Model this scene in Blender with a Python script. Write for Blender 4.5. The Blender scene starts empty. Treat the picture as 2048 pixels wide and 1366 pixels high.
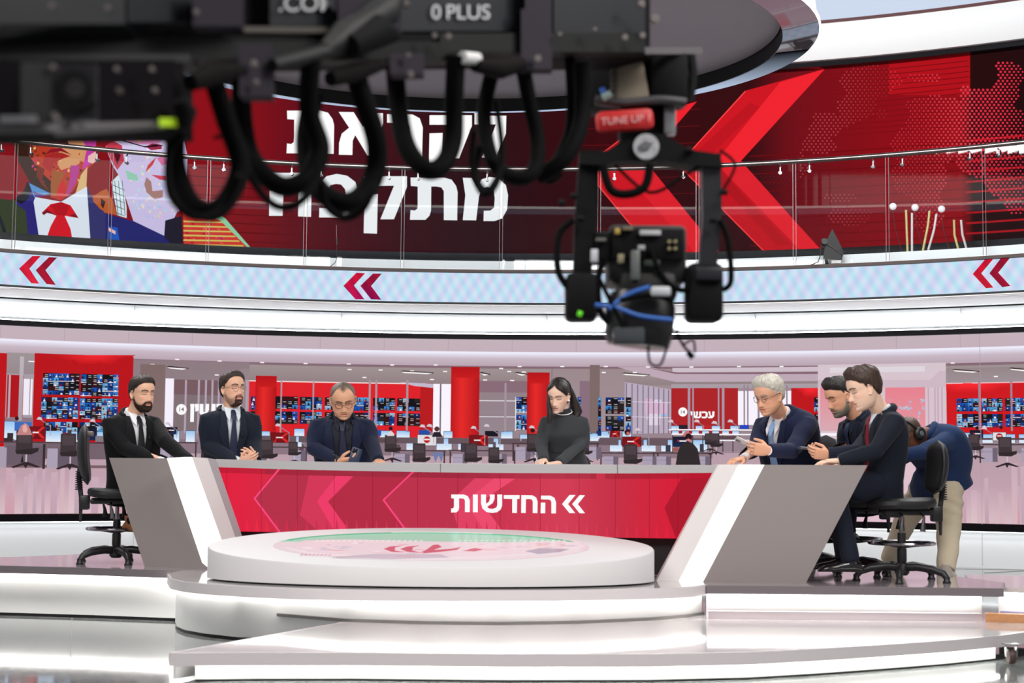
import bpy, bmesh, math, random
import numpy as np
from mathutils import Vector, Matrix
from mathutils.geometry import tessellate_polygon
random.seed(7); np.random.seed(7)
SC = bpy.context.scene
COL = SC.collection

# ------------------------------------------------------------------ camera
F = 3170.0; CAMZ = 1.06
PITCH = math.atan(247 / F); ROLL = 0.0094
fwd = Vector((0, math.cos(PITCH), math.sin(PITCH)))
r0 = Vector((1, 0, 0)); u0 = Vector((0, -math.sin(PITCH), math.cos(PITCH)))
rgt = r0 * math.cos(ROLL) + u0 * math.sin(ROLL)
upv = -r0 * math.sin(ROLL) + u0 * math.cos(ROLL)
CP = Vector((0, 0, CAMZ))
cd = bpy.data.cameras.new('camera'); cam = bpy.data.objects.new('camera', cd); COL.objects.link(cam)
cam.matrix_world = Matrix(((rgt.x, upv.x, -fwd.x, 0), (rgt.y, upv.y, -fwd.y, 0), (rgt.z, upv.z, -fwd.z, CAMZ), (0, 0, 0, 1)))
cd.sensor_width = 36; cd.lens = F / 2048 * 36
cd.clip_start = 0.1; cd.clip_end = 100
cd.dof.use_dof = True; cd.dof.focus_distance = 13.0; cd.dof.aperture_fstop = 2.4
SC.camera = cam
# ------------------------------------------------------------------ world, exposure, studio lights
SC.view_settings.view_transform = 'Standard'; SC.view_settings.look = 'None'
SC.view_settings.gamma = 1; SC.view_settings.exposure = 0.0
SC.view_settings.use_curve_mapping = False
wd = bpy.data.worlds.new('world'); SC.world = wd; wd.use_nodes = True
wd.node_tree.nodes['Background'].inputs[0].default_value = (0.95, 0.95, 1, 1)
wd.node_tree.nodes['Background'].inputs[1].default_value = 0.36
SC.cycles.max_bounces = 5; SC.cycles.diffuse_bounces = 3; SC.cycles.glossy_bounces = 3
SC.cycles.transparent_max_bounces = 12; SC.cycles.caustics_reflective = False; SC.cycles.caustics_refractive = False
SC.cycles.use_denoising = True; SC.cycles.sample_clamp_indirect = 6
def area(name, loc, tgt, sx, sy, power, col=(1, 1, 1)):
    l = bpy.data.lights.new(name, 'AREA'); l.shape = 'RECTANGLE'; l.size = sx; l.size_y = sy
    l.energy = power; l.color = col
    o = bpy.data.objects.new(name, l); COL.objects.link(o); o.location = loc
    o.rotation_euler = (Vector(tgt) - Vector(loc)).to_track_quat('-Z', 'Y').to_euler()
    return o
area('studio_key_light', (-3.0, 3.5, 5.2), (0, 10.8, 1.2), 4.5, 1.6, 340, (1, .97, .94))
area('studio_key_light', (3.6, 3.5, 5.2), (0.6, 10.8, 1.2), 4.5, 1.6, 340, (1, .97, .94))
area('studio_back_light', (-3.5, 13.6, 5.0), (0, 10.5, 1.3), 3, 1, 140)
area('studio_back_light', (3.8, 13.6, 5.0), (1, 10.5, 1.3), 3, 1, 140)
area('studio_wash_light', (-.3, 10.5, 6.2), (-.3, 18, 2.0), 9, 1.4, 950)
area('studio_top_light', (0, 9.6, 6.4), (0, 9.6, 0), 8, 5, 170)

# ------------------------------------------------------------------ pixel helpers (2048 x 1366 photograph)
def ray(px, py):
    return rgt * ((px - 1024) / F) + upv * (-(py - 683) / F) + fwd
def P(px, py, Y):
    d = ray(px, py); return CP + d * (Y / d.y)
def PZ(px, py, z):           # hit on the horizontal plane of height z
    d = ray(px, py); return CP + d * ((z - CAMZ) / d.z)
CX, CY = -0.3, 7.7
def S(px, py, R):            # hit on the far side of the round studio wall of radius R
    d = ray(px, py); ox, oy = CP.x - CX, CP.y - CY
    a = d.x**2 + d.y**2; b = 2 * (ox * d.x + oy * d.y); c = ox * ox + oy * oy - R * R
    t = (-b + math.sqrt(b * b - 4 * a * c)) / (2 * a)
    return CP + d * t
def cyl(a, R, z): return Vector((CX + R * math.sin(a), CY + R * math.cos(a), z))
def ang(px, R):
    p = S(px, 683, R); return math.atan2(p.x - CX, p.y - CY)
def s2l(c):
    c = c / 255.0; return c / 12.92 if c <= .04045 else ((c + .055) / 1.055)**2.4
def rgb(*c): return tuple(s2l(v) for v in c)

# ------------------------------------------------------------------ materials
MATS = {}
def mat(name, col, rough=.5, metal=0, spec=.5, bump=0, bscale=60, coat=0, var=0, emis=None, es=0, sheen=0, sub=0):
    if name in MATS: return MATS[name]
    m = bpy.data.materials.new(name); MATS[name] = m; m.use_nodes = True
    nt = m.node_tree; b = nt.nodes['Principled BSDF']
    b.inputs['Base Color'].default_value = (*col, 1); b.inputs['Roughness'].default_value = rough
    b.inputs['Metallic'].default_value = metal; b.inputs['Specular IOR Level'].default_value = spec
    if coat: b.inputs['Coat Weight'].default_value = coat; b.inputs['Coat Roughness'].default_value = .05
    if sheen: b.inputs['Sheen Weight'].default_value = sheen
    if emis: b.inputs['Emission Color'].default_value = (*emis, 1); b.inputs['Emission Strength'].default_value = es
    tc = nt.nodes.new('ShaderNodeTexCoord')
    nz = nt.nodes.new('ShaderNodeTexNoise'); nz.inputs['Scale'].default_value = bscale; nz.inputs['Detail'].default_value = 4
    nt.links.new(tc.outputs['Object'], nz.inputs['Vector'])
    if bump:
        bp = nt.nodes.new('ShaderNodeBump'); bp.inputs['Strength'].default_value = bump; bp.inputs['Distance'].default_value = .01
        nt.links.new(nz.outputs['Fac'], bp.inputs['Height']); nt.links.new(bp.outputs[0], b.inputs['Normal'])
    if var:
        mx = nt.nodes.new('ShaderNodeMix'); mx.data_type = 'RGBA'
        mx.inputs[6].default_value = (*[c * (1 - var) for c in col], 1); mx.inputs[7].default_value = (*[min(1, c * (1 + var)) for c in col], 1)
        nt.links.new(nz.outputs['Fac'], mx.inputs[0]); nt.links.new(mx.outputs[2], b.inputs['Base Color'])
    return m
def emat(name, col, s):
    if name in MATS: return MATS[name]
    m = bpy.data.materials.new(name); MATS[name] = m; m.use_nodes = True
    nt = m.node_tree; nt.nodes.clear()
    e = nt.nodes.new('ShaderNodeEmission'); e.inputs[0].default_value = (*col, 1); e.inputs[1].default_value = s
    o = nt.nodes.new('ShaderNodeOutputMaterial'); nt.links.new(e.outputs[0], o.inputs[0]); return m
def screenmat(name, s=1.0, rough=.3, spec=.1, moire=0):
    spec = 0 if 'wall' in name or 'ribbon' in name else spec * .4
    m = bpy.data.materials.new(name); m.use_nodes = True; nt = m.node_tree; b = nt.nodes['Principled BSDF']
    b.inputs['Base Color'].default_value = (.001, .001, .001, 1); b.inputs['Roughness'].default_value = rough
    b.inputs['Specular IOR Level'].default_value = spec
    a = nt.nodes.new('ShaderNodeVertexColor'); a.layer_name = 'Col'
    out = a.outputs['Color']
    if moire:   # pastel camera moire, painted into the emission colour
        tc = nt.nodes.new('ShaderNodeTexCoord')
        tot = out
        for k, (sx, rz, c1) in enumerate(((3.1, .5, (.74, 1, .97, 1)), (2.6, -.55, (1, .84, .96, 1)))):
            mp = nt.nodes.new('ShaderNodeMapping'); mp.inputs['Rotation'].default_value = (0, rz, 0)
            nt.links.new(tc.outputs['Object'], mp.inputs['Vector'])
            w = nt.nodes.new('ShaderNodeTexWave'); w.inputs['Scale'].default_value = sx; w.inputs['Distortion'].default_value = 1.2
            nt.links.new(mp.outputs[0], w.inputs['Vector'])
            mx = nt.nodes.new('ShaderNodeMix'); mx.data_type = 'RGBA'; mx.blend_type = 'MULTIPLY'
            nt.links.new(w.outputs['Fac'], mx.inputs[0]); nt.links.new(tot, mx.inputs[6]); mx.inputs[7].default_value = c1
            tot = mx.outputs[2]
        out = tot
    nt.links.new(out, b.inputs['Emission Color']); b.inputs['Emission Strength'].default_value = s
    return m
def colmat(name, rough=.5, spec=.4, bump=0, bscale=120, sub=0, sheen=0):
    if name in MATS: return MATS[name]
    m = bpy.data.materials.new(name); MATS[name] = m; m.use_nodes = True; nt = m.node_tree; b = nt.nodes['Principled BSDF']
    a = nt.nodes.new('ShaderNodeVertexColor'); a.layer_name = 'Col'; nt.links.new(a.outputs['Color'], b.inputs['Base Color'])
    b.inputs['Roughness'].default_value = rough; b.inputs['Specular IOR Level'].default_value = spec
    if sub: b.inputs['Subsurface Weight'].default_value = sub; b.inputs['Subsurface Radius'].default_value = (.02, .008, .004); b.inputs['Subsurface Scale'].default_value = .3
    if bump:
        tc = nt.nodes.new('ShaderNodeTexCoord'); nz = nt.nodes.new('ShaderNodeTexNoise'); nz.inputs['Scale'].default_value = bscale
        nt.links.new(tc.outputs['Object'], nz.inputs['Vector'])
        bp = nt.nodes.new('ShaderNodeBump'); bp.inputs['Strength'].default_value = bump; bp.inputs['Distance'].default_value = .01
        nt.links.new(nz.outputs['Fac'], bp.inputs['Height']); nt.links.new(bp.outputs[0], b.inputs['Normal'])
    return m

# ------------------------------------------------------------------ mesh helpers
class MB:
    def __init__(s): s.v = []; s.f = []; s.m = []; s.c = []
    def add(s, vs, fs, mi=0, col=None):
        o = len(s.v); s.v += [Vector(v) for v in vs]; s.f += [tuple(i + o for i in f) for f in fs]; s.m += [mi] * len(fs)
        s.c += [col or (1, 1, 1)] * len(vs) if not (isinstance(col, list)) else col
        return s
    def box(s, c, size, rot=None, mi=0, bev=0):
        c = Vector(c); hx, hy, hz = [d / 2 for d in size]
        R = rot if rot is not None else Matrix.Identity(3)
        if bev:
            bm = bmesh.new(); bmesh.ops.create_cube(bm, size=1)
            bmesh.ops.scale(bm, vec=size, verts=bm.verts)
            bmesh.ops.bevel(bm, geom=bm.edges[:], offset=min(bev, min(size) * .49), segments=2, affect='EDGES', profile=.5)
            bm.verts.ensure_lookup_table(); bm.verts.index_update()
            s.add([c + R @ v.co for v in bm.verts], [[v.index for v in f.verts] for f in bm.faces], mi); bm.free(); return s
        vs = [c + R @ Vector((x * hx, y * hy, z * hz)) for x in (-1, 1) for y in (-1, 1) for z in (-1, 1)]
        return s.add(vs, [(0, 1, 3, 2), (4, 6, 7, 5), (0, 4, 5, 1), (2, 3, 7, 6), (0, 2, 6, 4), (1, 5, 7, 3)], mi)
    def tube(s, pts, rad, n=10, mi=0, caps=True, flat=1.0):
        pts = [Vector(p) for p in pts]; m = len(pts)
        if not hasattr(rad, '__len__'): rad = [rad] * m
        t0 = (pts[1] - pts[0]).normalized()
        a = Vector((0, 0, 1)) if abs(t0.z) < .9 else Vector((1, 0, 0))
        u = t0.cross(a).normalized(); vs = []
        for i, p in enumerate(pts):
            t = (pts[min(i + 1, m - 1)] - pts[max(i - 1, 0)]).normalized()
            u = (u - t * u.dot(t)).normalized(); w = t.cross(u)
            for k in range(n):
                an = 2 * math.pi * k / n; vs.append(p + (u * math.cos(an) + w * math.sin(an) * flat) * rad[i])
        fs = [(i * n + k, i * n + (k + 1) % n, (i + 1) * n + (k + 1) % n, (i + 1) * n + k) for i in range(m - 1) for k in range(n)]
        if caps: fs += [tuple(range(n))[::-1], tuple((m - 1) * n + k for k in range(n))]
        return s.add(vs, fs, mi)
    def cylr(s, a, b, r, r2=None, n=20, mi=0): return s.tube([a, b], [r, r if r2 is None else r2], n, mi)
    def lathe(s, c, prof, n=32, mi=0, axis=None):   # prof: (r,z)
        c = Vector(c); R = axis if axis is not None else Matrix.Identity(3); vs = []
        for r, z in prof:
            for k in range(n):
                an = 2 * math.pi * k / n; vs.append(c + R @ Vector((r * math.cos(an), r * math.sin(an), z)))
        m = len(prof)
        fs = [(i * n + k, i * n + (k + 1) % n, (i + 1) * n + (k + 1) % n, (i + 1) * n + k) for i in range(m - 1) for k in range(n)]
        fs += [tuple(range(n))[::-1], tuple((m - 1) * n + k for k in range(n))]
        return s.add(vs, fs, mi)
    def loft(s, rings, n=28, e=1.0, mi=0):          # rings: (center, xvec, yvec)
        vs = []
        for c, ax, ay in rings:
            for k in range(n):
                an = 2 * math.pi * k / n; ca, sa = math.cos(an), math.sin(an)
                vs.append(Vector(c) + Vector(ax) * math.copysign(abs(ca)**e, ca) + Vector(ay) * math.copysign(abs(sa)**e, sa))
        m = len(rings)
        fs = [(i * n + k, i * n + (k + 1) % n, (i + 1) * n + (k + 1) % n, (i + 1) * n + k) for i in range(m - 1) for k in range(n)]
        fs += [tuple(range(n))[::-1], tuple((m - 1) * n + k for k in range(n))]
        return s.add(vs, fs, mi)
    def prism(s, poly, d, mi=0):                     # poly: world points (planar), extruded by vector d
        poly = [Vector(p) for p in poly]; n = len(poly); d = Vector(d)
        vs = poly + [p + d for p in poly]
        tr = tessellate_polygon([poly])
        fs = [tuple(t) for t in tr] + [tuple(i + n for i in t[::-1]) for t in tr]
        fs += [(i, (i + 1) % n, (i + 1) % n + n, i + n) for i in range(n)]
        return s.add(vs, fs, mi)
    def mesh(s, name):
        me = bpy.data.meshes.new(name); me.from_pydata([tuple(v) for v in s.v], [], s.f)
        me.polygons.foreach_set('material_index', s.m); me.update(); return me
    def build(s, name, mats, parent=None, smooth=True, col=False, fix=True):
        me = s.mesh(name)
        if fix:
            bm = bmesh.new(); bm.from_mesh(me); bmesh.ops.recalc_face_normals(bm, faces=bm.faces); bm.to_mesh(me); bm.free()
        if col:
            ca = me.color_attributes.new('Col', 'FLOAT_COLOR', 'POINT')
            ca.data.foreach_set('color', np.array([(*c, 1) for c in s.c], dtype=np.float32).ravel())
        for m in (mats if isinstance(mats, (list, tuple)) else [mats]): me.materials.append(m)
        if smooth:
            me.polygons.foreach_set('use_smooth', [True] * len(me.polygons)); me.update()
            try: me.set_sharp_from_angle(angle=math.radians(38))
            except Exception: pass
        o = bpy.data.objects.new(name, me); COL.objects.link(o)
        if parent: o.parent = parent
        return o
def tag(o, label=None, cat=None, group=None, kind=None):
    if label: o['label'] = label
    if cat: o['category'] = cat
    if group: o['group'] = group
    if kind: o['kind'] = kind
    return o
def empty(name, loc=(0, 0, 0), rz=0, label=None, cat=None, group=None):
    o = bpy.data.objects.new(name, None); COL.objects.link(o); o.location = loc; o.rotation_euler = (0, 0, rz)
    return tag(o, label, cat, group)
def copy_tree(o, parent=None):
    c = o.copy(); COL.objects.link(c)
    if parent: c.parent = parent
    for ch in [x for x in COL.objects if x.parent == o]: copy_tree(ch, c)
    return c
def clip_x(poly, x0, x1):
    def half(pl, f, inside):
        out = []
        for i in range(len(pl)):
            a, b = pl[i], pl[(i + 1) % len(pl)]; ia, ib = inside(a), inside(b)
            if ia: out.append(a)
            if ia != ib: out.append(f(a, b))
        return out
    def cut(x): return lambda a, b: (x, a[1] + (b[1] - a[1]) * (x - a[0]) / (b[0] - a[0]))
    p = half(poly, cut(x0), lambda q: q[0] >= x0)
    return half(p, cut(x1), lambda q: q[0] <= x1) if p else p
class Screen:
    """flat colour shapes on a (curved) display: fn(px,py,layer)->point; colours are what the display shows"""
    def __init__(s, fn, step=40): s.fn = fn; s.mb = MB(); s.step = step
    def poly(s, pts, col, lay=1):
        try: tr = tessellate_polygon([[Vector((a, b, 0)) for a, b in pts]])
        except Exception: return
        for t in tr:
            tri = [pts[i] for i in t]; xs = [p[0] for p in tri]
            k0 = math.floor(min(xs) / s.step); k1 = math.ceil(max(xs) / s.step)
            for k in range(k0, max(k1, k0 + 1)):
                q = clip_x(tri, k * s.step, (k + 1) * s.step) if (k1 - k0) > 1 else tri
                if len(q) < 3: continue
                s.mb.add([s.fn(a, b, lay) for a, b in q], [tuple(range(len(q)))], 0, [rgb(*col(a, b)) if callable(col) else rgb(*col) for a, b in q])
    def rect(s, x0, y0, x1, y1, col, lay=1, ny=1):
        n = max(1, math.ceil((x1 - x0) / s.step))
        for i in range(n):
            for j in range(ny):
                a, b = x0 + (x1 - x0) * i / n, x0 + (x1 - x0) * (i + 1) / n
                c, d = y0 + (y1 - y0) * j / ny, y0 + (y1 - y0) * (j + 1) / ny
                q = [(a, c), (b, c), (b, d), (a, d)]
                s.mb.add([s.fn(*p, lay) for p in q], [(0, 1, 2, 3)], 0, [rgb(*col(*p)) if callable(col) else rgb(*col) for p in q])
    def grad(s, x0, y0, x1, y1, ct, cb, lay=1, ny=1):
        s.rect(x0, y0, x1, y1, lambda x, y: tuple(ct[i] + (cb[i] - ct[i]) * (y - y0) / (y1 - y0) for i in range(3)), lay, ny)
    def hgrad(s, x0, y0, x1, y1, cl, cr, lay=1):
        s.rect(x0, y0, x1, y1, lambda x, y: tuple(cl[i] + (cr[i] - cl[i]) * (x - x0) / (x1 - x0) for i in range(3)), lay)
    def disc(s, x, y, r, col, lay=1, n=16, ry=None):
        s.poly([(x + r * math.cos(2 * math.pi * k / n), y + (ry or r) * math.sin(2 * math.pi * k / n)) for k in range(n)], col, lay)
    def build(s, name, m, parent=None): return s.mb.build(name, m, parent, smooth=False, col=True, fix=False)
def font_polys(txt, x, y, h, font=None):
    """latin lettering as outlines: returns a mesh in px space"""
    cu = bpy.data.curves.new('t', 'FONT'); cu.body = txt; cu.size = h / .72; cu.offset = .008 * h
    ob = bpy.data.objects.new('t', cu); COL.objects.link(ob)
    bpy.context.view_layer.update()
    me = bpy.data.meshes.new_from_object(ob.evaluated_get(bpy.context.evaluated_depsgraph_get()))
    vs = [(x + v.co.x, y - v.co.y) for v in me.vertices]; fs = [list(p.vertices) for p in me.polygons]
    bpy.data.objects.remove(ob); bpy.data.meshes.remove(me); bpy.data.curves.remove(cu)
    return vs, fs
# ------------------------------------------------------------------ round studio shell
R_LED = 11.0
A0, A1, NA = math.radians(-62), math.radians(62), 96
def arc(prof, name, m, a0=A0, a1=A1, n=NA, closed=True, parent=None, smooth=True):
    mb = MB(); k = len(prof); vs = []
    for i in range(n + 1):
        a = a0 + (a1 - a0) * i / n
        vs += [cyl(a, R, z) for R, z in prof]
    e = k if closed else k - 1
    fs = [(i * k + j, (i + 1) * k + j, (i + 1) * k + (j + 1) % k, i * k + (j + 1) % k) for i in range(n) for j in range(e)]
    if closed: fs += [tuple(range(k)), tuple(n * k + j for j in range(k))[::-1]]
    mb.add(vs, fs); return mb.build(name, m, parent, smooth)
def st(o): return tag(o, kind='structure')
M_white = mat('white_lacquer', rgb(236, 236, 236), .25, spec=.5)
M_wall = mat('white_wall_panel', rgb(225, 227, 228), .35, spec=.4)
M_black = mat('black_gloss_trim', rgb(14, 13, 16), .08, spec=.6)
M_blackm = mat('black_matte', rgb(16, 16, 18), .6)
M_strip = emat('led_light_strip', (1, .985, .94), 30)
M_strip_c = emat('cool_light_strip', (.95, .98, 1), 26.0)
z_ = lambda h: CAMZ + h
# floor
mb = MB(); mb.box((0, 9, -.05), (40, 40, .1)); fl = st(mb.build('floor', None or mat('polished_floor', rgb(128, 132, 131), .06, spec=1, bump=.02, bscale=3, var=.04)))
fl.data.materials[0].node_tree.nodes['Principled BSDF'].inputs['IOR'].default_value = 1.7
# back wall carrying the lower display, and its light trims
zb, zt = z_(-.582), z_(1.48)
st(arc([(R_LED + .02, 0), (R_LED + .02, zb), (R_LED + .3, zb), (R_LED + .3, 0)], 'wall_back', M_wall))
st(arc([(R_LED - .10, zb - .085), (R_LED - .10, zb - .01), (R_LED + .1, zb - .01), (R_LED + .1, zb - .085)], 'trim_1', M_black))
st(arc([(R_LED - .07, zb - .095), (R_LED - .07, zb - .087), (R_LED - .02, zb - .087), (R_LED - .02, zb - .095)], 'trim_2', emat('soft_base_strip', (.95, .98, 1), 4.5)))
st(arc([(R_LED - .012, zt - .001), (10.67, zt - .03), (10.66, zt - .027), (10.66, zt + .034), (R_LED + .1, zt + .040), (R_LED + .1, zt - .001)], 'trim_3', M_black))
st(arc([(10.70, zt + .036), (10.70, zt + .046), (10.75, zt + .046), (10.75, zt + .036)], 'trim_4', M_strip_c))
st(arc([(10.94, z_(1.53)), (10.80, z_(1.60)), (10.66, z_(1.68)), (10.62, z_(1.735)), (11.2, z_(1.735)), (11.2, z_(1.53))], 'wall_upper_fascia', M_wall))
st(arc([(10.58, z_(1.752)), (8.86, z_(1.69)), (8.86, z_(2.015)), (11.6, z_(2.015)), (11.6, z_(1.752))], 'floor_balcony', M_wall))
st(arc([(8.80, z_(1.676)), (8.78, z_(1.66)), (8.86, z_(1.655)), (8.9, z_(1.676))], 'trim_5', M_white))
st(arc([(8.815, z_(1.668)), (8.79, z_(1.668)), (8.79, z_(1.69)), (8.815, z_(1.69))], 'trim_6', M_blackm))
st(arc([(8.79, z_(2.00)), (8.77, z_(2.005)), (8.77, z_(2.035)), (8.96, z_(2.035)), (8.96, z_(2.0))], 'trim_7', mat('dark_brown_edge', rgb(60, 45, 42), .5)))
st(arc([(8.97, z_(2.02)), (8.97, z_(2.15)), (9.12, z_(2.15)), (9.12, z_(2.02))], 'trim_8', mat('white_curb', rgb(252, 252, 252), .4)))
# upper back wall frame, second fascia
st(arc([(R_LED - .05, z_(2.30)), (R_LED - .05, z_(2.50)), (R_LED + .2, z_(2.5)), (R_LED + .2, z_(2.0)), (R_LED - .05, z_(2.0))], 'trim_9', M_black))
st(arc([(R_LED - .04, z_(4.585)), (R_LED - .1, z_(4.60)), (R_LED - .1, z_(4.66)), (R_LED + .2, z_(4.66)), (R_LED + .2, z_(4.585))], 'trim_10', M_black))
st(arc([(10.84, z_(4.66)), (10.76, z_(4.76)), (10.70, z_(4.90)), (10.72, z_(4.93)), (10.66, z_(5.03)), (11.3, z_(5.03)), (11.3, z_(4.66))], 'wall_top_fascia', M_wall))
st(arc([(10.80, z_(5.03)), (10.80, z_(5.11)), (11.2, z_(5.11)), (11.2, z_(5.03))], 'trim_11', mat('dark_red_trim', rgb(70, 10, 14), .3)))
st(arc([(R_LED + .3, 0), (R_LED + .3, 7.6), (R_LED + .4, 7.6), (R_LED + .4, 0)], 'wall_outer', M_blackm, closed=True))
mb = MB(); mb.box((0, 9, 7.65), (30, 30, .1)); st(mb.build('ceiling', mat('dark_grid_ceiling', rgb(60, 58, 60), .8)))
# panel joints of the fascias
mb = MB()
for px in (266, 682, 1094, 1512, 1925):
    a = ang(px, 10.7)
    for (Ra, za), (Rb, zb_) in (((10.855, z_(1.53)), (10.735, z_(1.60))), ((10.735, z_(1.60)), (10.655, z_(1.68))), ((10.655, z_(1.68)), (10.615, z_(1.735)))):
        mb.tube([cyl(a, Ra, za), cyl(a, Rb, zb_)], .004, 4)
    mb.tube([cyl(a + .01, 11.018, .02), cyl(a + .01, 11.018, .36)], .002, 4)
st(mb.build('trim_12', mat('joint_grey', rgb(150, 152, 155), .6)))

# ------------------------------------------------------------------ stage platforms
ZP, ZS = .36, .15
def slab(name, pts, z, th, m, label=None):
    mb = MB(); mb.prism([(p.x, p.y, z) for p in pts], (0, 0, -th)); return st(mb.build(name, m))
M_stage = mat('grey_glossy_stage', rgb(150, 140, 144), .07, spec=.8, var=.03, bscale=4)
M_stage.node_tree.nodes['Principled BSDF'].inputs['IOR'].default_value = 1.6
M_edge = mat('stage_edge_grey', rgb(112, 104, 108), .35)
M_step = mat('white_glossy_step', rgb(196, 191, 191), .05, spec=1)
M_stepw = mat('backlit_riser_white', rgb(245, 245, 243), .5)
left_f = [PZ(x, y, ZP) for x, y in ((-330, 1124), (-150, 1128), (0, 1131), (170, 1135), (345, 1141))]
round_f = [PZ(x, y, ZP) for x, y in ((338, 1148), (345, 1158), (370, 1164), (420, 1169), (500, 1174), (600, 1178), (700, 1180), (900, 1181.5), (1100, 1181), (1250, 1179), (1340, 1176.5), (1385, 1174), (1410, 1170))]
right_f = [PZ(x, y, ZP) for x, y in ((1412, 1170.5), (1700, 1173), (2005, 1176.5))]
right_b = [PZ(2006, 1165, ZP), PZ(1908, 1152, ZP), PZ(1850, 1141, ZP), PZ(1800, 1131, ZP), Vector((2.2, 12.3, 0)), Vector((-3, 12.3, 0)), Vector((-3.6, 11.6, 0)), Vector((-5.2, 11.4, 0))]
top = left_f + round_f + right_f + right_b
slab('floor_stage', top, ZP, .02, M_stage)
# slab edge bands: the side wings grey, the round tongue white
def band(name, pts, z0, z1, m, d=.012, inset=0):
    mb = MB(); vs = []; n = len(pts)
    for i, p in enumerate(pts):
        t = (pts[min(i + 1, n - 1)] - pts[max(i - 1, 0)]); nn = Vector((t.y, -t.x, 0)).normalized()
        q = p - nn * inset
        vs += [Vector((q.x, q.y, z0)) + nn * d, Vector((q.x, q.y, z1)) + nn * d, Vector((q.x, q.y, z1)) - nn * d, Vector((q.x, q.y, z0)) - nn * d]
    fs = [(i * 4 + j, (i + 1) * 4 + j, (i + 1) * 4 + (j + 1) % 4, i * 4 + (j + 1) % 4) for i in range(n - 1) for j in range(4)] + [(0, 1, 2, 3), tuple(4 * n - 4 + j for j in range(4))]
    mb.add(vs, fs); return st(mb.build(name, m, smooth=True))
band('trim_13', left_f, ZP - .05, ZP - .001, M_edge)
band('trim_14', round_f, ZP - .058, ZP + .002, mat('white_slab_edge', rgb(215, 208, 210), .3))
band('trim_15', right_f + [PZ(2006, 1165, ZP)], ZP - .05, ZP - .001, M_edge)
# white round tongue top surface
mb = MB(); mid = [Vector((p.x, p.y, ZP + .003)) for p in round_f]
mb.prism([mid[0] + Vector((0.02, .3, 0))] + mid + [mid[-1] + Vector((0, .25, 0)), Vector((.6, 10.3, ZP + .003)), Vector((-1.6, 10.3, ZP + .003))], (0, 0, -.004))
st(mb.build('floor_tongue', M_step))
# risers with light strips tucked under the slab lips
lw = [Vector((p.x, p.y + .32, 0)) for p in left_f]; lw[-1].x += .15
band('wall_riser_left', lw, .02, ZP - .05, M_stepw)
band('trim_16', lw, 0, .02, M_blackm, d=.004)
band('trim_17', lw, ZP - .062, ZP - .05, M_strip, d=.008, inset=-.03)
rw = [PZ(x, y, 0) for x, y in ((356, 1238), (354, 1250), (357, 1259), (372, 1266), (410, 1273), (480, 1281))]
rw += [PZ(x, y, ZS) for x, y in ((560, 1232), (695, 1243), (850, 1248), (1000, 1249.5), (1150, 1247), (1300, 1240), (1370, 1234), (1400, 1229))]
for p in rw: p.z = 0
band('wall_riser_round', rw, .02, ZP - .055, M_stepw)
band('trim_18', rw, 0, .02, M_blackm, d=.004)
band('trim_19', rw, ZP - .068, ZP - .057, M_strip, d=.008, inset=-.03)
band('trim_20', rw[6:], ZS, ZS + .018, mat('grey_metal_kick', rgb(140, 138, 136), .3, .6), inset=-.018)
rr = [Vector((rw[-1].x + .02, 9.72, 0)), Vector((1.8, 9.72, 0)), Vector((2.86, 9.72, 0))]
band('wall_riser_right', rr + [Vector((2.86, 10.2, 0))], .02, ZP - .05, M_stepw)
band('trim_21', rr, ZP - .062, ZP - .05, M_strip, d=.008, inset=-.03)
band('trim_22', [Vector((rr[0].x, 9.66, 0)), Vector((2.84, 9.66, 0))], ZS, ZS + .045, mat('pale_ledge', rgb(214, 204, 208), .35), d=.03)
# low front step
sf = [PZ(x, y, ZS) for x, y in ((340, 1306), (500, 1305), (700, 1305), (1000, 1308), (1300, 1308), (1500, 1304), (1640, 1297), (1800, 1287), (1900, 1280), (2000, 1271), (2048, 1264), (2120, 1250))]
so = sf + [Vector((4.1, 9.2, ZS)), Vector((4.2, 10.0, ZS)), Vector((.2, 10.0, ZS)), Vector((-.3, 9.3, ZS)), PZ(695, 1243, ZS)]
slab('floor_front_step', so, ZS, .02, M_step)
band('trim_23', sf, ZS - .062, ZS + .001, mat('step_edge_satin', rgb(205, 198, 200), .22), d=.01)
sw = [Vector((p.x + (.10 if i == 0 else 0), p.y + .12, 0)) for i, p in enumerate(sf[:10])]
band('wall_riser_front', sw, .012, ZS - .05, M_stepw)
band('trim_24', sw, ZS - .07, ZS - .062, M_strip, d=.008, inset=-.03)
band('trim_25', sw + [Vector((p.x, p.y + .12, 0)) for p in sf[10:]], 0, .03, M_blackm, d=.004)
se = [Vector((p.x, p.y + .1, 0)) for p in (sf[0], sf[0] + (PZ(695, 1243, ZS) - sf[0]) * .98)]
band('wall_riser_step_end', [se[1], se[0]], .012, ZS - .04, M_stepw, d=.008)
band('trim_26', [PZ(695, 1243, ZS), sf[0]], ZS - .06, ZS + .001, M_edge if 0 else MATS['step_edge_satin'], d=.006)
# castor under the right end of the step
ca = empty('castor', PZ(2022, 1305, .07), 0, 'small swivel castor under the right end of the front step', 'castor')
mb = MB(); mb.lathe((0, 0, -.02), [(.001, -.018), (.038, -.018), (.042, -.010), (.042, .010), (.038, .018), (.001, .018)], 24, axis=Matrix.Rotation(math.pi / 2, 3, 'Y')); mb.build('wheel', mat('castor_rubber', rgb(70, 50, 48), .5), ca)
mb = MB(); mb.box((0, 0, .045), (.08, .08, .008)); mb.box((-.028, 0, .012), (.004, .03, .07)); mb.box((.028, 0, .012), (.004, .03, .07)); mb.build('fork', mat('zinc', rgb(180, 182, 180), .3, .9), ca)
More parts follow.
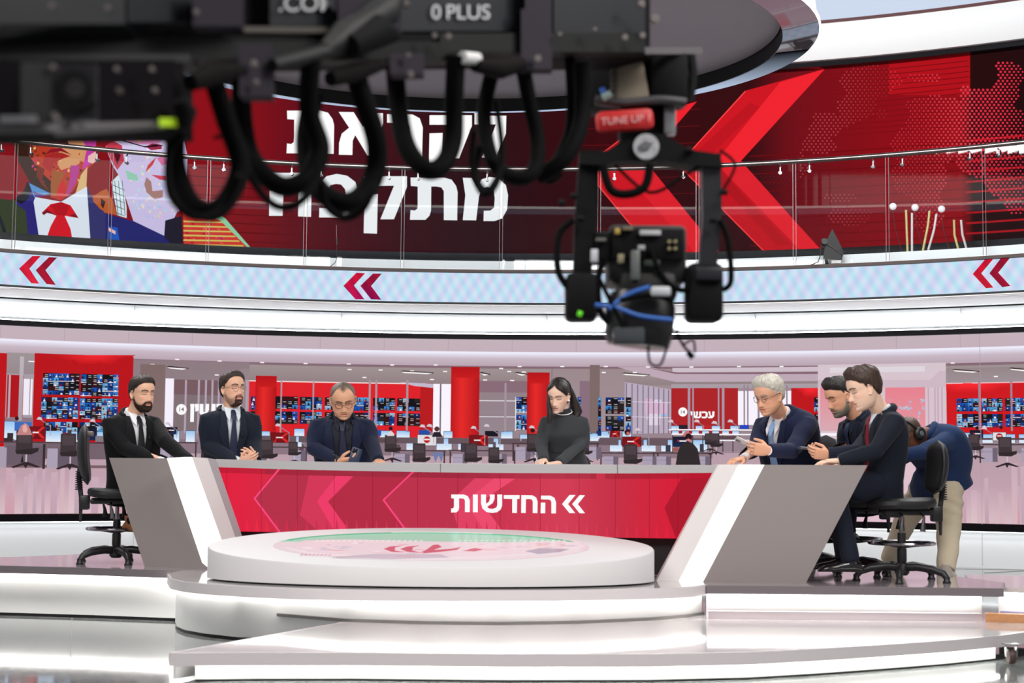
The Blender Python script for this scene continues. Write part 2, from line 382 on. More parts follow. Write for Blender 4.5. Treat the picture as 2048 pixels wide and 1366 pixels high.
# chipped wood and tape marks on the edges
for px, py, w, h, lab in ((918, 1330, .022, .045, 'small brown tape mark on the satin edge of the front step'), (1846, 1297, .10, .02, 'chipped edge showing bare wood on the right of the front step')):
    p = PZ(px, py - 24, ZS); mb = MB(); mb.box((p.x, p.y - .012, ZS - .035), (w, .006, h)); tag(mb.build('edge_mark', mat('bare_wood', rgb(205, 150, 80), .6, var=.3)), lab, 'mark')
# second low platform at far right
o = [Vector((2.95, 10.2, 0)), Vector((3.0, 9.75, 0)), Vector((3.35, 9.55, 0)), Vector((4.4, 9.6, 0)), Vector((4.6, 10.6, 0)), Vector((3.1, 10.9, 0))]
slab('floor_side_platform', o, .345, .03, M_step)
band('wall_riser_side', [Vector((p.x, p.y + .06, 0)) for p in o[1:4]], 0.02, .315, M_stepw)
band('trim_27', [Vector((p.x, p.y + .03, 0)) for p in o[1:4]], .17, .20, mat('lilac_line', rgb(160, 155, 190), .4))
band('trim_28', [Vector((2.86, 9.62, 0)), Vector((3.3, 9.5, 0)), Vector((3.7, 9.5, 0))], ZS, ZS + .05, mat('plywood', rgb(190, 135, 90), .6, var=.2), d=.03)
band('trim_29', [Vector((p.x, p.y + .03, 0)) for p in o[1:4]], .303, .315, M_strip, d=.008)
# floor seams
mb = MB()
for a, b in (((144, 1236), (141, 1316)), ((700, 1330), (702, 1330))):
    A, B = PZ(*a, .001), PZ(*b, .001); mb.tube([A, B], .002, 4)
for pts in ([(1738, 1137), (1880, 1137), (2048, 1140)], [(1968, 1146), (2048, 1142)]):
    mb.tube([PZ(x, y, .001) for x, y in pts], .004, 4)
st(mb.build('trim_30', mat('floor_seam', rgb(150, 152, 150), .6)))

# ------------------------------------------------------------------ balcony railing
R_G = 8.84
rail = tag(empty('balcony_railing', cyl(0, R_G, z_(2.03))), 'curved clear glass balcony railing with steel handrail above the light ribbon display', 'railing')
rail.location = (0, 0, 0)
gm = bpy.data.materials.new('railing_glass'); gm.use_nodes = True; nt = gm.node_tree; nt.nodes.clear()
tr = nt.nodes.new('ShaderNodeBsdfTransparent'); tr.inputs[0].default_value = (.93, .95, .96, 1); gl = nt.nodes.new('ShaderNodeBsdfGlossy'); gl.inputs['Roughness'].default_value = .02
lw_ = nt.nodes.new('ShaderNodeFresnel'); lw_.inputs[0].default_value = 1.45; mx = nt.nodes.new('ShaderNodeMixShader'); ou = nt.nodes.new('ShaderNodeOutputMaterial')
nt.links.new(lw_.outputs[0], mx.inputs[0]); nt.links.new(tr.outputs[0], mx.inputs[1]); nt.links.new(gl.outputs[0], mx.inputs[2]); nt.links.new(mx.outputs[0], ou.inputs[0])
M_chrome = mat('chrome', rgb(165, 163, 168), .15, 1); M_steel = mat('brushed_steel', rgb(128, 120, 118), .3, 1)
zr = z_(3.11)
mb = MB(); mb.tube([cyl(A0 + (A1 - A0) * i / 90, R_G, zr) for i in range(91)], .024, 14); mb.build('handrail', M_steel, rail)
seams = [-560, -370, -175, 20, 213, 410, 606, 802, 1000, 1197, 1395, 1590, 1777, 1972, 2165, 2360]
mk = emat if 0 else mat
M_gedge = mat('glass_edge', rgb(120, 122, 124), .3, .3)
for i, sx in enumerate(seams[:-1]):
    a, b = ang(sx + 3, R_G), ang(seams[i + 1] - 3, R_G)
    arc([(R_G - .005, z_(2.05)), (R_G - .005, zr - .02), (R_G + .005, zr - .02), (R_G + .005, z_(2.05))], 'glass_panel', gm, a, b, 8, parent=rail, smooth=False)
    for s_ in (a, b):
        mb = MB(); mb.box(cyl(s_, R_G, (z_(2.05) + zr) / 2), (.004, .010, zr - z_(2.05))); mb.build('glass_edge', M_gedge, rail)
    for q in (ang(sx + 30, R_G), ang(seams[i + 1] - 29, R_G)):
        c = cyl(q, R_G, zr - .11)
        mb = MB(); mb.tube([c + Vector((0, .03, .09)), c + Vector((0, -.03, .05)), c + Vector((0, -.03, .0))], .008, 8)
        mb.lathe(c, [(.001, -.03), (.018, -.03), (.018, .02), (.001, .02)], 16, axis=Matrix.Rotation(math.pi / 2, 3, 'X')); mb.build('rail_bracket', M_chrome, rail)

# ------------------------------------------------------------------ hanging oval canopy with light line
cn = tag(empty('ceiling_canopy', (0, 0, 0)), 'large round grey canopy with glossy rim and white light line hanging above the desk', 'ceiling canopy')
cxc, cyc = -.41, 11.5
def oval(a, b, z, n=96): return [Vector((cxc + a * math.cos(2 * math.pi * k / n), cyc + b * math.sin(2 * math.pi * k / n), z)) for k in range(n)]
def rings_mesh(rs, name, m, cap=False):
    mb = MB(); n = len(rs[0]); vs = [v for r in rs for v in r]
    fs = [(i * n + k, i * n + (k + 1) % n, (i + 1) * n + (k + 1) % n, (i + 1) * n + k) for i in range(len(rs) - 1) for k in range(n)]
    if cap: fs += [tuple(range(n))]
    mb.add(vs, fs); return mb.build(name, m, cn)
zc = CAMZ + 3.087
rings_mesh([oval(2.36, 2.2, zc), oval(2.36, 2.2, zc + .13), oval(2.34, 2.18, zc + .13)], 'inner_rim', M_blackm)
rings_mesh([oval(2.35, 2.19, zc + .11), oval(.02, .02, zc + .115)], 'underside', mat('canopy_grey', rgb(156, 148, 154), .5))
rings_mesh([oval(2.36, 2.2, zc), oval(2.62, 2.4, zc + .035)], 'glossy_band', mat('canopy_gloss', rgb(120, 105, 112), .04, .75))
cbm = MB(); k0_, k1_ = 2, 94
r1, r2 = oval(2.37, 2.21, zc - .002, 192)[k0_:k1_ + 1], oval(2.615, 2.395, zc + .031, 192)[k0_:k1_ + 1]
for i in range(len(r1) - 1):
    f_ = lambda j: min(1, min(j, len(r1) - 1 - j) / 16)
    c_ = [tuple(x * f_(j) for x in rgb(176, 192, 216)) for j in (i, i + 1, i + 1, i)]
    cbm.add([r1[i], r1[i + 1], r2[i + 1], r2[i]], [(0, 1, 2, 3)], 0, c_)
cbm.build('canopy_display', screenmat('canopy_ribbon', 1.0, .1, .5), cn, smooth=False, col=True, fix=False)  # pale blue on the far arc; fade to black at both ends painted in
rings_mesh([oval(2.62, 2.4, zc + .035), oval(2.63, 2.41, zc + .045), oval(2.63, 2.41, zc + .06), oval(2.61, 2.40, zc + .065)], 'light_line', emat('canopy_light', (1, .98, .93), 3))
rings_mesh([oval(2.61, 2.40, zc + .065), oval(2.55, 2.34, zc + .5), oval(.05, .05, zc + .5)], 'outer_rim', M_black)
for k in range(4):
    mb = MB(); a = math.pi / 4 + k * math.pi / 2; mb.cylr((cxc + 1.8 * math.cos(a), cyc + 1.7 * math.sin(a), zc + .5), (cxc + 1.8 * math.cos(a), cyc + 1.7 * math.sin(a), 7.6), .02); mb.build('hanger_rod', M_steel, cn)
# ------------------------------------------------------------------ lower display: picture of a newsroom
ZC = 18.7
def hfn(R):
    def f(x, v, lay): return cyl(ang(x, R), R - .0025 * lay, CAMZ + (930.0 - v) * ZC / F)
    return f
def V(x, y, R=R_LED):
    p = S(x, y, R); return 930.0 - (p.z - CAMZ) * F / ZC
class Led(Screen):
    def r(s, x0, y0, x1, y1, col, lay=1, col2=None, hor=False):
        xm = min(max((x0 + x1) / 2, 0), 2048); a, b = V(xm, y0), V(xm, y1)
        if col2 is None: s.rect(x0, a, x1, b, col, lay)
        elif hor: s.hgrad(x0, a, x1, b, col, col2, lay)
        else: s.grad(x0, a, x1, b, col, col2, lay)
    def p(s, pts, col, lay=1): s.poly([(x, V(x, y)) for x, y in pts], col, lay)
    def d(s, x, y, r, col, lay=1, n=16, ry=None): s.disc(x, V(x, y), r, col, lay, n, ry)
L = Led(hfn(R_LED), 50)
X0, X1 = -900, 2950
L.grad(X0, 678, X1, 704, (196, 178, 186), (196, 176, 186), 0)
L.grad(X0, 704, X1, 708, (238, 236, 250), (238, 236, 250), 0)
L.grad(X0, 708, X1, 718, (232, 228, 244), (200, 184, 196), 0)
L.grad(X0, 718, X1, 733, (200, 184, 196), (186, 164, 178), 0)
L.grad(X0, 733, X1, 738, (128, 100, 112), (140, 116, 124), 0)
L.grad(X0, 738, X1, 770, (160, 146, 147), (146, 129, 132), 0)
L.grad(X0, 770, X1, 900, (160, 141, 147), (150, 130, 140), 0)
L.grad(X0, 900, X1, 960, (184, 158, 168), (192, 160, 172), 0)
L.grad(X0, 960, X1, 1029, (192, 160, 172), (216, 188, 196), 0)
for x in range(-60, 2100, 9):      # streaky reflections on the pictured floor
    if random.random() < .55:
        c = random.choice([(216, 182, 190), (206, 158, 170), (196, 160, 176), (222, 194, 200), (190, 164, 178)])
        y0 = random.uniform(915, 985); L.grad(x, y0, x + random.uniform(5, 14), 1028.5, (202, 172, 186), c, 1)
for x in range(0, 2048, 128): L.rect(x, 679, x + 1, 704, (176, 156, 166), 1)
# pictured ceiling lights
for x, y in ((355, 719), (440, 722), (525, 725), (612, 727), (698, 728), (785, 730), (872, 730), (1003, 737), (1040, 733), (1125, 733), (1212, 733), (1296, 734), (1383, 734), (1478, 733), (1563, 733), (1650, 731), (1735, 730), (1820, 728), (1905, 726), (435, 750), (480, 751), (700, 739), (762, 740), (825, 742), (891, 743), (1019, 743), (1048, 744), (730, 755), (865, 759), (971, 760), (1025, 761), (1208, 745), (1270, 745), (1991, 753), (306, 729)):
    L.r(x - 4, y - 1, x + 4, y + 1.2, (255, 250, 250), 3)
for x0, x1, y in ((333, 378, 735), (801, 868, 744), (958, 981, 747), (1029, 1056, 747), (1243, 1300, 748), (1903, 1958, 741), (2016, 2060, 738)):
    L.p([(x0, y - 1), (x0 + 6, y - 3), (x1, y + 1), (x1, y + 3)], (50, 35, 35), 3)
    L.p([(x0 + 2, y - .5), (x1 - 3, y + 2.5), (x1 - 12, y + 4.5), (x0 + 8, y + 2)], (255, 252, 250), 4)
RED, RED2 = (190, 26, 32), (226, 34, 40)
def redwall(x0, y0, x1, y1, c=RED, hi=None, lay=2):
    L.r(x0, y0, x1, y1, c, lay)
    if hi: 
        for k in range(5):
            w = (x1 - x0) * (.42 - .07 * k); xm = (x0 + x1) / 2 if hi is True else hi; h = (18 - 3 * k)
            cc = tuple(c[i] + (min(250, c[i] * 1.25 + 8) - c[i]) * (k + 1) / 5 for i in range(3))
            L.p([(xm - w, y0 + .3), (xm + w, y0 + .3), (xm + w * .4, y0 + h), (xm - w * .4, y0 + h)], cc, lay + .2 * (k + 1))
def pillar(x0, y0, x1, y1, c=(186, 24, 28), hi=(228, 44, 42)):
    xm = x0 + (x1 - x0) * .38
    L.r(x0, y0, xm, y1, c, 5, hi, True); L.r(xm, y0, x1, y1, hi, 5, (176, 22, 30), True)
    L.r(x0, y0, x1, y0 + 22, (180, 22, 28), 5.4, (200, 30, 32))
BL = [(30, 90, 190), (60, 140, 220), (20, 50, 120), (90, 170, 230), (15, 18, 24), (34, 30, 34), (150, 200, 235), (24, 70, 160), (16, 16, 20), (50, 44, 46)]
def monitor(x0, y0, x1, y1, lay=6, dark=.22, fade=0):
    w, h = x1 - x0, y1 - y0; fd = lambda c: tuple(int(v + (224 - v) * fade) for v in c)
    L.r(x0, y0, x1, y1, fd((26, 24, 30)), lay)
    n = max(1, round(w / 11)); m = max(2, round(h / 9)); cw, chh = w / n, h / m; half = random.random() < .5
    for i in range(n):
        for j in range(m):
            a, b = x0 + i * cw, y0 + j * chh
            isdark = random.random() < dark or ((i >= n / 2) == half and random.random() < .3)
            if isdark:
                c = random.choice([(24, 22, 28), (40, 36, 38), (60, 20, 24)])
                L.r(a + .3, b + .3, a + cw - .3, b + chh - .3, fd(c), lay + .4)
                for q in range(2):
                    if random.random() < .6: L.r(a + cw * .35, b + 2 + q * 3.4, a + cw - 1, b + 3 + q * 3.4, fd((200, 200, 205)), lay + .8)
            else:
                c = random.choice(BL[:4] + BL[6:8]); L.r(a + .3, b + .3, a + cw - .3, b + chh - .3, fd(c), lay + .4, fd(tuple(int(v * .75) for v in c)))
                px = a + cw * random.uniform(.3, .7); L.d(px, b + chh * .42, min(cw, chh) * .16, fd(random.choice([(40, 26, 24), (215, 170, 150)])), lay + .8, 8)
                L.p([(px - 2.4, b + chh - .4), (px - 1.5, b + chh * .58), (px + 1.5, b + chh * .58), (px + 2.4, b + chh - .4)], fd(random.choice([(24, 26, 40), (230, 230, 238), (150, 20, 30), (30, 40, 80)])), lay + .8)
                if random.random() < .3: L.r(a, b + chh - 2, a + cw, b + chh - 1, fd((240, 240, 245)), lay + 1)
# glass bays, mullions and windows between the red walls
L.r(268, 722, 500, 868, (142, 124, 130), 1.4, (150, 132, 142))
for a, b, c in ((350, 448, (120, 92, 98)), (352, 445, (128, 112, 116))): L.r(a, 760 if c[1] == 92 else 790, b, 790 if c[1] == 92 else 862, c, 1.7)
L.r(333, 757, 350, 862, (246, 240, 252), 2); L.r(282, 729, 332, 866, (128, 106, 104), 3, (132, 112, 112)); L.r(300, 745, 316, 866, (150, 130, 132), 3.3)
for x in (372, 398, 412, 425, 438, 452, 494): L.r(x, 760, x + 4, 866, (178, 160, 176), 2.4)
L.r(482, 738, 500, 866, (150, 132, 138), 2.2)
# the round channel sign and lettering, twice
def heb(glyph, fx, col, lay, L_=None, direct=False):
    (L_ or L).p([fx(*q) for q in glyph], col, lay) if not direct else L_.poly([fx(*q) for q in glyph], col, lay)
G_AYIN = [(0, 0), (30, 0), (38, 60), (58, 60), (62, 0), (95, 0), (90, 70), (60, 100), (0, 100), (0, 78), (25, 76)]
G_KAF = [(0, 0), (60, 0), (88, 20), (88, 78), (62, 100), (0, 100), (0, 76), (56, 76), (56, 24), (0, 24)]
G_SHIN = [(0, 0), (28, 0), (30, 62), (44, 62), (46, 0), (72, 0), (72, 45), (58, 76), (90, 76), (92, 0), (122, 0), (122, 72), (96, 100), (26, 100), (0, 70)]
G_YOD = [(0, 0), (32, 0), (32, 52), (6, 60), (4, 24), (0, 24)]
G_NUN = [(0, 0), (30, 0), (30, 138), (2, 138), (2, 24), (0, 24)]
def channel_sign(xc, yc, r, x0, x1, yt, yb, lay=5, blurred=False):
    L.d(xc, yc, r, (250, 248, 250), lay, 20)
    vs, fs = font_polys('14', xc - r * .62, yc + r * .38, r * .82)
    L.mb.add([L.fn(a, V(a, b), lay + .8) for a, b in vs], fs, 0, rgb(110, 80, 90))
    k = (yb - yt) / 100; x = x1
    for g, w in ((G_AYIN, 100), (G_KAF, 94), (G_SHIN, 128), (G_YOD, 38), (G_NUN, 34)):
        x -= w * k; heb(g, lambda a, b, x=x: (x + a * k, yt + b * k), (252, 250, 252), lay)
        if x < x0 - 6: break
channel_sign(366, 819, 10.5, 380, 486, 808, 834)
# far left
redwall(-60, 706, 15, 893, (190, 24, 30)); L.r(15, 706, 71, 760, (158, 148, 150), 1.4, (150, 134, 140)); L.r(15, 748, 71, 835, (168, 156, 166), 1.5)
redwall(17, 750, 50, 842, (176, 24, 32)); L.r(50, 758, 68, 830, (240, 236, 246), 2); L.r(62, 752, 64, 832, (170, 150, 165), 2.3)
L.r(20, 750, 24, 836, (190, 170, 180), 2.6); L.r(41, 713, 49, 842, (190, 180, 188), 2.6, (170, 156, 168)); L.r(58, 722, 70, 724, (250, 245, 250), 3)
L.r(15, 835, 71, 893, (140, 120, 132), 2.4)
redwall(70, 710, 268, 893, (186, 24, 30), 190)
for a, b, c, d in ((88, 747, 161, 790), (164, 749, 239, 793), (86, 795, 160, 838), (163, 797, 239, 839), (92, 844, 160, 866), (163, 845, 239, 868)): monitor(a, b, c, d)
# centre left
redwall(497, 765, 852, 880, (222, 36, 44)); L.r(497, 764, 852, 766, (250, 220, 220), 2.2)
for a, b, c, d in ((504, 793, 513, 820), (504, 822, 513, 848), (553, 793, 598, 818), (602, 794, 646, 820), (652, 795, 700, 820), (704, 795, 742, 822), (748, 796, 792, 821), (796, 797, 842, 822), (553, 823, 598, 848), (602, 824, 646, 848), (652, 825, 742, 850), (748, 826, 792, 851), (796, 827, 842, 852)): monitor(a, b, c, d, dark=.5)
for x, w in ((497, 3), (563, 3), (627, 3), (739, 4), (752, 4), (814, 4)): L.r(x, 760, x + w, 868, (170, 148, 158), 7.4)
L.r(842, 767, 868, 866, (184, 30, 34), 2.4); L.p([(800, 764), (868, 768), (868, 776), (830, 772)], (196, 184, 206), 2.8)
L.r(868, 768, 903, 872, (250, 244, 254), 3); L.r(881, 768, 884, 872, (110, 100, 110), 4)
pillar(513, 752, 555, 876); pillar(903, 734, 960, 908); pillar(1055, 745, 1100, 872)
L.r(960, 762, 1056, 866, (146, 128, 134), 1.6, (150, 134, 142)); L.r(960, 762, 1056, 785, (138, 108, 120), 1.8)
for y in (801, 833): L.r(960, y, 1034, y + 1.4, (240, 232, 240), 3)
L.r(1010, 766, 1014, 866, (164, 148, 158), 3.4)
monitor(1033, 794, 1055, 826, dark=.1); monitor(1033, 830, 1055, 860, dark=.1); L.r(1032, 794, 1033.4, 862, (240, 240, 245), 7.4)
L.r(1100, 738, 1250, 866, (156, 138, 142), 1.6, (162, 144, 152)); L.r(1180, 730, 1200, 866, (126, 106, 104), 3); L.r(1160, 762, 1180, 866, (138, 112, 126), 2)
L.r(1104, 735, 1105, 1028, (120, 100, 110), 9)
monitor(1140, 795, 1146, 862, dark=.6); monitor(1156, 794, 1163, 822, dark=.3); monitor(1197, 795, 1203, 862, dark=.3); monitor(1212, 795, 1249, 828, dark=.7); monitor(1212, 832, 1249, 862, dark=.7); monitor(1252, 795, 1263, 862, dark=.4)
# louvred glass wall in perspective
L.p([(1250, 764), (1342, 779), (1342, 866), (1250, 868)], (184, 172, 190), 3)
for k in range(9):
    x = 1252 + k * 11.5 - k * k * .12; L.p([(x, 766 + k * 1.7), (x + 2.4, 766 + k * 1.7), (x + 2.4, 868), (x, 868)], (136, 112, 134), 3.6)
for y in (805, 835): L.p([(1264, y - 2), (1342, y), (1342, y + 1), (1264, y - 1)], (226, 214, 230), 4)
for k in range(16): L.r(1285 + random.uniform(0, 50), 795 + random.uniform(0, 50), 1290 + random.uniform(0, 50), 799 + random.uniform(0, 52), random.choice([(214, 180, 206), (150, 190, 230), (220, 210, 226)]), 3.3)
# bulkhead of the pictured ceiling
L.p([(1235, 734), (1300, 734), (1352, 747), (1636, 747), (1636, 762), (1352, 764), (1290, 750)], (190, 168, 182), 2.2); L.p([(1290, 735), (1355, 745), (1636, 744), (1636, 748), (1352, 748)], (132, 98, 112), 2.6)
L.r(1345, 735, 1640, 744, (206, 190, 200), 2.4)
redwall(1343, 776, 1476, 868, (172, 38, 42)); channel_sign(1366, 824, 9, 1374, 1430, 823, 836.5)
L.r(1343, 768, 1640, 776, (170, 158, 166), 2)
for x, w in ((1376, 5), (1385, 3), (1436, 3), (1444, 5)): L.r(x, 768, x + w, 860, (172, 150, 168), 7.4)
L.r(1476, 782, 1582, 850, (248, 242, 252), 2.4); 
for x, w in ((1487, 3), (1494, 3), (1515, 4), (1536, 5), (1572, 3)): L.r(x, 770, x + w, 855, (150, 132, 148), 3.4)
redwall(1582, 776, 1660, 868, (190, 26, 32), True); monitor(1628, 795, 1640, 824, dark=.3); monitor(1628, 828, 1640, 852, dark=.5)
# hazy lighter overlay panel of the picture
L.grad(1636, V(1760, 728), 1892, V(1760, 1050), (214, 196, 204), (224, 190, 204), 9.0)
L.r(1660, 734, 1850, 745, (222, 214, 220), 9.4); L.p([(1636, 760), (1860, 760), (1880, 742), (1892, 742), (1892, 775), (1636, 775)], (206, 184, 196), 9.4)
L.r(1770, 775, 1850, 862, (232, 130, 144), 9.5, (226, 150, 160)); L.r(1640, 775, 1690, 862, (228, 140, 150), 9.5, (216, 170, 180))
for k in range(60):
    x, y = random.uniform(1772, 1844), random.uniform(797, 840); L.r(x, y, x + random.uniform(3, 7), y + random.uniform(3, 6), random.choice([(196, 176, 196), (170, 190, 216), (214, 150, 166), (206, 190, 206)]), 9.7)
for x in (1855, 1868, 1874, 1882): L.r(x, 775, x + 3, 900, (196, 170, 188), 9.6)
for x in (1700, 1745, 1800, 1840): L.r(x, 862, x + 2, 900, (200, 160, 176), 9.6)
L.r(1636, 866, 1892, 869, (244, 236, 246), 9.8); L.r(1640, 886, 1780, 889, (240, 226, 236), 9.8)
# right
L.r(1892, 735, 2048, 766, (150, 134, 138), 1.8, (158, 146, 150)); redwall(1892, 766, 2120, 880, (206, 28, 34), 1940); L.r(1892, 764, 2120, 766, (240, 190, 196), 3)
for a, b, c, d in ((1912, 797, 1956, 823), (1962, 797, 2004, 823), (2009, 796, 2060, 822), (1912, 828, 1956, 855), (1962, 828, 2004, 855), (2009, 828, 2060, 854)): monitor(a, b, c, d)
for x, w in ((1956, 4), (2020, 4)): L.r(x, 760, x + w, 862, (160, 130, 146), 7.4)
L.r(1960, 664, 1961, 1050, (176, 152, 164), 11)
L.r(1640, 869, 1930, 872, (248, 244, 252), 10)
# pictured work stations
DK, DK2 = (70, 54, 56), (96, 76, 80)
def blue(x0, y0, x1, y1, lay=8.2): L.r(x0 - .8, y0 - .8, x1 + .8, y1 + .8, (44, 42, 56), lay); L.r(x0, y0, x1, y1, (150, 196, 240), lay + .4, (232, 240, 250))
def redscreen(x0, y0, x1, y1, lay=8.8, kind=0):
    L.r(x0 - .8, y0 - .8, x1 + .8, y1 + .8, (40, 24, 28), lay)
    w, h = x1 - x0, y1 - y0
    if kind == 1: L.r(x0, y0, x1, y1, (28, 26, 38), lay + .3, (28, 44, 84)); L.d(x0 + w * .3, y0 + h * .4, h * .1, (210, 30, 40), lay + .6, 8); L.r(x0 + w * .38, y0 + h * .36, x0 + w * .8, y0 + h * .5, (230, 228, 232), lay + .6)
    elif kind == 2: L.r(x0, y0, x1, y1, (225, 222, 226), lay + .3); L.d(x0 + w * .5, y0 + h * .55, h * .42, (60, 30, 34), lay + .45, 16); L.d(x0 + w * .5, y0 + h * .45, h * .32, (190, 28, 36), lay + .6, 16); L.r(x0 + w * .34, y0 + h * .36, x0 + w * .66, y0 + h * .5, (236, 228, 230), lay + .8)
    else:
        L.r(x0, y0, x1, y1, (120, 22, 28), lay + .3)
        L.p([(x0 + w * .5, y0 + h * .45), (x0 + w * .8, y0), (x1, y0), (x0 + w * .66, y0 + h * .45), (x1, y1), (x0 + w * .8, y1)], (216, 44, 44), lay + .5)
        L.p([(x0 + w * .1, y1), (x0 + w * .5, y0), (x0 + w * .66, y0), (x0 + w * .3, y1)], (200, 36, 40), lay + .45)
        L.r(x0 + w * .26, y0 + h * .42, x0 + w * .62, y0 + h * .54, (240, 230, 232), lay + .7)
def chair(x, y, s, lay=11):
    s *= 1.18      # back, seat, stem, feet (pictured)
    L.p([(x - 13 * s, y - 26 * s), (x + 13 * s, y - 26 * s), (x + 14 * s, y + 6 * s), (x - 13 * s, y + 6 * s)], (64, 54, 58), lay)
    L.p([(x - 10 * s, y - 23 * s), (x + 10 * s, y - 23 * s), (x + 11 * s, y - 6 * s), (x - 10 * s, y - 6 * s)], (78, 66, 71), lay + .3)
    L.p([(x - 14 * s, y + 6 * s), (x + 24 * s, y + 2 * s), (x + 23 * s, y + 8 * s), (x + 12 * s, y + 13 * s), (x - 12 * s, y + 12 * s)], (50, 42, 44), lay + .2)
    L.r(x + 3 * s, y + 13 * s, x + 5.4 * s, y + 27 * s, (200, 190, 196), lay)
    L.p([(x - 20 * s, y + 33 * s), (x + 2 * s, y + 25 * s), (x + 7 * s, y + 25 * s), (x + 28 * s, y + 33 * s), (x + 22 * s, y + 34 * s), (x + 7 * s, y + 30 * s), (x + 4 * s, y + 36 * s), (x, y + 30 * s), (x - 16 * s, y + 35 * s)], (52, 40, 44), lay + .2)
def table(x0, x1, y, h, lay=9.6, cab=True):
    L.r(x0, y, x1, y + 2.6, (78, 60, 64), lay); L.r(x0 + 2, y + 2.6, x0 + 5, y + h, DK, lay); L.r(x1 - 5, y + 2.6, x1 - 2, y + h, DK, lay)
    if cab:
        for x in np.arange(x0 + 8, x1 - 24, 78):
            L.r(x, y + 8, x + 20, y + h - 2, (170, 158, 178), lay + .2); L.r(x, y + 15, x + 20, y + 15.8, (130, 118, 140), lay + .4); L.r(x + 20, y + 8, x + 30, y + h - 2, (112, 100, 116), lay + .2)
def lamp(x, y, s=1, lay=11): 
    L.p([(x, y), (x + 22 * s, y + 14 * s), (x + 21 * s, y + 15 * s), (x, y + 1.6)], (150, 140, 156), lay); L.r(x + 21 * s, y + 14 * s, x + 22.4 * s, y + 34 * s, (170, 166, 180), lay); L.p([(x - 7, y + 1), (x - 3, y - 4), (x + 3, y - 3), (x + 5, y + 2)], (214, 200, 210), lay)
# left, nearest desk row
L.r(15, 886, 240, 918, (116, 98, 108), 9.0); table(0, 250, 884, 40, 9.4, False); L.r(0, 895, 20, 935, (168, 156, 174), 9.8); L.r(101, 897, 122, 936, (172, 160, 180), 9.8); L.r(122, 897, 180, 934, (104, 90, 104), 9.7); L.r(20, 892, 92, 930, (108, 92, 106), 9.7); L.r(92, 888, 97, 938, (60, 44, 48), 9.9)
L.r(15, 930, 250, 936, (120, 96, 104), 9.2)
for a, b, c, d in ((14, 843, 34, 878), (34, 846, 56, 880), (97, 862, 130, 884), (143, 863, 162, 884), (199, 864, 216, 884)): blue(a, b, c, d)
L.r(34, 844, 68, 862, (60, 110, 190), 8.6); redscreen(60, 854, 96, 877, 9); redscreen(160, 855, 198, 880, 9, 1)
L.r(140, 860, 148, 884, (70, 60, 70), 9.4); L.r(196, 872, 214, 884, (130, 120, 130), 9.4)
chair(54, 893, 1.05); chair(142, 898, 1.0); L.p([(40, 866), (46, 852), (55, 846), (62, 852), (68, 866), (70, 870), (38, 870)], (196, 130, 132), 12); L.p([(50, 852), (56, 848), (60, 860), (56, 866), (50, 862)], (226, 170, 166), 12.3)
L.p([(48, 925), (54, 925), (52, 908)], (40, 32, 40), 11.6); lamp(84, 838); lamp(190, 842)
L.p([(102, 858), (108, 848), (114, 858), (118, 862), (98, 862)], (40, 26, 28), 9.2); L.d(38, 837, 4, (60, 26, 30), 9.2)
L.r(20, 866, 32, 884, (60, 46, 52), 9.3); L.r(13, 876, 30, 884, (60, 46, 52), 9.3)
# behind the second man
for x in (345, 376): blue(x, 862, x + 18, 884)
redscreen(332, 855, 358, 868, 9, 1); L.r(318, 868, 352, 915, (44, 32, 38), 9.2); L.d(340, 862, 6, (40, 20, 24), 9.4); table(318, 400, 884, 34, 9.3); lamp(340, 848, .8)
# centre rows: far row then near row
L.r(500, 876, 1340, 888, (104, 86, 94), 8.6); L.r(318, 884, 1425, 912, (140, 118, 130), 7.9)
for x in range(505, 1420, 31): L.r(x, 889, x + random.uniform(8, 22), 906, random.choice([(92, 76, 84), (120, 104, 116), (82, 66, 70), (158, 142, 158)]), 8.0)
for x in (526, 700, 770, 805, 890, 1010, 1165, 1200, 1246): blue(x, 863, x + 17, 877, 8.0)
for x, k in ((745, 0), (840, 1)): L.r(x, 860, x + 22, 872, (40, 80, 160), 8.6)
table(500, 620, 893, 34); blue(525, 871, 544, 890); redscreen(546, 866, 583, 885); blue(584, 873, 607, 894); blue(592, 858, 612, 872); chair(537, 905, .82); chair(590, 902, .6); lamp(560, 851)
for x in (740, 765, 798): blue(x - 2, 862, x + 17, 876)
L.r(735, 878, 800, 884, (92, 74, 80), 9); chair(784, 893, .75); L.d(784, 857, 4, (40, 26, 30), 12); L.p([(777, 868), (784, 861), (791, 868), (791, 872), (777, 872)], (220, 214, 220), 12)
table(785, 895, 900, 30); blue(816, 876, 838, 900); redscreen(838, 870, 875, 891, 9, 2); blue(876, 877, 906, 900); chair(841, 912, .82); L.d(876, 858, 5, (90, 50, 46), 12.2); L.p([(866, 874), (870, 864), (882, 864), (888, 874)], (44, 36, 44), 12)
L.p([(868, 905), (874, 925), (880, 910), (886, 925), (890, 905)], (112, 124, 170), 12); lamp(848, 853); lamp(862, 852, .7)
table(900, 1035, 900, 32); blue(919, 877, 940, 900); redscreen(941, 871, 977, 891, 9); blue(979, 877, 1009, 900); chair(944, 912, .82); chair(990, 916, .7); lamp(950, 856); L.r(972, 862, 998, 873, (28, 26, 36), 9); L.r(924, 886, 932, 904, (70, 60, 70), 9.6); L.r(988, 884, 994, 900, (90, 84, 96), 9.6)
lamp(976, 852, 1.2); table(1025, 1110, 886, 36); blue(1042, 869, 1058, 882); blue(1004, 864, 1020, 877); L.d(1067, 861, 4.5, (44, 26, 32), 12); L.p([(1056, 878), (1060, 868), (1074, 868), (1080, 878)], (224, 220, 228), 12); chair(1068, 892, .8, 12.3); lamp(1066, 855, .6)
for x in (1165, 1176, 1186): blue(x, 868, x + 12, 882, 8.6)
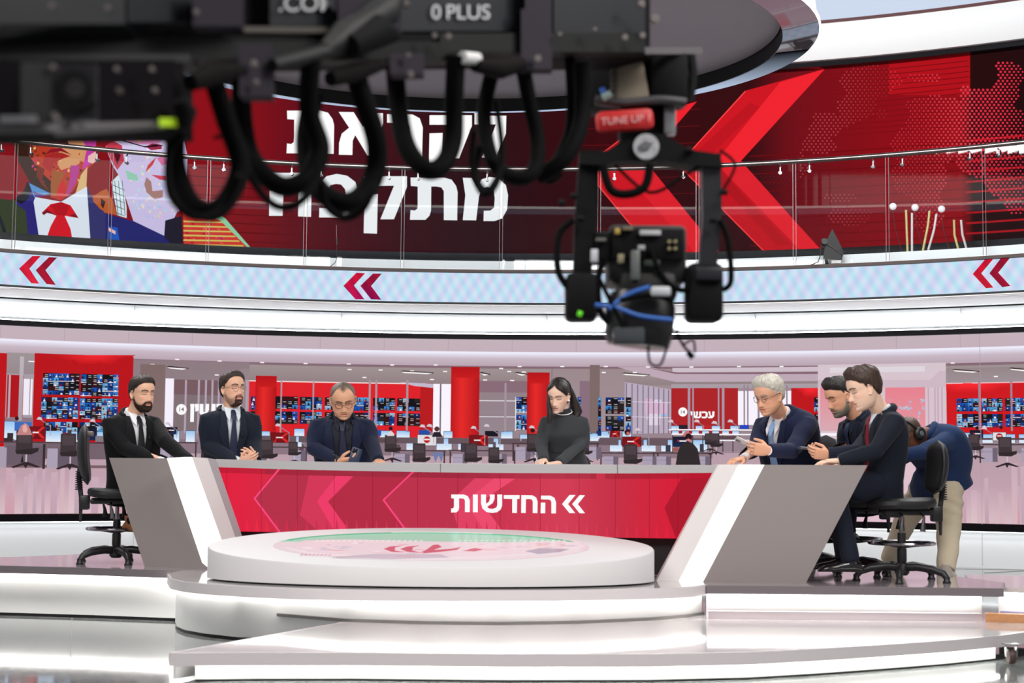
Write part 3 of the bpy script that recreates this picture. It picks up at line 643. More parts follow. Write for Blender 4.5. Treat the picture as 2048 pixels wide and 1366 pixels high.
table(1166, 1200, 886, 34); chair(1170, 900, .6); L.r(1194, 862, 1204, 872, (30, 50, 110), 9)
L.r(1200, 876, 1420, 880, (108, 88, 98), 8.8)
blue(1184, 867, 1202, 878); blue(1207, 867, 1220, 877); redscreen(1222, 862, 1240, 874, 9); L.d(1256, 865, 6, (56, 26, 30), 9.8); L.d(1257, 867, 3.2, (200, 110, 100), 10)
table(1200, 1320, 905, 30); blue(1221, 880, 1246, 903); redscreen(1246, 874, 1283, 893); blue(1284, 880, 1312, 903); chair(1262, 915, .86); lamp(1277, 860, 1)
table(1305, 1425, 905, 30); blue(1323, 880, 1348, 903); redscreen(1347, 874, 1380, 893, 9, 1); blue(1386, 880, 1415, 903); L.r(1332, 890, 1342, 903, (60, 60, 76), 9.4); L.r(1400, 888, 1408, 903, (60, 60, 76), 9.4)
L.p([(1352, 930), (1356, 905), (1362, 890), (1372, 884), (1386, 886), (1396, 898), (1402, 930)], (50, 44, 46), 12); L.d(1378, 874, 7, (44, 24, 28), 12.3); L.p([(1371, 880), (1378, 877), (1384, 881), (1380, 884)], (206, 130, 124), 12.5)
L.p([(1345, 896), (1356, 894), (1358, 902), (1348, 904)], (160, 90, 84), 12.2); L.p([(1364, 872), (1374, 860), (1380, 866), (1376, 874)], (190, 120, 120), 12.1)
for x in (1343, 1392, 1424, 1461): blue(x, 852, x + 16, 860, 8.2)
for x, c in ((1405, (190, 40, 44)), (1358, (40, 34, 44)), (1480, (40, 70, 190))): L.r(x, 850, x + 18, 858, c, 8.7)
for x, y, s in ((1343, 843, .5), (1395, 843, .6), (1430, 846, .5), (1462, 843, .5)): lamp(x, y, s)
L.r(1338, 859, 1640, 861.4, (250, 248, 252), 9.6); L.r(1344, 868, 1640, 870.4, (250, 248, 252), 9.6); L.r(1420, 880, 1640, 882.4, (246, 242, 248), 9.6)
for x in range(1345, 1480, 20): blue(x, 862, x + 13, 868, 8.8); L.r(x, 870, x + 2, 905, DK, 9.2)
L.r(1408, 872, 1480, 880, (90, 70, 76), 9.3); chair(1430, 885, .6); chair(1418, 882, .5); L.r(1430, 904, 1500, 906, (150, 126, 140), 9.4)
for x in (1590, 1610, 1625): blue(x, 858, x + 14, 866, 8.8)
L.r(1600, 860, 1640, 867, (60, 80, 200), 9.2); L.d(1626, 852, 5, (60, 30, 34), 10); L.d(1626, 854, 3, (210, 120, 110), 10.2)
chair(1614, 885, .7)
# right rows
L.r(1900, 876, 2060, 880, (90, 70, 78), 9); table(1955, 2080, 888, 38); blue(1921, 866, 1938, 878); redscreen(1939, 861, 1964, 876, 9, 1); blue(1963, 869, 1984, 886); redscreen(1984, 865, 2010, 881, 9, 2); blue(2011, 869, 2028, 886); blue(2036, 869, 2060, 886)
chair(2008, 900, .85, 11); chair(1946, 890, .7, 11); L.d(1953, 856, 3.4, (40, 26, 34), 12); L.d(2001, 855, 3.4, (50, 30, 34), 12); lamp(1968, 857, .6)
L.build('led_video_wall', screenmat('led_wall_screen', 1.0, .35, .15))
lw_obj = bpy.data.objects['led_video_wall']
tag(lw_obj, 'wide curved lower video wall showing a red and grey newsroom behind the desk', 'video wall')
st(arc([(R_LED + .005, zb - .02), (R_LED + .005, zt + .02), (R_LED + .2, zt + .02), (R_LED + .2, zb - .02)], 'wall_display_backing', M_black))

# ------------------------------------------------------------------ ribbon display along the balcony edge
RR = 8.8; ZR = 16.5
def rib(x, y, lay):
    p = S(x, y, RR); a = math.atan2(p.x - CX, p.y - CY); return cyl(a, RR - .0025 * lay, p.z)
B = Screen(rib, 50)
mb = MB(); n = 120; vs = []
for i in range(n + 1):
    a = A0 + (A1 - A0) * i / n; vs += [cyl(a, RR, z_(1.69)), cyl(a, RR, z_(2.01))]
B.mb.add(vs, [(2 * i, 2 * i + 2, 2 * i + 3, 2 * i + 1) for i in range(n)], 0, rgb(212, 228, 245))
def chev(pts, c, c2):
    ys = [p[1] for p in pts]; B.poly(pts, lambda x, y: tuple(c[i] + (c2[i] - c[i]) * (y - min(ys)) / (max(ys) - min(ys)) for i in range(3)), 2)
cr, cd_ = (214, 22, 52), (160, 20, 48)
f5 = lambda l: [(x / 2.56, 480 + y / 2.56) for x, y in l]; f8 = lambda l: [(1620 + x / 3.69, 330 + y / 3.69) for x, y in l]
chev(f5([(97, 147), (165, 82), (208, 82), (150, 147), (200, 224), (160, 222)]), cr, (226, 40, 64)); chev(f5([(182, 155), (250, 88), (292, 90), (232, 155), (285, 230), (238, 226)]), cd_, (180, 30, 56))
chev(f5([(1758, 235), (1825, 168), (1870, 170), (1812, 233), (1866, 304), (1820, 304)]), cr, (190, 20, 90)); chev(f5([(1845, 235), (1910, 172), (1955, 172), (1900, 236), (1952, 306), (1900, 304)]), cd_, (150, 16, 80))
chev(f8([(1202, 805), (1295, 695), (1355, 693), (1265, 800), (1355, 905), (1300, 910)]), cr, (220, 30, 50)); chev(f8([(1325, 800), (1410, 688), (1480, 683), (1390, 795), (1480, 893), (1420, 902)]), cd_, (170, 24, 54))
tag(B.build('ribbon_display', screenmat('ribbon_screen', 1.0, .4, .1, moire=1)), 'narrow curved pale blue ribbon display with red double chevrons on the balcony edge', 'ribbon display')

# ------------------------------------------------------------------ upper display: title, chevrons and dotted map
def upf(x, y, lay):
    p = S(x, y, R_LED); a = math.atan2(p.x - CX, p.y - CY); return cyl(a, R_LED - .0025 * lay, p.z)
U = Screen(upf, 40); zu0, zu1 = z_(2.50), z_(4.585)
def ucol(x):
    ks = [(-400, (140, 14, 24)), (380, (142, 14, 24)), (500, (128, 14, 24)), (560, (110, 14, 26)), (640, (84, 16, 28)), (800, (58, 16, 24)), (960, (44, 18, 24)), (1080, (50, 10, 16)), (1200, (56, 8, 14)), (1500, (52, 12, 16)), (1580, (112, 14, 24)), (1775, (140, 12, 22)), (1940, (150, 14, 22)), (1950, (40, 10, 12)), (2048, (34, 10, 12)), (2600, (60, 10, 14))]
    for (a, c), (b, d) in zip(ks, ks[1:]):
        if a <= x <= b: t = (x - a) / (b - a); return tuple(c[i] + (d[i] - c[i]) * t for i in range(3))
    return (60, 10, 14)
xs_ = list(range(-400, 2600, 25)); vs = []; cs = []
for x in xs_:
    a = ang(min(max(x, -900), 2900), R_LED)
    for z in (zu0, zu1): vs.append(cyl(a, R_LED, z)); cs.append(rgb(*ucol(x)))
U.mb.add(vs, [(2 * i, 2 * i + 2, 2 * i + 3, 2 * i + 1) for i in range(len(xs_) - 1)], 0, cs)
def ux(x, z): return cyl(ang(x, R_LED), R_LED, z)
def uline(x0, x1, z, th, c, lay=1):
    n = max(2, int((x1 - x0) / 40)); v = []
    for i in range(n + 1):
        a = ang(x0 + (x1 - x0) * i / n, R_LED); v += [cyl(a, R_LED - .0025 * lay, z), cyl(a, R_LED - .0025 * lay, z + th)]
    U.mb.add(v, [(2 * i, 2 * i + 2, 2 * i + 3, 2 * i + 1) for i in range(n)], 0, rgb(*c))
for k in range(9): uline(360, 680, zu0 + .06 + k * .105, .012, (96, 8, 16), 1)
for k in range(11): uline(1500, 1945, zu0 + .06 + k * .105, .012, (112, 8, 16), 1)
for k in range(10): uline(1935, 2400, zu0 + .08 + k * .115, .022, (176, 20, 28), 1)
for k in range(14): uline(1640, 1945, zu0 + 1.3 + k * .06, .01, (124, 10, 18), 1)
for k in range(9): uline(1160, 1400, zu0 + .3 + k * .2, .006, (110, 14, 22), 1)
U.rect(1778, 108, 1940, 190, (176, 16, 26), .5)
# chevrons
def chv(pts, edge, c=(214, 26, 38), e=(255, 70, 70)):
    U.poly(pts, c, 2)
    for (a, b) in edge:
        dx, dy = b[0] - a[0], b[1] - a[1]; l = math.hypot(dx, dy); nx, ny = -dy / l * 2.2, dx / l * 2.2
        U.poly([a, b, (b[0] + nx, b[1] + ny), (a[0] + nx, a[1] + ny)], e, 2.6)
chv([(1490, 182), (1650, 138), (1480, 324), (1645, 502), (1528, 504), (1355, 330)], [((1355, 330), (1490, 182)), ((1528, 504), (1355, 330))], (206, 22, 34))
U.poly([(1560, 165), (1650, 138), (1482, 322), (1640, 498), (1600, 500), (1430, 325)], (240, 36, 48), 2.3)
U.poly([(1396, 300), (1500, 205), (1520, 215), (1420, 312)], (190, 20, 32), 2.5); U.poly([(1420, 345), (1445, 345), (1580, 490), (1555, 492)], (190, 20, 30), 2.5)
chv([(1300, 234), (1394, 203), (1290, 322), (1440, 506), (1308, 508), (1165, 335)], [((1165, 335), (1300, 234)), ((1308, 508), (1165, 335))], (220, 24, 36))
U.poly([(1330, 222), (1394, 203), (1290, 322), (1438, 505), (1390, 506), (1235, 330)], (238, 34, 46), 2.3)
# dotted world map
blobs = [(1742, 165, 62, 34), (1712, 215, 40, 26), (1690, 240, 20, 14), (1764, 226, 12, 9), (1650, 250, 34, 28), (1640, 290, 34, 18), (1848, 155, 34, 11), (1870, 215, 60, 24), (1900, 250, 90, 40), (1850, 290, 70, 46), (1840, 350, 56, 50), (1855, 420, 34, 46), (1980, 190, 60, 36), (2010, 150, 40, 26), (1960, 260, 110, 60), (1990, 320, 80, 40), (2020, 370, 50, 30), (2030, 410, 22, 22), (1700, 430, 44, 22), (1680, 395, 34, 10), (1560, 330, 60, 40), (1590, 280, 34, 30)]
holes = [(1960, 150, 34, 30), (1800, 190, 22, 18)]
def indot(x, y): return any(((x - a) / c)**2 + ((y - b) / d)**2 < 1 for a, b, c, d in blobs) and not any(((x - a) / c)**2 + ((y - b) / d)**2 < 1 for a, b, c, d in holes)
row = 0; y = 120.
while y < 500:
    x = 1500. + (row % 2) * 4.4
    while x < 2110:
        if indot(x, y):
            dk = x > 1945; big = 2.6 if x > 1780 else 1.7
            c = (222, 44, 66) if dk else ((214, 60, 74) if x > 1780 else ((176, 60, 70) if x > 1600 else (96, 34, 40)))
            if x < 1660 and y < 330 and x < 1690 - y * .4 + 30: x += 8.8; continue
            U.disc(x, y, big * (.8 + .3 * math.sin(x * .02)), c, 1.6, 6)
        x += 8.8
    y += 5.1 if 0 else 6.0; row += 1
# white title lettering
A_ = lambda l: [(530 + x / 4.877, 200 + y / 4.877) for x, y in l]; B_ = lambda l: [(780 + x / 4.877, 200 + y / 4.877) for x, y in l]
Wt = (255, 255, 255)
TAV = [(200, 758), (520, 757), (600, 778), (645, 840), (660, 900), (655, 1175), (525, 1172), (525, 892), (502, 855), (455, 845), (402, 845), (400, 1080), (385, 1130), (345, 1170), (195, 1170), (200, 1075), (242, 1080), (266, 1062), (270, 1020), (270, 845), (203, 840)]
U.poly(B_(TAV), Wt, 4); U.poly(A_([(x + 14, y * 1.01 - 660) for x, y in TAV]), Wt, 4)
U.poly(A_([(718, 118), (865, 120), (958, 262), (1016, 228), (1035, 130), (1150, 130), (1150, 230), (1105, 330), (1030, 368), (1155, 543), (1000, 543), (880, 345), (855, 400), (852, 538), (720, 535), (722, 420), (748, 330), (820, 272)]), Wt, 4)
U.poly(B_([(-29, 140), (220, 143), (290, 180), (320, 270), (312, 555), (190, 550), (190, 270), (172, 235), (130, 226), (-29, 222)]), Wt, 4)
for dx, dy, f in ((0, 0, A_), (-585 - 0, -595, B_)):
    q = lambda l: f([(x + dx, y + dy) for x, y in l])
    U.poly(q([(970, 745), (1384, 745), (1384, 850), (1258, 1165), (1125, 1165), (1258, 838), (970, 838)]), Wt, 4); U.poly(q([(970, 922), (1100, 918), (1092, 1305), (962, 1300)]), Wt, 4)
U.poly(B_([(825, 60), (925, 60), (925, 155), (1135, 155), (1130, 330), (1030, 562), (895, 562), (1035, 240), (825, 240)]), Wt, 4)
U.poly(B_([(710, 760), (800, 762), (848, 850), (895, 775), (970, 752), (1060, 765), (1130, 830), (1152, 930), (1142, 1070), (1095, 1155), (1020, 1182), (912, 1182), (915, 1082), (980, 1080), (1015, 1050), (1022, 960), (1010, 880), (960, 850), (905, 862), (868, 940), (840, 1175), (710, 1173), (735, 930)]), Wt, 4)
U.poly(A_([(545, 800), (600, 745), (700, 722), (800, 740), (880, 800), (915, 900), (900, 1020), (850, 1100), (760, 1147), (527, 1147), (530, 1055), (700, 1055), (765, 1030), (790, 940), (780, 870), (740, 825), (690, 820), (640, 832), (620, 860), (640, 905), (690, 915), (690, 985), (600, 975), (545, 920), (530, 860)]), Wt, 4)
U.poly([(539, 346), (600, 346), (615, 352), (623, 372), (622, 434), (596, 433), (597, 378), (590, 367), (575, 364), (539, 363)], Wt, 4); U.poly([(539, 381), (567, 381), (565, 432), (538, 432)], Wt, 4)
# colour-posterised portraits of two men (generic)
f7 = lambda l: [(x / 4.269, 200 + y / 4.269) for x, y in l]
def pp(l, c, lay=3): U.poly(f7(l), c, lay)
pp([(-40, 840), (150, 860), (230, 960), (320, 1165), (-40, 1150)], (58, 66, 44)); pp([(-30, 900), (60, 1140), (30, 1150), (-30, 960)], (34, 40, 50), 3.2)
pp([(130, 880), (260, 690), (300, 800), (330, 1170), (240, 1160), (220, 950)], (44, 36, 120), 3.4); pp([(120, 850), (200, 780), (230, 700), (262, 720), (255, 830), (180, 890)], (30, 18, 22), 3.5)
pp([(130, 340), (300, 200), (700, 180), (820, 300), (820, 520), (740, 600), (620, 780), (520, 860), (430, 830), (260, 710), (180, 560)], (196, 60, 36), 3.6)
pp([(110, 340), (260, 340), (250, 480), (330, 600), (440, 700), (430, 830), (260, 710), (150, 520)], (58, 30, 18), 3.8)
pp([(320, 560), (380, 590), (360, 680), (420, 780), (350, 720), (310, 640)], (120, 40, 20), 4.1)
pp([(400, 300), (640, 280), (740, 340), (740, 500), (650, 560), (520, 600), (470, 520), (500, 420), (400, 380)], (226, 160, 110), 4)
pp([(640, 200), (790, 260), (820, 360), (780, 540), (700, 600), (740, 420), (690, 300)], (206, 60, 170), 4.2); pp([(600, 560), (680, 560), (650, 700), (590, 800), (560, 820), (600, 660)], (190, 60, 150), 4.2)
pp([(380, 470), (430, 420), (520, 410), (610, 470), (520, 440), (440, 450)], (150, 20, 40), 4.6); pp([(380, 480), (440, 455), (520, 450), (600, 480), (540, 500), (460, 540), (430, 620), (360, 560)], (180, 40, 40), 4.4)
pp([(300, 330), (420, 300), (560, 320), (600, 400), (540, 380), (420, 390), (330, 380)], (90, 14, 24), 4.3); pp([(500, 740), (530, 680), (560, 740), (540, 830), (515, 860), (490, 820)], (216, 30, 34), 4.6); pp([(440, 600), (560, 620), (500, 740), (470, 830), (430, 800)], (168, 90, 40), 4.3)
pp([(750, 480), (815, 440), (825, 520), (790, 545), (750, 530)], (248, 200, 190), 4.4); pp([(690, 640), (745, 570), (735, 760), (640, 810)], (232, 190, 130), 4.2)
pp([(300, 830), (520, 870), (740, 740), (770, 1190), (330, 1165), (285, 870)], (232, 238, 248), 4.6); pp([(245, 710), (430, 800), (290, 830)], (90, 150, 210), 4.7); pp([(280, 780), (400, 820), (300, 830)], (90, 60, 140), 4.9)
pp([(355, 965), (430, 890), (520, 872), (600, 900), (670, 1010), (550, 990), (600, 1100), (615, 1182), (400, 1168), (430, 1080), (480, 990), (400, 960)], (222, 22, 38), 5); pp([(430, 900), (520, 874), (590, 905), (560, 990), (480, 985)], (190, 14, 28), 5.3)
pp([(355, 965), (400, 935), (480, 985), (400, 965), (370, 985)], (130, 16, 34), 5.5); pp([(590, 990), (640, 970), (670, 1010)], (130, 16, 34), 5.5)
pp([(740, 740), (820, 900), (900, 960), (900, 1230), (770, 1190)], (54, 52, 110), 4.5); pp([(770, 840), (860, 780), (910, 760), (960, 860), (1000, 985), (880, 960)], (196, 94, 40), 4.5); pp([(860, 840), (900, 870), (880, 930), (860, 900)], (60, 30, 24), 4.8)
pp([(900, 400), (980, 350), (1080, 340), (1250, 200), (1420, 180), (1560, 300), (1600, 480), (1590, 680), (1540, 900), (1400, 1180), (1340, 1140), (1140, 1040), (1060, 800), (1010, 640), (960, 560)], (214, 200, 236), 3.7)
pp([(900, 390), (970, 350), (1040, 390), (1060, 520), (1000, 600), (950, 520)], (200, 60, 80), 4.2); pp([(960, 420), (1030, 470), (1000, 560)], (90, 20, 40), 4.4)
pp([(1040, 290), (1200, 240), (1300, 220), (1420, 300), (1340, 380), (1220, 380), (1100, 360)], (236, 150, 200), 4.2); pp([(1100, 270), (1180, 250), (1140, 330)], (220, 60, 170), 4.4); pp([(1180, 250), (1230, 260), (1200, 360), (1160, 350)], (236, 200, 110), 4.4)
pp([(1030, 335), (1230, 395), (1390, 385), (1390, 392), (1240, 408), (1025, 345)], (34, 20, 34), 4.8); pp([(1240, 400), (1300, 370), (1380, 385), (1380, 420), (1290, 430)], (150, 40, 70), 4.7); pp([(1290, 385), (1350, 380), (1340, 400), (1290, 402)], (26, 14, 24), 5)
pp([(1340, 480), (1300, 560), (1240, 620), (1260, 560)], (214, 50, 60), 4.6); pp([(1340, 500), (1400, 470), (1440, 540), (1380, 560)], (238, 120, 170), 4.5); pp([(1290, 640), (1420, 650), (1420, 690), (1360, 680)], (214, 50, 80), 4.8)
pp([(1250, 660), (1290, 700), (1300, 780), (1390, 770), (1390, 830), (1320, 850), (1250, 790), (1230, 720)], (170, 120, 110), 4.6); pp([(1070, 600), (1170, 640), (1180, 690), (1090, 680)], (150, 210, 180), 4.5)
for k in range(70):
    x, y = random.uniform(1090, 1500), random.uniform(560, 1000)
    if x > 1110 + (y - 560) * .1: pp([(x, y), (x + 22, y + 5), (x + 26, y + 24), (x + 4, y + 20)], random.choice([(226, 214, 246), (180, 230, 226), (190, 200, 244), (230, 220, 190), (236, 190, 230)]), 4.3)
pp([(950, 700), (1010, 640), (1060, 800), (1080, 920), (1080, 1010), (1000, 985)], (226, 240, 244), 4.7)
for k in range(5): pp([(955 + k * 8, 720 + k * 60), (1065, 770 + k * 55), (1066, 775 + k * 55), (955 + k * 8, 727 + k * 60)], (60, 80, 110), 5)
for k in range(3): pp([(975 + k * 32, 690), (980 + k * 32, 690), (1010 + k * 30, 985), (1004 + k * 30, 985)], (60, 80, 110), 5)
pp([(900, 970), (1150, 1040), (1400, 1160), (1480, 1230), (900, 1230)], (36, 38, 112), 4.4); pp([(930, 1080), (1000, 1090), (1020, 1200), (930, 1190)], (30, 90, 190), 4.8); pp([(925, 1090), (985, 1120), (985, 1150), (930, 1120)], (246, 190, 180), 5)
pp([(1410, 1030), (1550, 990), (1560, 1240), (1470, 1240), (1400, 1170)], (30, 26, 44), 4.6); pp([(1560, 880), (1800, 960), (1900, 1030), (2140, 1260), (1570, 1240)], (216, 60, 50), 4.5)
pp([(1590, 890), (1820, 940), (1920, 1010), (2140, 1262), (2110, 1258), (1880, 1030), (1700, 950)], (150, 214, 170), 5)
for k in range(6): pp([(1565, 1030 + k * 40), (1900 + k * 35, 1040 + k * 40), (1905 + k * 35, 1052 + k * 40), (1565, 1044 + k * 40)], (222, 200, 100), 4.8)
for k in range(50):
    x = random.uniform(1580, 1950); y = random.uniform(960, 1220)
    if y > 930 + (x - 1560) * .55: pp([(x, y), (x + 24, y + 4), (x + 30, y + 20), (x + 6, y + 22)], random.choice([(190, 20, 40), (230, 90, 70), (200, 50, 90)]), 4.7)
# coarse colour mottling of the portraits
for k in range(260):
    if k < 150: x, y = random.uniform(190, 760), random.uniform(300, 800); ok = ((x - 500) / 270)**2 + ((y - 480) / 310)**2 < .85; pal = [(214, 60, 40), (176, 40, 30), (232, 150, 90), (90, 30, 20), (240, 190, 120), (190, 50, 120), (120, 60, 30)]
    else: x, y = random.uniform(1050, 1540), random.uniform(300, 1000); ok = x > 1080 + max(0, y - 600) * .2; pal = [(236, 220, 248), (214, 190, 240), (180, 224, 226), (240, 190, 220), (240, 230, 200), (196, 206, 246)]
    if ok:
        c = random.choice(pal); n_ = 6; rr_ = [random.uniform(4, 17) for _ in range(n_)]
        U.poly(f7([(x + rr_[j] * math.cos(j * 6.283 / n_), y + rr_[j] * 1.2 * math.sin(j * 6.283 / n_)) for j in range(n_)]), c, 4.05 if k < 150 else 4.15)
tag(U.build('upper_video_wall', screenmat('upper_wall_screen', 1.0, .35, .15)), 'curved upper video wall with white lettering, red chevrons and two posterised portraits', 'video wall')
st(arc([(R_LED + .005, zu0 - .05), (R_LED + .005, zu1 + .02), (R_LED + .25, zu1 + .02), (R_LED + .25, zu0 - .05)], 'wall_upper_backing', M_black))
# third tier pale display
T = Screen(lambda x, y, l: None); vs = []
for i in range(n + 1):
    a = A0 + (A1 - A0) * i / n; vs += [cyl(a, R_LED, z_(5.1)), cyl(a, R_LED, z_(6.4))]
T.mb.add(vs, [(2 * i, 2 * i + 2, 2 * i + 3, 2 * i + 1) for i in range(n)], 0, rgb(206, 218, 238))
tag(T.build('top_video_wall', screenmat('top_wall_screen', 1.0, .35, .1)), 'plain pale blue curved display at the very top of the studio wall', 'video wall')
# ------------------------------------------------------------------ news desk
M_dgrey = mat('desk_grey_laminate', rgb(146, 137, 135), .42, spec=.4)
M_dpale = mat('desk_pale_laminate', rgb(232, 226, 225), .35)
M_dside = mat('desk_silver_side', rgb(186, 184, 188), .3, .2)
M_glow = emat('desk_glow_panel', (1, .995, .97), 1.35)
M_alu = mat('desk_brushed_rim', rgb(206, 203, 204), .28, .35, bump=.03, bscale=200)
desk = tag(empty('news_desk'), 'long curved studio desk with slanted grey wings and red front display reading in white lettering', 'desk')
def vplane(px, py, A, B):        # hit of a pixel ray with the vertical plane through A and B
    n = Vector((B.y - A.y, A.x - B.x, 0)).normalized(); d = ray(px, py)
    return CP + d * ((A - CP).dot(n) / d.dot(n))
def panel(name, pts, A, B, m, th=.06):
    q = [vplane(x, y, A, B) for x, y in pts]; n = Vector((B.y - A.y, A.x - B.x, 0)).normalized()
    if n.y < 0: n = -n
    mb = MB(); mb.prism(q, n * th); o = mb.build(name, m, desk, smooth=False); return q
Ra, Rb = PZ(1313, 1162.5, ZP), PZ(1612, 1165.5, ZP)
rp = panel('pale_panel', [(1437, 929), (1477, 929), (1357, 1163), (1313, 1162.5)], Ra, Rb, M_dpale)
rp2 = panel('glow_panel', [(1477, 929), (1529, 929.5), (1406, 1164), (1357, 1163)], Ra, Rb, M_glow)
rp3 = panel('end_panel', [(1529, 929.5), (1735, 930.5), (1612, 1165.5), (1406, 1164)], Ra, Rb, M_dgrey)
La, Lb, Lc = PZ(289, 1133, ZP), PZ(420, 1138.5, ZP), PZ(420, 1138.5, ZP) + Vector((.36, .42, 0))
lp = panel('end_panel', [(218, 915.5), (345, 917), (420, 1138.5), (289, 1133)], La, Lb, M_dgrey)
panel('glow_panel', [(345, 916), (384, 914), (447, 1090), (458, 1130), (420, 1138.5)], Lb, Lc, M_glow)
panel('pale_panel', [(384, 914), (415, 916), (478, 1095), (486, 1125), (458, 1130), (447, 1090)], Lb, Lc, M_dpale)
lq = panel('silver_edge', [(415, 916), (431, 918.5), (492, 1095), (502, 1122), (486, 1125), (478, 1095)], Lb, Lc, M_dside)
# amber bare edge along the left glow panel
mb = MB(); a0, b0 = vplane(346, 918, La, Lb), vplane(391, 1052, La, Lb); mb.tube([a0 + Vector((0, -.003, 0)), b0 + Vector((0, -.003, 0))], [.011, .003], 6); mb.build('worn_edge', mat('bare_amber_edge', rgb(222, 180, 110), .6, var=.3), desk)
YD = [(425, 10.80), (500, 10.74), (620, 10.66), (780, 10.58), (900, 10.54), (1050, 10.46), (1200, 10.34), (1330, 10.18), (1440, 10.0)]
def yd(x):
    for (a, c), (b, d) in zip(YD, YD[1:]):
        if x <= b: return c + (d - c) * (x - a) / (b - a)
    return YD[-1][1]
def pl(pts, x):
    for (a, c), (b, d) in zip(pts, pts[1:]):
        if x <= b: return c + (d - c) * (x - a) / (b - a)
    return pts[-1][1]
ptop = [(425, 918), (600, 922.5), (780, 925.8), (860, 927), (1000, 928.3), (1200, 929.8), (1440, 930)]
prim = [(425, 934), (600, 939.5), (780, 943), (860, 944.5), (1000, 946), (1250, 947), (1440, 945.5)]
pbot = [(425, 1061), (480, 1063), (870, 1070), (1352, 1077), (1440, 1078)]
xs = [431, 480, 530, 580, 630, 680, 730, 780, 830, 880, 930, 980, 1030, 1080, 1130, 1180, 1230, 1280, 1330, 1380, 1436]
def dstrip(name, f0, f1, dy, th, m, xr=xs):
    vs = []
    for x in xr:
        Y = yd(x) + dy; a, b = P(x, f0(x), Y), P(x, f1(x), Y); a.x = b.x
        vs += [a, b, b + Vector((0, th, 0)), a + Vector((0, th, 0))]
    nx = len(xr); mb = MB()
    fs = [(i * 4 + j, (i + 1) * 4 + j, (i + 1) * 4 + (j + 1) % 4, i * 4 + (j + 1) % 4) for i in range(nx - 1) for j in range(4)] + [(0, 1, 2, 3), tuple(4 * nx - 4 + j for j in range(4))]
    mb.add(vs, fs); return mb.build(name, m, desk)
dstrip('rim', lambda x: pl(ptop, x), lambda x: pl(prim, x), -.02, .05, M_alu)
# desktop, behind the rim and over both wings
zt_ = CAMZ + .008
fr = [P(x, 926, yd(x) + .02) for x in xs]
tp = [Vector((p.x, p.y, zt_)) for p in fr]
L0, L1 = lp[0], lp[1]
fl_ = [Vector((L0.x + .02, L0.y + .05, zt_)), Vector((L1.x, L1.y + .05, zt_)), Vector((lq[1].x - .02, lq[1].y + .03, zt_))]
rt_ = [Vector((rp[0].x + .02, rp[0].y + .06, zt_)), Vector((rp3[1].x - .02, rp3[1].y + .06, zt_))]
bk = [Vector((rp3[1].x - .02, 10.28, zt_)), Vector((1.55, 10.55, zt_)), Vector((.9, 10.98, zt_)), Vector((0, 11.14, zt_)), Vector((-1.0, 11.24, zt_)), Vector((-1.75, 11.35, zt_)), Vector((-2.2, 11.2, zt_)), Vector((L0.x + .02, 11.05, zt_))]
mb = MB(); mb.prism(fl_ + tp + rt_ + bk, (0, 0, -.035)); mb.build('desktop', mat('desktop_white', rgb(214, 208, 210), .25), desk, smooth=False)
for x in (881, 1235):
    mb = MB(); a, b = P(x, pl(ptop, x), yd(x) - .0215), P(x, pl(prim, x), yd(x) - .0215); mb.tube([a, b], .0016, 4); mb.build('rim_joint', M_blackm, desk)
dstrip('kick_panel', lambda x: pl(pbot, x) - 3, lambda x: pl(pbot, x) + 95, .10, .03, M_blackm)
for o in [q for q in COL.objects if q.name.startswith('kick_panel')]:
    for v in o.data.vertices:
        if v.co.z < .7: v.co.z = ZP + .002 if v.co.z < .5 else v.co.z
# inner returns that carry the wings
mb = MB(); mb.prism([rp[0] + Vector((0, .06, 0)), rp[3] + Vector((0, .06, 0)), rp[3] + Vector((.05, .5, 0)), rp[0] + Vector((.05, .5, 0))], (.03, 0, 0)); mb.build('inner_return', M_dpale, desk, smooth=False)
# front display of the desk
DS = Screen(lambda x, y, l: P(x, y, yd(x) - .002 * l), 24)
base = [(431, (228, 30, 62)), (520, (226, 40, 68)), (560, (196, 44, 70)), (700, (190, 52, 78)), (900, (188, 48, 74)), (1000, (206, 52, 80)), (1120, (214, 64, 88)), (1230, (200, 48, 70)), (1300, (212, 36, 60)), (1380, (222, 28, 56)), (1436, (214, 24, 50))]
def bc(x, y):
    for (a, c), (b, d) in zip(base, base[1:]):
        if x <= b: t = (x - a) / (b - a); return tuple(c[i] + (d[i] - c[i]) * t for i in range(3))
    return base[-1][1]
for a, b in zip(xs, xs[1:]):
    ys = [pl(prim, a) - 1, pl(prim, b) - 1, pl(pbot, b), pl(pbot, a)]
    N = 6
    for j in range(N):
        y0a, y0b = ys[0] + (ys[3] - ys[0]) * j / N, ys[1] + (ys[2] - ys[1]) * j / N; y1a, y1b = ys[0] + (ys[3] - ys[0]) * (j + 1) / N, ys[1] + (ys[2] - ys[1]) * (j + 1) / N
        q = [(a, y0a), (b, y0b), (b, y1b), (a, y1a)]; DS.mb.add([DS.fn(*p, 0) for p in q], [(0, 1, 2, 3)], 0, [rgb(*bc(*p)) for p in q])
clipb = lambda x: pl(pbot, x)
DS.poly([(560, 939), (708, 942), (652, 1003), (700, 1067), (562, 1065), (509, 997)], (184, 50, 74), .5)
DS.poly([(620, 941), (716, 942.5), (656, 1003), (702, 1067), (640, 1066), (600, 1030), (610, 985)], lambda x, y: (214, 56, 90), .8); DS.poly([(680, 942), (716, 942.5), (656, 1003), (702, 1067), (672, 1067), (634, 1003)], (240, 62, 106), 1)
DS.poly([(718, 943), (828, 944), (768, 1000), (818, 1068), (702, 1067), (657, 1004)], (182, 44, 68), 1.2); DS.poly([(830, 944), (1000, 947), (940, 1002), (985, 1071), (818, 1068), (768, 1000)], (190, 50, 76), 1.1)
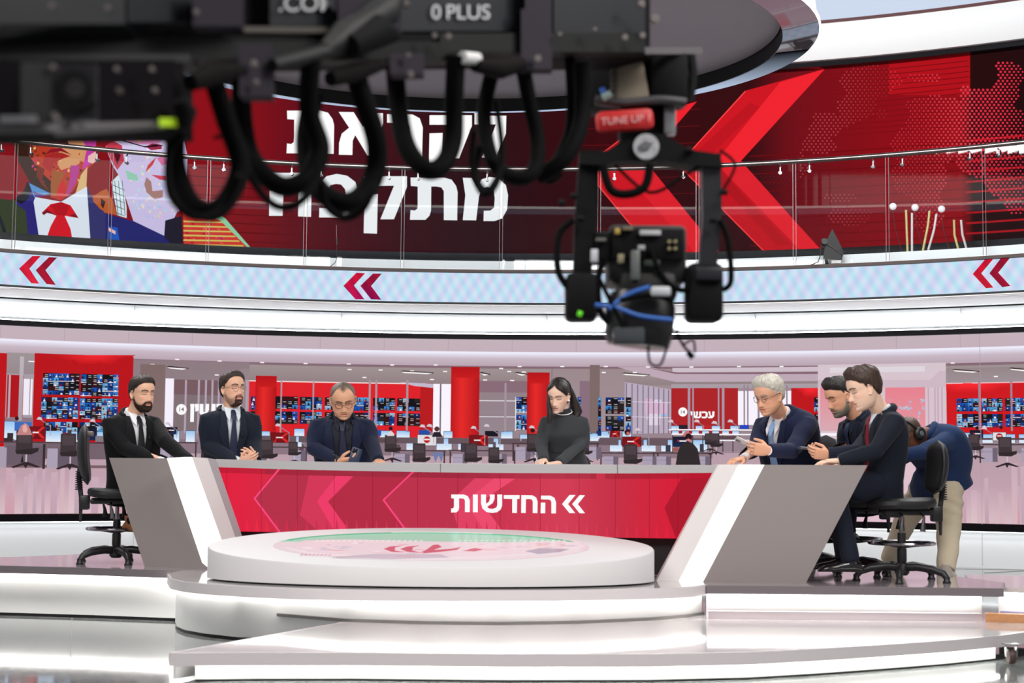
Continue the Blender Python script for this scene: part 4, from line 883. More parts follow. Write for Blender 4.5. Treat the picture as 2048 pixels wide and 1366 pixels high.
DS.poly([(960, 947), (1040, 947), (960, 1003), (1010, 1072), (920, 1070), (900, 1003)], (226, 66, 100), 1.3); DS.poly([(1000, 947), (1046, 947), (962, 1003), (1012, 1072), (975, 1071), (930, 1003)], (240, 76, 112), 1.5)
DS.poly([(1368, 947), (1432, 947), (1352, 1077), (1329, 1016)], (176, 24, 46), 1.4)
for pts in ([(558, 938.5), (509, 997), (560, 1065)], [(826, 944), (767, 1000), (818, 1068.5)]):
    for w, c in ((3.2, (222, 50, 92)), (1.3, (255, 86, 140))):
        l = [(x - w, y) for x, y in pts]; r = [(x + w, y) for x, y in pts[::-1]]; DS.poly(l + r, c, 2 + (3.2 - w) * .2)
for x in (453, 522, 594, 668, 745, 835, 915, 1000, 1080, 1158, 1230, 1298, 1355): DS.poly([(x, pl(prim, x)), (x + .8, pl(prim, x)), (x + .8, clipb(x)), (x, clipb(x))], (150, 24, 46), 3)
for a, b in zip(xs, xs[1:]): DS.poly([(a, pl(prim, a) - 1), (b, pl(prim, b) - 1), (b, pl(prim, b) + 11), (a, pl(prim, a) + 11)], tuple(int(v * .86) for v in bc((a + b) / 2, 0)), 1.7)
for x in range(470, 1350, 20): DS.poly([(x, clipb(x) - 1), (x + 3, clipb(x) - 30), (x + 8, clipb(x) - 1)], tuple(int(min(255, v * 1.06)) for v in bc(x, 0)), 1.8)
gD = lambda l: [(890 + x / 6.827, 970 + y / 6.827) for x, y in l]
for g in ([(85, 130), (260, 130), (312, 152), (338, 210), (338, 370), (272, 370), (272, 215), (260, 190), (235, 183), (192, 183), (192, 320), (180, 355), (150, 375), (82, 375), (85, 320), (110, 318), (122, 300), (122, 185), (85, 180)],
          [(382, 130), (448, 130), (448, 372), (382, 372)],
          [(492, 130), (560, 130), (560, 255), (600, 228), (614, 180), (610, 130), (678, 130), (676, 190), (650, 248), (575, 298), (600, 320), (650, 327), (700, 308), (714, 270), (714, 130), (780, 130), (780, 280), (760, 335), (710, 372), (640, 382), (565, 368), (510, 320), (492, 250)],
          [(802, 138), (1018, 138), (1018, 190), (985, 190), (982, 382), (918, 382), (918, 190), (802, 188)],
          [(1042, 138), (1190, 140), (1245, 170), (1265, 230), (1262, 385), (1198, 383), (1198, 225), (1187, 200), (1165, 192), (1105, 192), (1102, 382), (1040, 382)],
          [(1310, 145), (1440, 145), (1495, 175), (1517, 240), (1515, 388), (1452, 388), (1452, 235), (1440, 207), (1415, 198), (1310, 196)], [(1308, 240), (1370, 240), (1368, 386), (1305, 386)],
          [(1598, 260), (1700, 136), (1782, 136), (1680, 260), (1778, 384), (1700, 384)], [(1736, 260), (1838, 138), (1912, 140), (1815, 262), (1912, 386), (1838, 386)]):
    DS.poly(gD(g), (255, 255, 255), 4)
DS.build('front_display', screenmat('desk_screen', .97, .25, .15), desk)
bpy.data.objects['front_display']['label'] = 'red front display with white lettering and double chevron'

# ------------------------------------------------------------------ round plinth with a picture disc
pc = Vector((-.475, 9.64, 0)); pa, pb = 1.345, .66
ptz = lambda y: .567 + (y - 9.64) * .13
pln = tag(empty('display_plinth'), 'white oval plinth with tilted top carrying a round pale green and pink picture disc', 'plinth')
mb = MB(); N = 96
def ov(a, b, dz, flat=None): return [Vector((pc.x + a * math.cos(2 * math.pi * k / N), pc.y + b * math.sin(2 * math.pi * k / N), (flat if flat is not None else ptz(pc.y + b * math.sin(2 * math.pi * k / N)) + dz))) for k in range(N)]
def ringset(mb, rs, cap=True):
    vs = [v for r in rs for v in r]; n = len(rs[0]); fs = [(i * n + k, i * n + (k + 1) % n, (i + 1) * n + (k + 1) % n, (i + 1) * n + k) for i in range(len(rs) - 1) for k in range(n)]
    if cap: fs += [tuple((len(rs) - 1) * n + k for k in range(n)), tuple(range(n))[::-1]]
    mb.add(vs, fs); return mb
ringset(mb, [ov(pa - .02, pb - .02, 0, ZP + .012), ov(pa, pb, 0, ZP + .014), ov(pa, pb, -.012), ov(pa - .006, pb - .006, -.003), ov(pa - .02, pb - .02, 0)]).build('body', mat('plinth_white', rgb(214, 211, 212), .55), pln)
mb = MB(); ringset(mb, [ov(pa - .04, pb - .04, 0, ZP + .003), ov(pa - .04, pb - .04, 0, ZP + .02)]).build('shadow_gap', M_blackm, pln)
nrm = Vector((0, -.13, 1)).normalized(); P0 = Vector((pc.x, 9.64, .567))
def dfn(x, y, l):
    d = ray(x, y); p = CP + d * ((P0 - CP).dot(nrm) / d.dot(nrm)); return p + nrm * (.0012 * (l + 1))
D = Screen(dfn, 60); da, db = .955, .468
def dc(a, b, n=64, s=1): return [Vector((pc.x + a * math.cos(2 * math.pi * k / n) * s, pc.y + b * math.sin(2 * math.pi * k / n) * s, ptz(pc.y + b * math.sin(2 * math.pi * k / n) * s))) for k in range(n)]
c0 = dc(da, db); D.mb.add([v + nrm * .0012 for v in c0], [tuple(range(64))], 0, rgb(232, 218, 222))
D.mb.add([v + nrm * .002 for v in dc(da, db)[2:31]], [tuple(range(29))], 0, rgb(160, 214, 190))
def de(pts, c, l): D.poly(pts, c, l)
de([(610, 1082), (700, 1080), (850, 1084), (1000, 1086), (1150, 1082), (1172, 1090), (1120, 1104), (980, 1114), (867, 1116), (740, 1114), (620, 1106), (566, 1094)], (234, 216, 222), 2)
D.mb.add([v + nrm * .004 for v in dc(da * .99, db * .985)[4:30]] + [v + nrm * .004 for v in dc(da * .95, db * .9)[4:30]][::-1], [tuple(i for i in (k, k + 1, 50 - k, 51 - k)) for k in range(25)], 0, rgb(60, 186, 140))
D.mb.add([v + nrm * .005 for v in dc(da * 1.0, db * .995)[12:20]] + [v + nrm * .005 for v in dc(da * .985, db * .96)[12:20]][::-1], [tuple(i for i in (k, k + 1, 14 - k, 15 - k)) for k in range(7)], 0, rgb(240, 255, 248))
for k in range(46):
    x = 630 + k * 11; 
    if x < 1160 and abs(x - 880) > 30: de([(x, 1083.6), (x + 5, 1081.6), (x + 7, 1082), (x + 2, 1084.4)], (244, 236, 236), 4)
for k in range(34):
    x, y = random.uniform(590, 1120), random.uniform(1086, 1110); w = random.uniform(14, 50)
    if ((x + w / 2 - 867) / 290)**2 + ((y - 1094) / 24)**2 < .9: de([(x, y), (x + w * .6, y - 1.4), (x + w, y + .6), (x + w * .4, y + 1.8)], random.choice([(226, 196, 204), (238, 214, 214), (206, 198, 212), (232, 186, 192), (240, 230, 232)]), 3)
de([(1050, 1104), (1080, 1098), (1140, 1100), (1120, 1106), (1076, 1110)], (178, 170, 186), 3.4); de([(660, 1116), (760, 1109), (880, 1110), (900, 1117), (780, 1120)], (200, 186, 198), 3.4)
for k in range(30):
    x = 600 + k * 8; de([(x, 1110 + (x - 600) * .02 + 2), (x + 5, 1108.4 + (x - 600) * .02), (x + 7, 1109.4 + (x - 600) * .02), (x + 2, 1112 + (x - 600) * .02)], (222, 150, 162), 3.6) if x < 664 or 790 < x < 884 else None
rs = (206, 92, 112)
for l in ([(767, 1100), (780, 1095), (806, 1093), (790, 1097), (790, 1103), (810, 1107), (783, 1106)], [(800, 1100), (815, 1095), (840, 1093), (826, 1097), (824, 1103), (844, 1108), (815, 1106)], [(866, 1092), (876, 1091), (884, 1096), (862, 1104), (838, 1108), (852, 1102)], [(850, 1103), (900, 1100), (922, 1096), (914, 1102), (880, 1106), (845, 1109)], [(925, 1104), (950, 1098), (966, 1101), (950, 1105)]): de(l, rs, 4.4)
D.build('picture_disc', screenmat('floor_disc_screen', .88, .25, .3), pln)

# ------------------------------------------------------------------ drafting chairs
M_ch = mat('chair_black_plastic', rgb(26, 25, 27), .42, spec=.5); M_up = mat('chair_black_upholstery', rgb(17, 17, 19), .55, bump=.15, bscale=250)
def make_chair(name, label, seat_h=.50, back=.41, face=0, loc=(0, 0, 0), hole=False):
    c = tag(empty(name, loc, face), label, 'chair', None)       # local +y = the way the sitter faces
    hub = MB(); hub.lathe((0, 0, 0), [(.03, .035), (.045, .05), (.045, .10), (.032, .115)], 20); hub.build('hub', M_ch, c)
    for k in range(5):
        a = math.radians(18 + 72 * k); d = Vector((math.cos(a), math.sin(a), 0)); mb = MB()
        mb.tube([d * .02 + Vector((0, 0, .085)), d * .10 + Vector((0, 0, .092)), d * .20 + Vector((0, 0, .08)), d * .265 + Vector((0, 0, .058)), d * .285 + Vector((0, 0, .032))], [.026, .027, .025, .022, .018], 10)
        mb.build('base_leg', M_ch, c); mb = MB(); mb.lathe(d * .287, [(.024, 0), (.026, .006), (.019, .016), (.019, .04)], 14); mb.build('glide', M_ch, c)
    mb = MB(); mb.cylr((0, 0, .05), (0, 0, .30), .026); mb.cylr((0, 0, .12), (0, 0, .2), .03); mb.build('column_sleeve', M_ch, c)
    mb = MB(); mb.cylr((0, 0, .29), (0, 0, seat_h - .07), .014); mb.build('gas_lift', M_chrome, c)
    mb = MB(); mb.tube([(.20 * math.cos(t), .20 * math.sin(t), .235) for t in [2 * math.pi * i / 40 for i in range(41)]], .011, 8, caps=False); mb.build('foot_ring', M_chrome, c)
    mb = MB()
    for k in range(3):
        a = 2 * math.pi * k / 3 + .3; mb.tube([(0, 0, .215), (.2 * math.cos(a), .2 * math.sin(a), .235)], [.016, .009], 6)
    mb.build('ring_spokes', M_ch, c)
    st_ = MB(); sh = seat_h; rings = []
    for z, sc in ((-.055, .80), (-.05, .95), (-.03, 1.0), (-.005, .98), (.006, .90), (.010, .7)): rings.append((Vector((0, .0, sh + z)), Vector((.215 * sc, 0, 0)), Vector((0, .205 * sc, 0))))
    st_.loft(rings, 32, .72)
    for i, v in enumerate(st_.v):
        v.z += -.03 * max(0, (v.y - .1) / .1)**2 * .5 + .012 * max(0, (-v.y - .08) / .12)
    st_.build('seat', M_up, c)
    mb = MB(); mb.box((0, -.03, sh - .075), (.16, .30, .04), bev=.012); mb.box((0, .06, sh - .09), (.10, .10, .04), bev=.01); mb.box((0, -.22, sh - .085), (.07, .07, .10), bev=.012); mb.build('mechanism', M_ch, c)
    for sx, y in ((-.14, .03), (-.14, -.10), (.14, -.04)):
        mb = MB(); mb.tube([(sx * .5, y, sh - .08), (sx * 1.1, y, sh - .10), (sx * 1.2, y + .01, sh - .14), (sx * 1.25, y + .015, sh - .19)], [.007, .007, .012, .019], 8, flat=.5); mb.build('lever', M_ch, c)
    mb = MB(); mb.tube([(0, -.245, sh - .22), (0, -.245, sh - .05), (0, -.262, sh + .08), (0, -.262, sh + .16)], [.009, .016, .017, .014], 8, flat=.6)
    for k in range(9): mb.lathe((0, -.262, sh + .0 + k * .015), [(.014, 0), (.027, .003), (.027, .008), (.014, .011)], 12)
    mb.build('back_bar', M_ch, c)
    bk_ = MB(); rings = []
    n = 12
    for i in range(n + 1):
        t = i / n; w = .195 * (1 - abs(2 * t - 1)**3.2)**.5 + .008; dd = .028 * (1 - abs(2 * t - 1)**4)**.5 + .004
        z = sh + .035 + t * back; y = -.205 - .03 * math.sin(math.pi * t) - .03 * t
        rings.append((Vector((0, y, z)), Vector((w, 0, 0)), Vector((0, dd, 0))))
    bk_.loft(rings, 28, .8)
    for v in bk_.v: v.y += .35 * v.x * v.x * 2.2
    bk_.build('backrest', M_up, c)
    if hole:
        mb = MB(); zc_ = sh + .035 + back * .84; mb.tube([Vector((.065 * math.copysign(abs(math.cos(t))**.6, math.cos(t)), -.232, zc_ + .022 * math.copysign(abs(math.sin(t))**.6, math.sin(t)))) for t in [2 * math.pi * i / 24 for i in range(25)]], .008, 6, caps=False)
        mb.build('hand_hold', mat('hand_hold_grey', rgb(112, 100, 96), .5), c); mb = MB(); mb.box((0, -.21, zc_), (.11, .075, .036), bev=.01); mb.build('hand_hold_slot', MATS['hand_hold_grey'], c)
    return c
R90 = math.radians
def seat_at(px, Y): p = P(px, 935, Y); return (p.x, p.y, ZP)
chR = make_chair('drafting_chair', 'black drafting chair on the right with chrome foot ring and empty seat', .505, .34, R90(91), seat_at(1802, 10.0))
chA = make_chair('drafting_chair', 'black drafting chair half hidden by the grey right desk wing under the young man', .50, .34, R90(80), seat_at(1700, 10.55))
chL = make_chair('drafting_chair', 'black drafting chair at far left with slotted backrest under the man in black suit', .50, .42, R90(-78), seat_at(237, 11.05), True)
ch2 = make_chair('drafting_chair', 'black drafting chair behind the bearded man in round glasses', .50, .43, R90(150), seat_at(405, 11.55))
ch5 = make_chair('drafting_chair', 'black drafting chair behind the silver haired man with pale blue tie', .50, .40, R90(112), seat_at(1596, 11.3))
ch3 = make_chair('drafting_chair', 'black drafting chair behind the man in dark shirt looking at his phone', .50, .30, R90(180), seat_at(684, 11.45))
ch4 = make_chair('drafting_chair', 'black drafting chair behind the woman in dark grey dress', .50, .28, R90(180), seat_at(1128, 11.35))
# ------------------------------------------------------------------ people
def vn(v): return Vector(v).normalized()
def interp(ks, x):
    n = len(ks)
    if x <= ks[0][0]: return ks[0][1]
    for i in range(n - 1):
        (x0, y0), (x1, y1) = ks[i], ks[i + 1]
        if x <= x1:
            h = x1 - x0; d = (y1 - y0) / h
            m0 = d if i == 0 else .5 * (d + (y0 - ks[i - 1][1]) / (x0 - ks[i - 1][0])); m1 = d if i == n - 2 else .5 * (d + (ks[i + 2][1] - y1) / (ks[i + 2][0] - x1))
            if (m0 > 0) != (d > 0): m0 = 0
            if (m1 > 0) != (d > 0): m1 = 0
            t = (x - x0) / h; return y0 * (2*t**3 - 3*t*t + 1) + h * m0 * (t**3 - 2*t*t + t) + y1 * (3*t*t - 2*t**3) + h * m1 * (t**3 - t*t)
    return ks[-1][1]
FR = [(-.125, .055), (-.120, .074), (-.110, .086), (-.100, .088), (-.093, .084), (-.083, .089), (-.072, .088), (-.062, .091), (-.048, .089), (-.03, .087), (-.01, .083), (.004, .084), (.018, .091), (.04, .092), (.062, .086), (.082, .071), (.098, .050), (.110, .025), (.117, .0)]
BKk = [(-.125, .0), (-.110, -.03), (-.09, -.05), (-.07, -.062), (-.04, -.080), (-.01, -.096), (.02, -.103), (.05, -.102), (.075, -.088), (.095, -.064), (.108, -.034), (.117, -.01)]
WD = [(-.125, .012), (-.118, .026), (-.108, .038), (-.095, .049), (-.075, .059), (-.05, .066), (-.025, .070), (0, .073), (.025, .0755), (.05, .0745), (.072, .066), (.09, .052), (.104, .034), (.112, .018), (.117, .003)]
def G(x, s): return math.exp(-(x / s)**2)
def head_point(z, t, feat=True, jaw=1.0, fat=1.0, nose=1.0):
    yf, yb, w = interp(FR, z), interp(BKk, z), interp(WD, z) * fat
    if z < -.03: w *= 1 + (jaw - 1) * min(1, (-.03 - z) / .04)
    yc, a = (yf * .42 + yb * .58), 0
    c, s_ = math.cos(t), math.sin(t)
    if s_ >= 0: y = yc + (yf - yc) * s_**.86; x = w * math.copysign(abs(c)**.86, c)
    else: y = yc + (yc - yb) * s_; x = w * math.copysign(abs(c)**.92, c)
    if feat and s_ > 0:
        ax = abs(x)
        if -.058 < z < .014:
            hgt = interp([(-.058, 0), (-.052, .010), (-.045, .024), (-.038, .026), (-.02, .017), (0, .008), (.014, .001)], z) * nose
            wn = interp([(-.055, .012), (-.04, .0125), (-.02, .009), (.01, .0085)], z)
            y += hgt * G(x, wn)
        y += .008 * G(ax - .0145, .006) * G(z + .045, .007)
        y -= .012 * G(ax - .030, .013) * G(z - .003, .012); y += .0085 * G(ax - .031, .013) * G(z + .002, .0085)
        y += .005 * G(ax - .026, .020) * G(z - .020, .007)
        y += .005 * G(ax - .046, .016) * G(z + .026, .014)
        y += .0045 * G(x, .020) * G(z + .0645, .0045) + .0055 * G(x, .017) * G(z + .079, .005) - .005 * G(x, .022) * G(z + .0715, .0025)
        y += .005 * G(x, .016) * G(z + .107, .010) - .003 * G(x, .003) * G(z + .057, .004)
    return Vector((x, y, z))
def head_grid(nz, nt, **k):
    zs = [-.125 + .242 * i / (nz - 1) for i in range(nz)]
    return [[head_point(z, 2 * math.pi * j / nt, **k) for j in range(nt)] for z in zs]
def grid_faces(nz, nt): return [(i * nt + k, i * nt + (k + 1) % nt, (i + 1) * nt + (k + 1) % nt, (i + 1) * nt + k) for i in range(nz - 1) for k in range(nt)] + [tuple(range(nt))[::-1], tuple((nz - 1) * nt + k for k in range(nt))]
def remesh(mb, vox, smooth=2, fac=.5):
    me = mb.mesh('tmp'); bm = bmesh.new(); bm.from_mesh(me); bmesh.ops.recalc_face_normals(bm, faces=bm.faces); bm.to_mesh(me); bm.free()
    ob = bpy.data.objects.new('tmp', me); COL.objects.link(ob)
    r = ob.modifiers.new('r', 'REMESH'); r.mode = 'VOXEL'; r.voxel_size = vox; r.use_smooth_shade = True
    if smooth: s = ob.modifiers.new('s', 'SMOOTH'); s.factor = fac; s.iterations = smooth
    dg = bpy.context.evaluated_depsgraph_get(); dg.update()
    out = bpy.data.meshes.new_from_object(ob.evaluated_get(dg)); bpy.data.objects.remove(ob); bpy.data.meshes.remove(me)
    return out
def link(me, name, m, parent):
    me.name = name; me.materials.clear(); me.materials.append(m); o = bpy.data.objects.new(name, me); COL.objects.link(o); o.parent = parent; return o
def hand(mb, wr, d, pn, right, curl=.5, sp=1.0, thumb=.6, sc=1.0, fore=None):
    d = vn(d); pn = vn(pn); pn = (pn - d * pn.dot(d)).normalized(); u = d.cross(pn) if right else pn.cross(d)
    wr = Vector(wr); c = curl if hasattr(curl, '__len__') else [curl] * 4
    mb.loft([(wr - d * .03 * sc, u * .026 * sc, pn * .020 * sc), (wr, u * .028 * sc, pn * .019 * sc), (wr + d * .03 * sc, u * .038 * sc, pn * .017 * sc), (wr + d * .07 * sc, u * .041 * sc, pn * .0145 * sc), (wr + d * .09 * sc, u * .040 * sc, pn * .012 * sc)], 16, .85)
    for k, (off, l, r) in enumerate(((.031, .070, .0088), (.0105, .078, .009), (-.0105, .073, .0086), (-.030, .057, .0076))):
        p = wr + d * (.084 - abs(off - .01) * .18) * sc + u * off * sc; dd = (d + u * off * 2.2 * sp).normalized(); pts = [p - dd * .012]; rad = [r * sc]; a = c[k] * .75
        for seg, f in enumerate((.42, .32, .26)):
            q = dd * math.cos(a) + pn * math.sin(a); p = p + q * l * f * sc; pts.append(p); rad.append(r * sc * (.97, .9, .72)[seg]); a += c[k] * (1.0, .8, 0)[seg]
        mb.tube(pts, rad, 8)
    p = wr + d * .022 * sc + u * .026 * sc + pn * .004; q = (d * .62 + u * (1 - thumb * .6) + pn * thumb * .7).normalized(); q2 = (d * .9 + u * (.4 - thumb * .4) + pn * thumb * .6).normalized()
    mb.tube([p, p + q * .036 * sc, p + q * .036 * sc + q2 * .030 * sc, p + q * .036 * sc + q2 * .054 * sc], [.0125 * sc, .0112 * sc, .0098 * sc, .007 * sc], 8)
def shoe(mb, ank, toe, r=.040):
    f = vn(Vector((toe.x - ank.x, toe.y - ank.y, 0))); s_ = Vector((f.y, -f.x, 0)); up = Vector((0, 0, 1)); t = toe - ank; slope = Vector((f.x, f.y, (t.z) / max(.1, Vector((t.x, t.y)).length) * .0))
    b = ank - up * .05
    R_ = [(-.075, .012, .030, .028), (-.06, .03, .036, .045), (-.02, .042, .040, .055), (.04, .036, .042, .045), (.10, .026, .048, .034), (.16, .02, .044, .026), (.195, .012, .026, .016), (.205, .008, .012, .010)]
    mb.loft([(b + f * y + up * (h - .012), s_ * w, up * h) for y, h, w, _ in R_], 16, .8)
    mb.tube([ank - up * .02, ank + up * .05], [.043, .045], 14)
SKIN = dict(light=(232, 182, 154), warm=(224, 168, 136), fair=(240, 200, 176), tan=(196, 140, 110), dark=(112, 70, 50))
def person(name, label, H, hy, hp=0, hr=0, skin='light', hs=1.0, jaw=1.0, fat=1.0, nose=1.0, N=None, hip=None, face=0, sw=1.0, depth=1.0, arms=(), hair=None, beard=None, brow=(60, 42, 34), lip=None, coat=(24, 30, 46), shirt=(232, 234, 240), tie=None, jopen=.25, vw=.065, glasses=None, legs=None, legr=1.0, coat_name='jacket', trousers=None, kind='suit', lap=True, female=False, ears=True, stoop=.0, shoes=(16, 15, 17), lidshade=1, foldseed=0, shoulder_drop=None, roll_t=0.0, eyes_open=False, collar=True):
    shoulder_drop = shoulder_drop if shoulder_drop is not None else (.035 if female else .01)
    base = Vector((hip.x, hip.y, ZP)); root = tag(empty(name, base), label, 'person')
    th, ph = math.radians(hy), math.radians(hp)
    f = Vector((math.sin(th) * math.cos(ph), -math.cos(th) * math.cos(ph), -math.sin(ph))); x = f.cross(Vector((0, 0, 1))).normalized()
    if hr: x = Matrix.Rotation(math.radians(hr), 3, f) @ x
    up = x.cross(f); HM = Matrix((x, f, up)).transposed(); hw = lambda p: H + HM @ (p * hs)
    # torso frame
    fa = math.radians(face); ft = Vector((math.sin(fa), -math.cos(fa), 0)); rt = ft.cross(Vector((0, 0, 1)))
    if roll_t: rt = (rt + Vector((0, 0, roll_t))).normalized()
    def cen(t):
        b = ft * (-stoop) * math.sin(math.pi * max(0, min(1, t))) ; return hip + (N - hip) * t + b
    def frame(t):
        e = .02; u = (cen(t + e) - cen(t - e)).normalized(); ff = (ft - u * ft.dot(u)).normalized(); return u, ff
    if female: TW = [(-.35, .235), (-.15, .20), (0, .168), (.2, .135), (.38, .122), (.55, .138), (.72, .152), (.84, .150), (.91, .125), (.96, .08), (1.0, .055)]; TD = [(-.35, .16), (0, .12), (.3, .09), (.55, .112), (.66, .122), (.8, .095), (.9, .075), (1, .052)]
    else: TW = [(-.3, .185), (-.12, .182), (0, .178), (.25, .168), (.5, .178), (.7, .19), (.82, .188), (.9, .158), (.96, .105), (1.0, .074)]; TD = [(-.3, .135), (0, .13), (.25, .122), (.5, .124), (.7, .126), (.84, .112), (.92, .088), (1, .066)]
    tw = lambda t: interp(TW, t) * sw; td = lambda t: interp(TD, t) * depth
    def surf(s_, t, off=0):
        u, ff = frame(t); w = tw(t); q = max(0, 1 - (min(.98, abs(s_) / w))**2.3)**(1 / 2.3); return cen(t) + rt * s_ + ff * (td(t) * q + off)
    def torso(mb, t0, t1, sc=1.0, n=20):
        rs = []
        for i in range(n + 1):
            t = t0 + (t1 - t0) * i / n; u, ff = frame(t); rs.append((cen(t), rt * tw(t) * sc, ff * td(t) * sc))
        mb.loft(rs, 32, .87)
    neck0 = hw(Vector((0, -.028, -.055))); nb = cen(.96); nr = .047 if female else .057
    body = MB()
    g = head_grid(84, 84, jaw=jaw, fat=fat, nose=nose); body.add([hw(p) for r in g for p in r], grid_faces(84, 84))
    body.tube([neck0 + up * .02, neck0 * .5 + nb * .5 + ft * .004, nb, cen(.86)], [nr * .94, nr * .95, nr * 1.03, nr * 1.06], 20)
    if ears:
        for sx in (-1, 1):
            pts = [Vector((sx * (.069 + dx) * fat, y, z)) for y, z, dx in ((.004, -.036, .002), (-.004, -.046, .004), (-.012, -.034, .009), (-.022, -.014, .014), (-.022, .006, .014), (-.010, .014, .011), (.002, .008, .006), (.003, -.006, .002))]
            body.tube([hw(p) for p in pts], [.006, .007, .006, .0055, .0055, .0055, .005, .004], 8)
            body.loft([(hw(Vector((sx * .066 * fat, -.006, -.012))), HM @ Vector((0, .013, 0)), HM @ Vector((0, 0, .026))), (hw(Vector((sx * .075 * fat, -.010, -.012))), HM @ Vector((0, .011, 0)), HM @ Vector((0, 0, .024)))], 14)
    torso(body, 0.02, .92, .80, 12)
    sh = {}
    for a in arms:
        s_ = 1 if a['side'] == 'R' else -1; u, ff = frame(.84)
        S0 = cen(.85 - shoulder_drop) + rt * s_ * (tw(.82) * .55); S1 = cen(.835 - shoulder_drop) + rt * s_ * (tw(.82) - .028)
        E, Wr = a['el'], a['wr']; sh[a['side']] = (S0, S1, E, Wr)
        body.tube([S0, S1, S1 * .5 + E * .5, E, E * .5 + Wr * .5, Wr], [.045, .042, .038, .034, .03, .026], 14)
        if a.get('hand', True): hand(body, Wr, a.get('d', Wr - E), a.get('pn', Vector((0, 0, -1))), a['side'] == 'R', a.get('curl', .5), a.get('sp', 1), a.get('thumb', .5), a.get('sc', 1.0))
    if legs:
        for hp_, kn, an, toe in legs: body.tube([hip * .5 + hp_ * .5, hp_, kn, an], [.07, .066, .048, .034], 12)
    me = remesh(body, .0030, 7, .5)
    # skin colouring in head space: brows, lips, lids, stubble
    HI = HM.transposed(); sk = np.array(rgb(*SKIN[skin] if isinstance(skin, str) else skin)); lc = np.array(rgb(*(lip or tuple(v * k for v, k in zip(SKIN[skin] if isinstance(skin, str) else skin, (.90, .68, .66)))))); bw = np.array(rgb(*brow))
    nV = len(me.vertices); co = np.empty(nV * 3); me.vertices.foreach_get('co', co); co = co.reshape(-1, 3)
    loc = (co - np.array(H)) @ np.array(HM) / hs; X, Y, Z = loc[:, 0], loc[:, 1], loc[:, 2]; ax = np.abs(X)
    C = np.tile(sk, (nV, 1)); g_ = lambda v, s_: np.exp(-(v / s_)**2)
    def mixc(wt, c):
        nonlocal C
        wt = np.clip(wt, 0, 1)[:, None]; C = C * (1 - wt) + np.array(c) * wt
    fr = (Y > .03) & (Z > -.13) & (Z < .12) & (ax < .09)
    mixc(fr * .35 * g_(ax - .045, .02) * g_(Z + .03, .018), sk * np.array((1.05, .72, .70))); mixc(fr * .4 * g_(X, .014) * g_(Z + .044, .010), sk * np.array((1.0, .74, .72)))
    wl = np.where(fr & (ax < .0225) & (Y > .07), 1, 0) * g_(Z + .0715 - .002 * np.cos(X / .010), .0085); mixc(wl * 1.1 - .12, lc)
    mixc(fr * (ax < .021) * g_(Z + .0715, .0018) * .8, lc * .35)
    by = .0215 + .004 * g_(ax - .033, .012) - .003 * np.clip((ax - .040) / .01, 0, 1)
    mixc(fr * (ax > .010) * (ax < .051) * np.clip(1.25 * g_(Z - by, .0045 if not female else .0036), 0, 1), bw)
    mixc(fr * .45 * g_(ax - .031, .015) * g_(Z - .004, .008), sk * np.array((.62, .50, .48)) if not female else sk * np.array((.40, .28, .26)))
    ly = -.0065 - .0035 * g_(ax - .031, .012) + .004
    mixc(fr * (ax > .015) * (ax < .047) * np.clip(1.2 * g_(Z - ly, .0024), 0, 1) * (1 if female else .85), rgb(44, 28, 24))
    if eyes_open: mixc(fr * (ax > .018) * (ax < .045) * np.clip(g_(Z - .0005, .0032), 0, 1), rgb(120, 96, 84))
    mixc(fr * .7 * g_(ax - .008, .0035) * g_(Z + .0535, .003) * (Y > .09), sk * .3)
    if beard:
        bc_, amt = np.array(rgb(*beard['col'])), beard.get('stub', .7)
        al = np.arctan2(ax, Y + .01); zt_b = np.interp(al, [0, .25, .5, .8, 1.1, 1.35, 1.5, 1.6], BZ)
        m_ = np.clip((zt_b + .004 - Z) / .016, 0, 1) * (Z > -.150) * (ax < .085) * (Y > -.005); m_ *= 1 - np.clip(1.6 * g_(X / 2.2, .010) * g_(Z + .0715, .008), 0, 1); mixc(m_ * amt, bc_)
    if hair and hair.get('scalp', True):
        hm = np.array(rgb(*hair['col'])); al = np.arctan2(ax, Y + .01); zb_ = np.interp(al, hair.get('al', HA), hair.get('z', HZ)); mixc(np.clip((Z - zb_) / .006, 0, 1) * (Z < .13) * (ax < .088) * (Y > -.13) * hair.get('scalp_amt', .9), hm)
    ca = me.color_attributes.new('Col', 'FLOAT_COLOR', 'POINT'); ca.data.foreach_set('color', np.hstack([np.clip(C, 0, 1), np.ones((nV, 1))]).astype(np.float32).ravel())
    link(me, 'body', colmat('skin', .48, .35, sub=.12), root)
    # hair and beard shells grown from the head surface
    hg = [[head_point(-.125 + .242 * i / 69, 2 * math.pi * j / 90, feat=False, jaw=jaw, fat=fat) for j in range(90)] for i in range(70)]
    def shell(fn, nm, m, noise=.0007):
        vs = []
        for r in hg:
            for p in r:
                t = fn(p); nn = Vector((p.x, p.y + .01, max(p.z, -.05) * .9)).normalized()
                if t > 0: al_ = math.atan2(p.x, p.y + .01); t += noise * (math.sin(al_ * 23 + p.z * 60) + .8 * math.sin(al_ * 37 - p.z * 40 + 2) + .6 * math.sin(p.x * 260 + p.y * 60)) * min(1, t / .006)
                q = p + nn * t
                if hair and nm == 'hair' and hair.get('warp'): q = hair['warp'](p, q, t)
                vs.append(hw(q))
        mb = MB(); mb.add(vs, grid_faces(70, 90)); mb.build(nm, m, root)
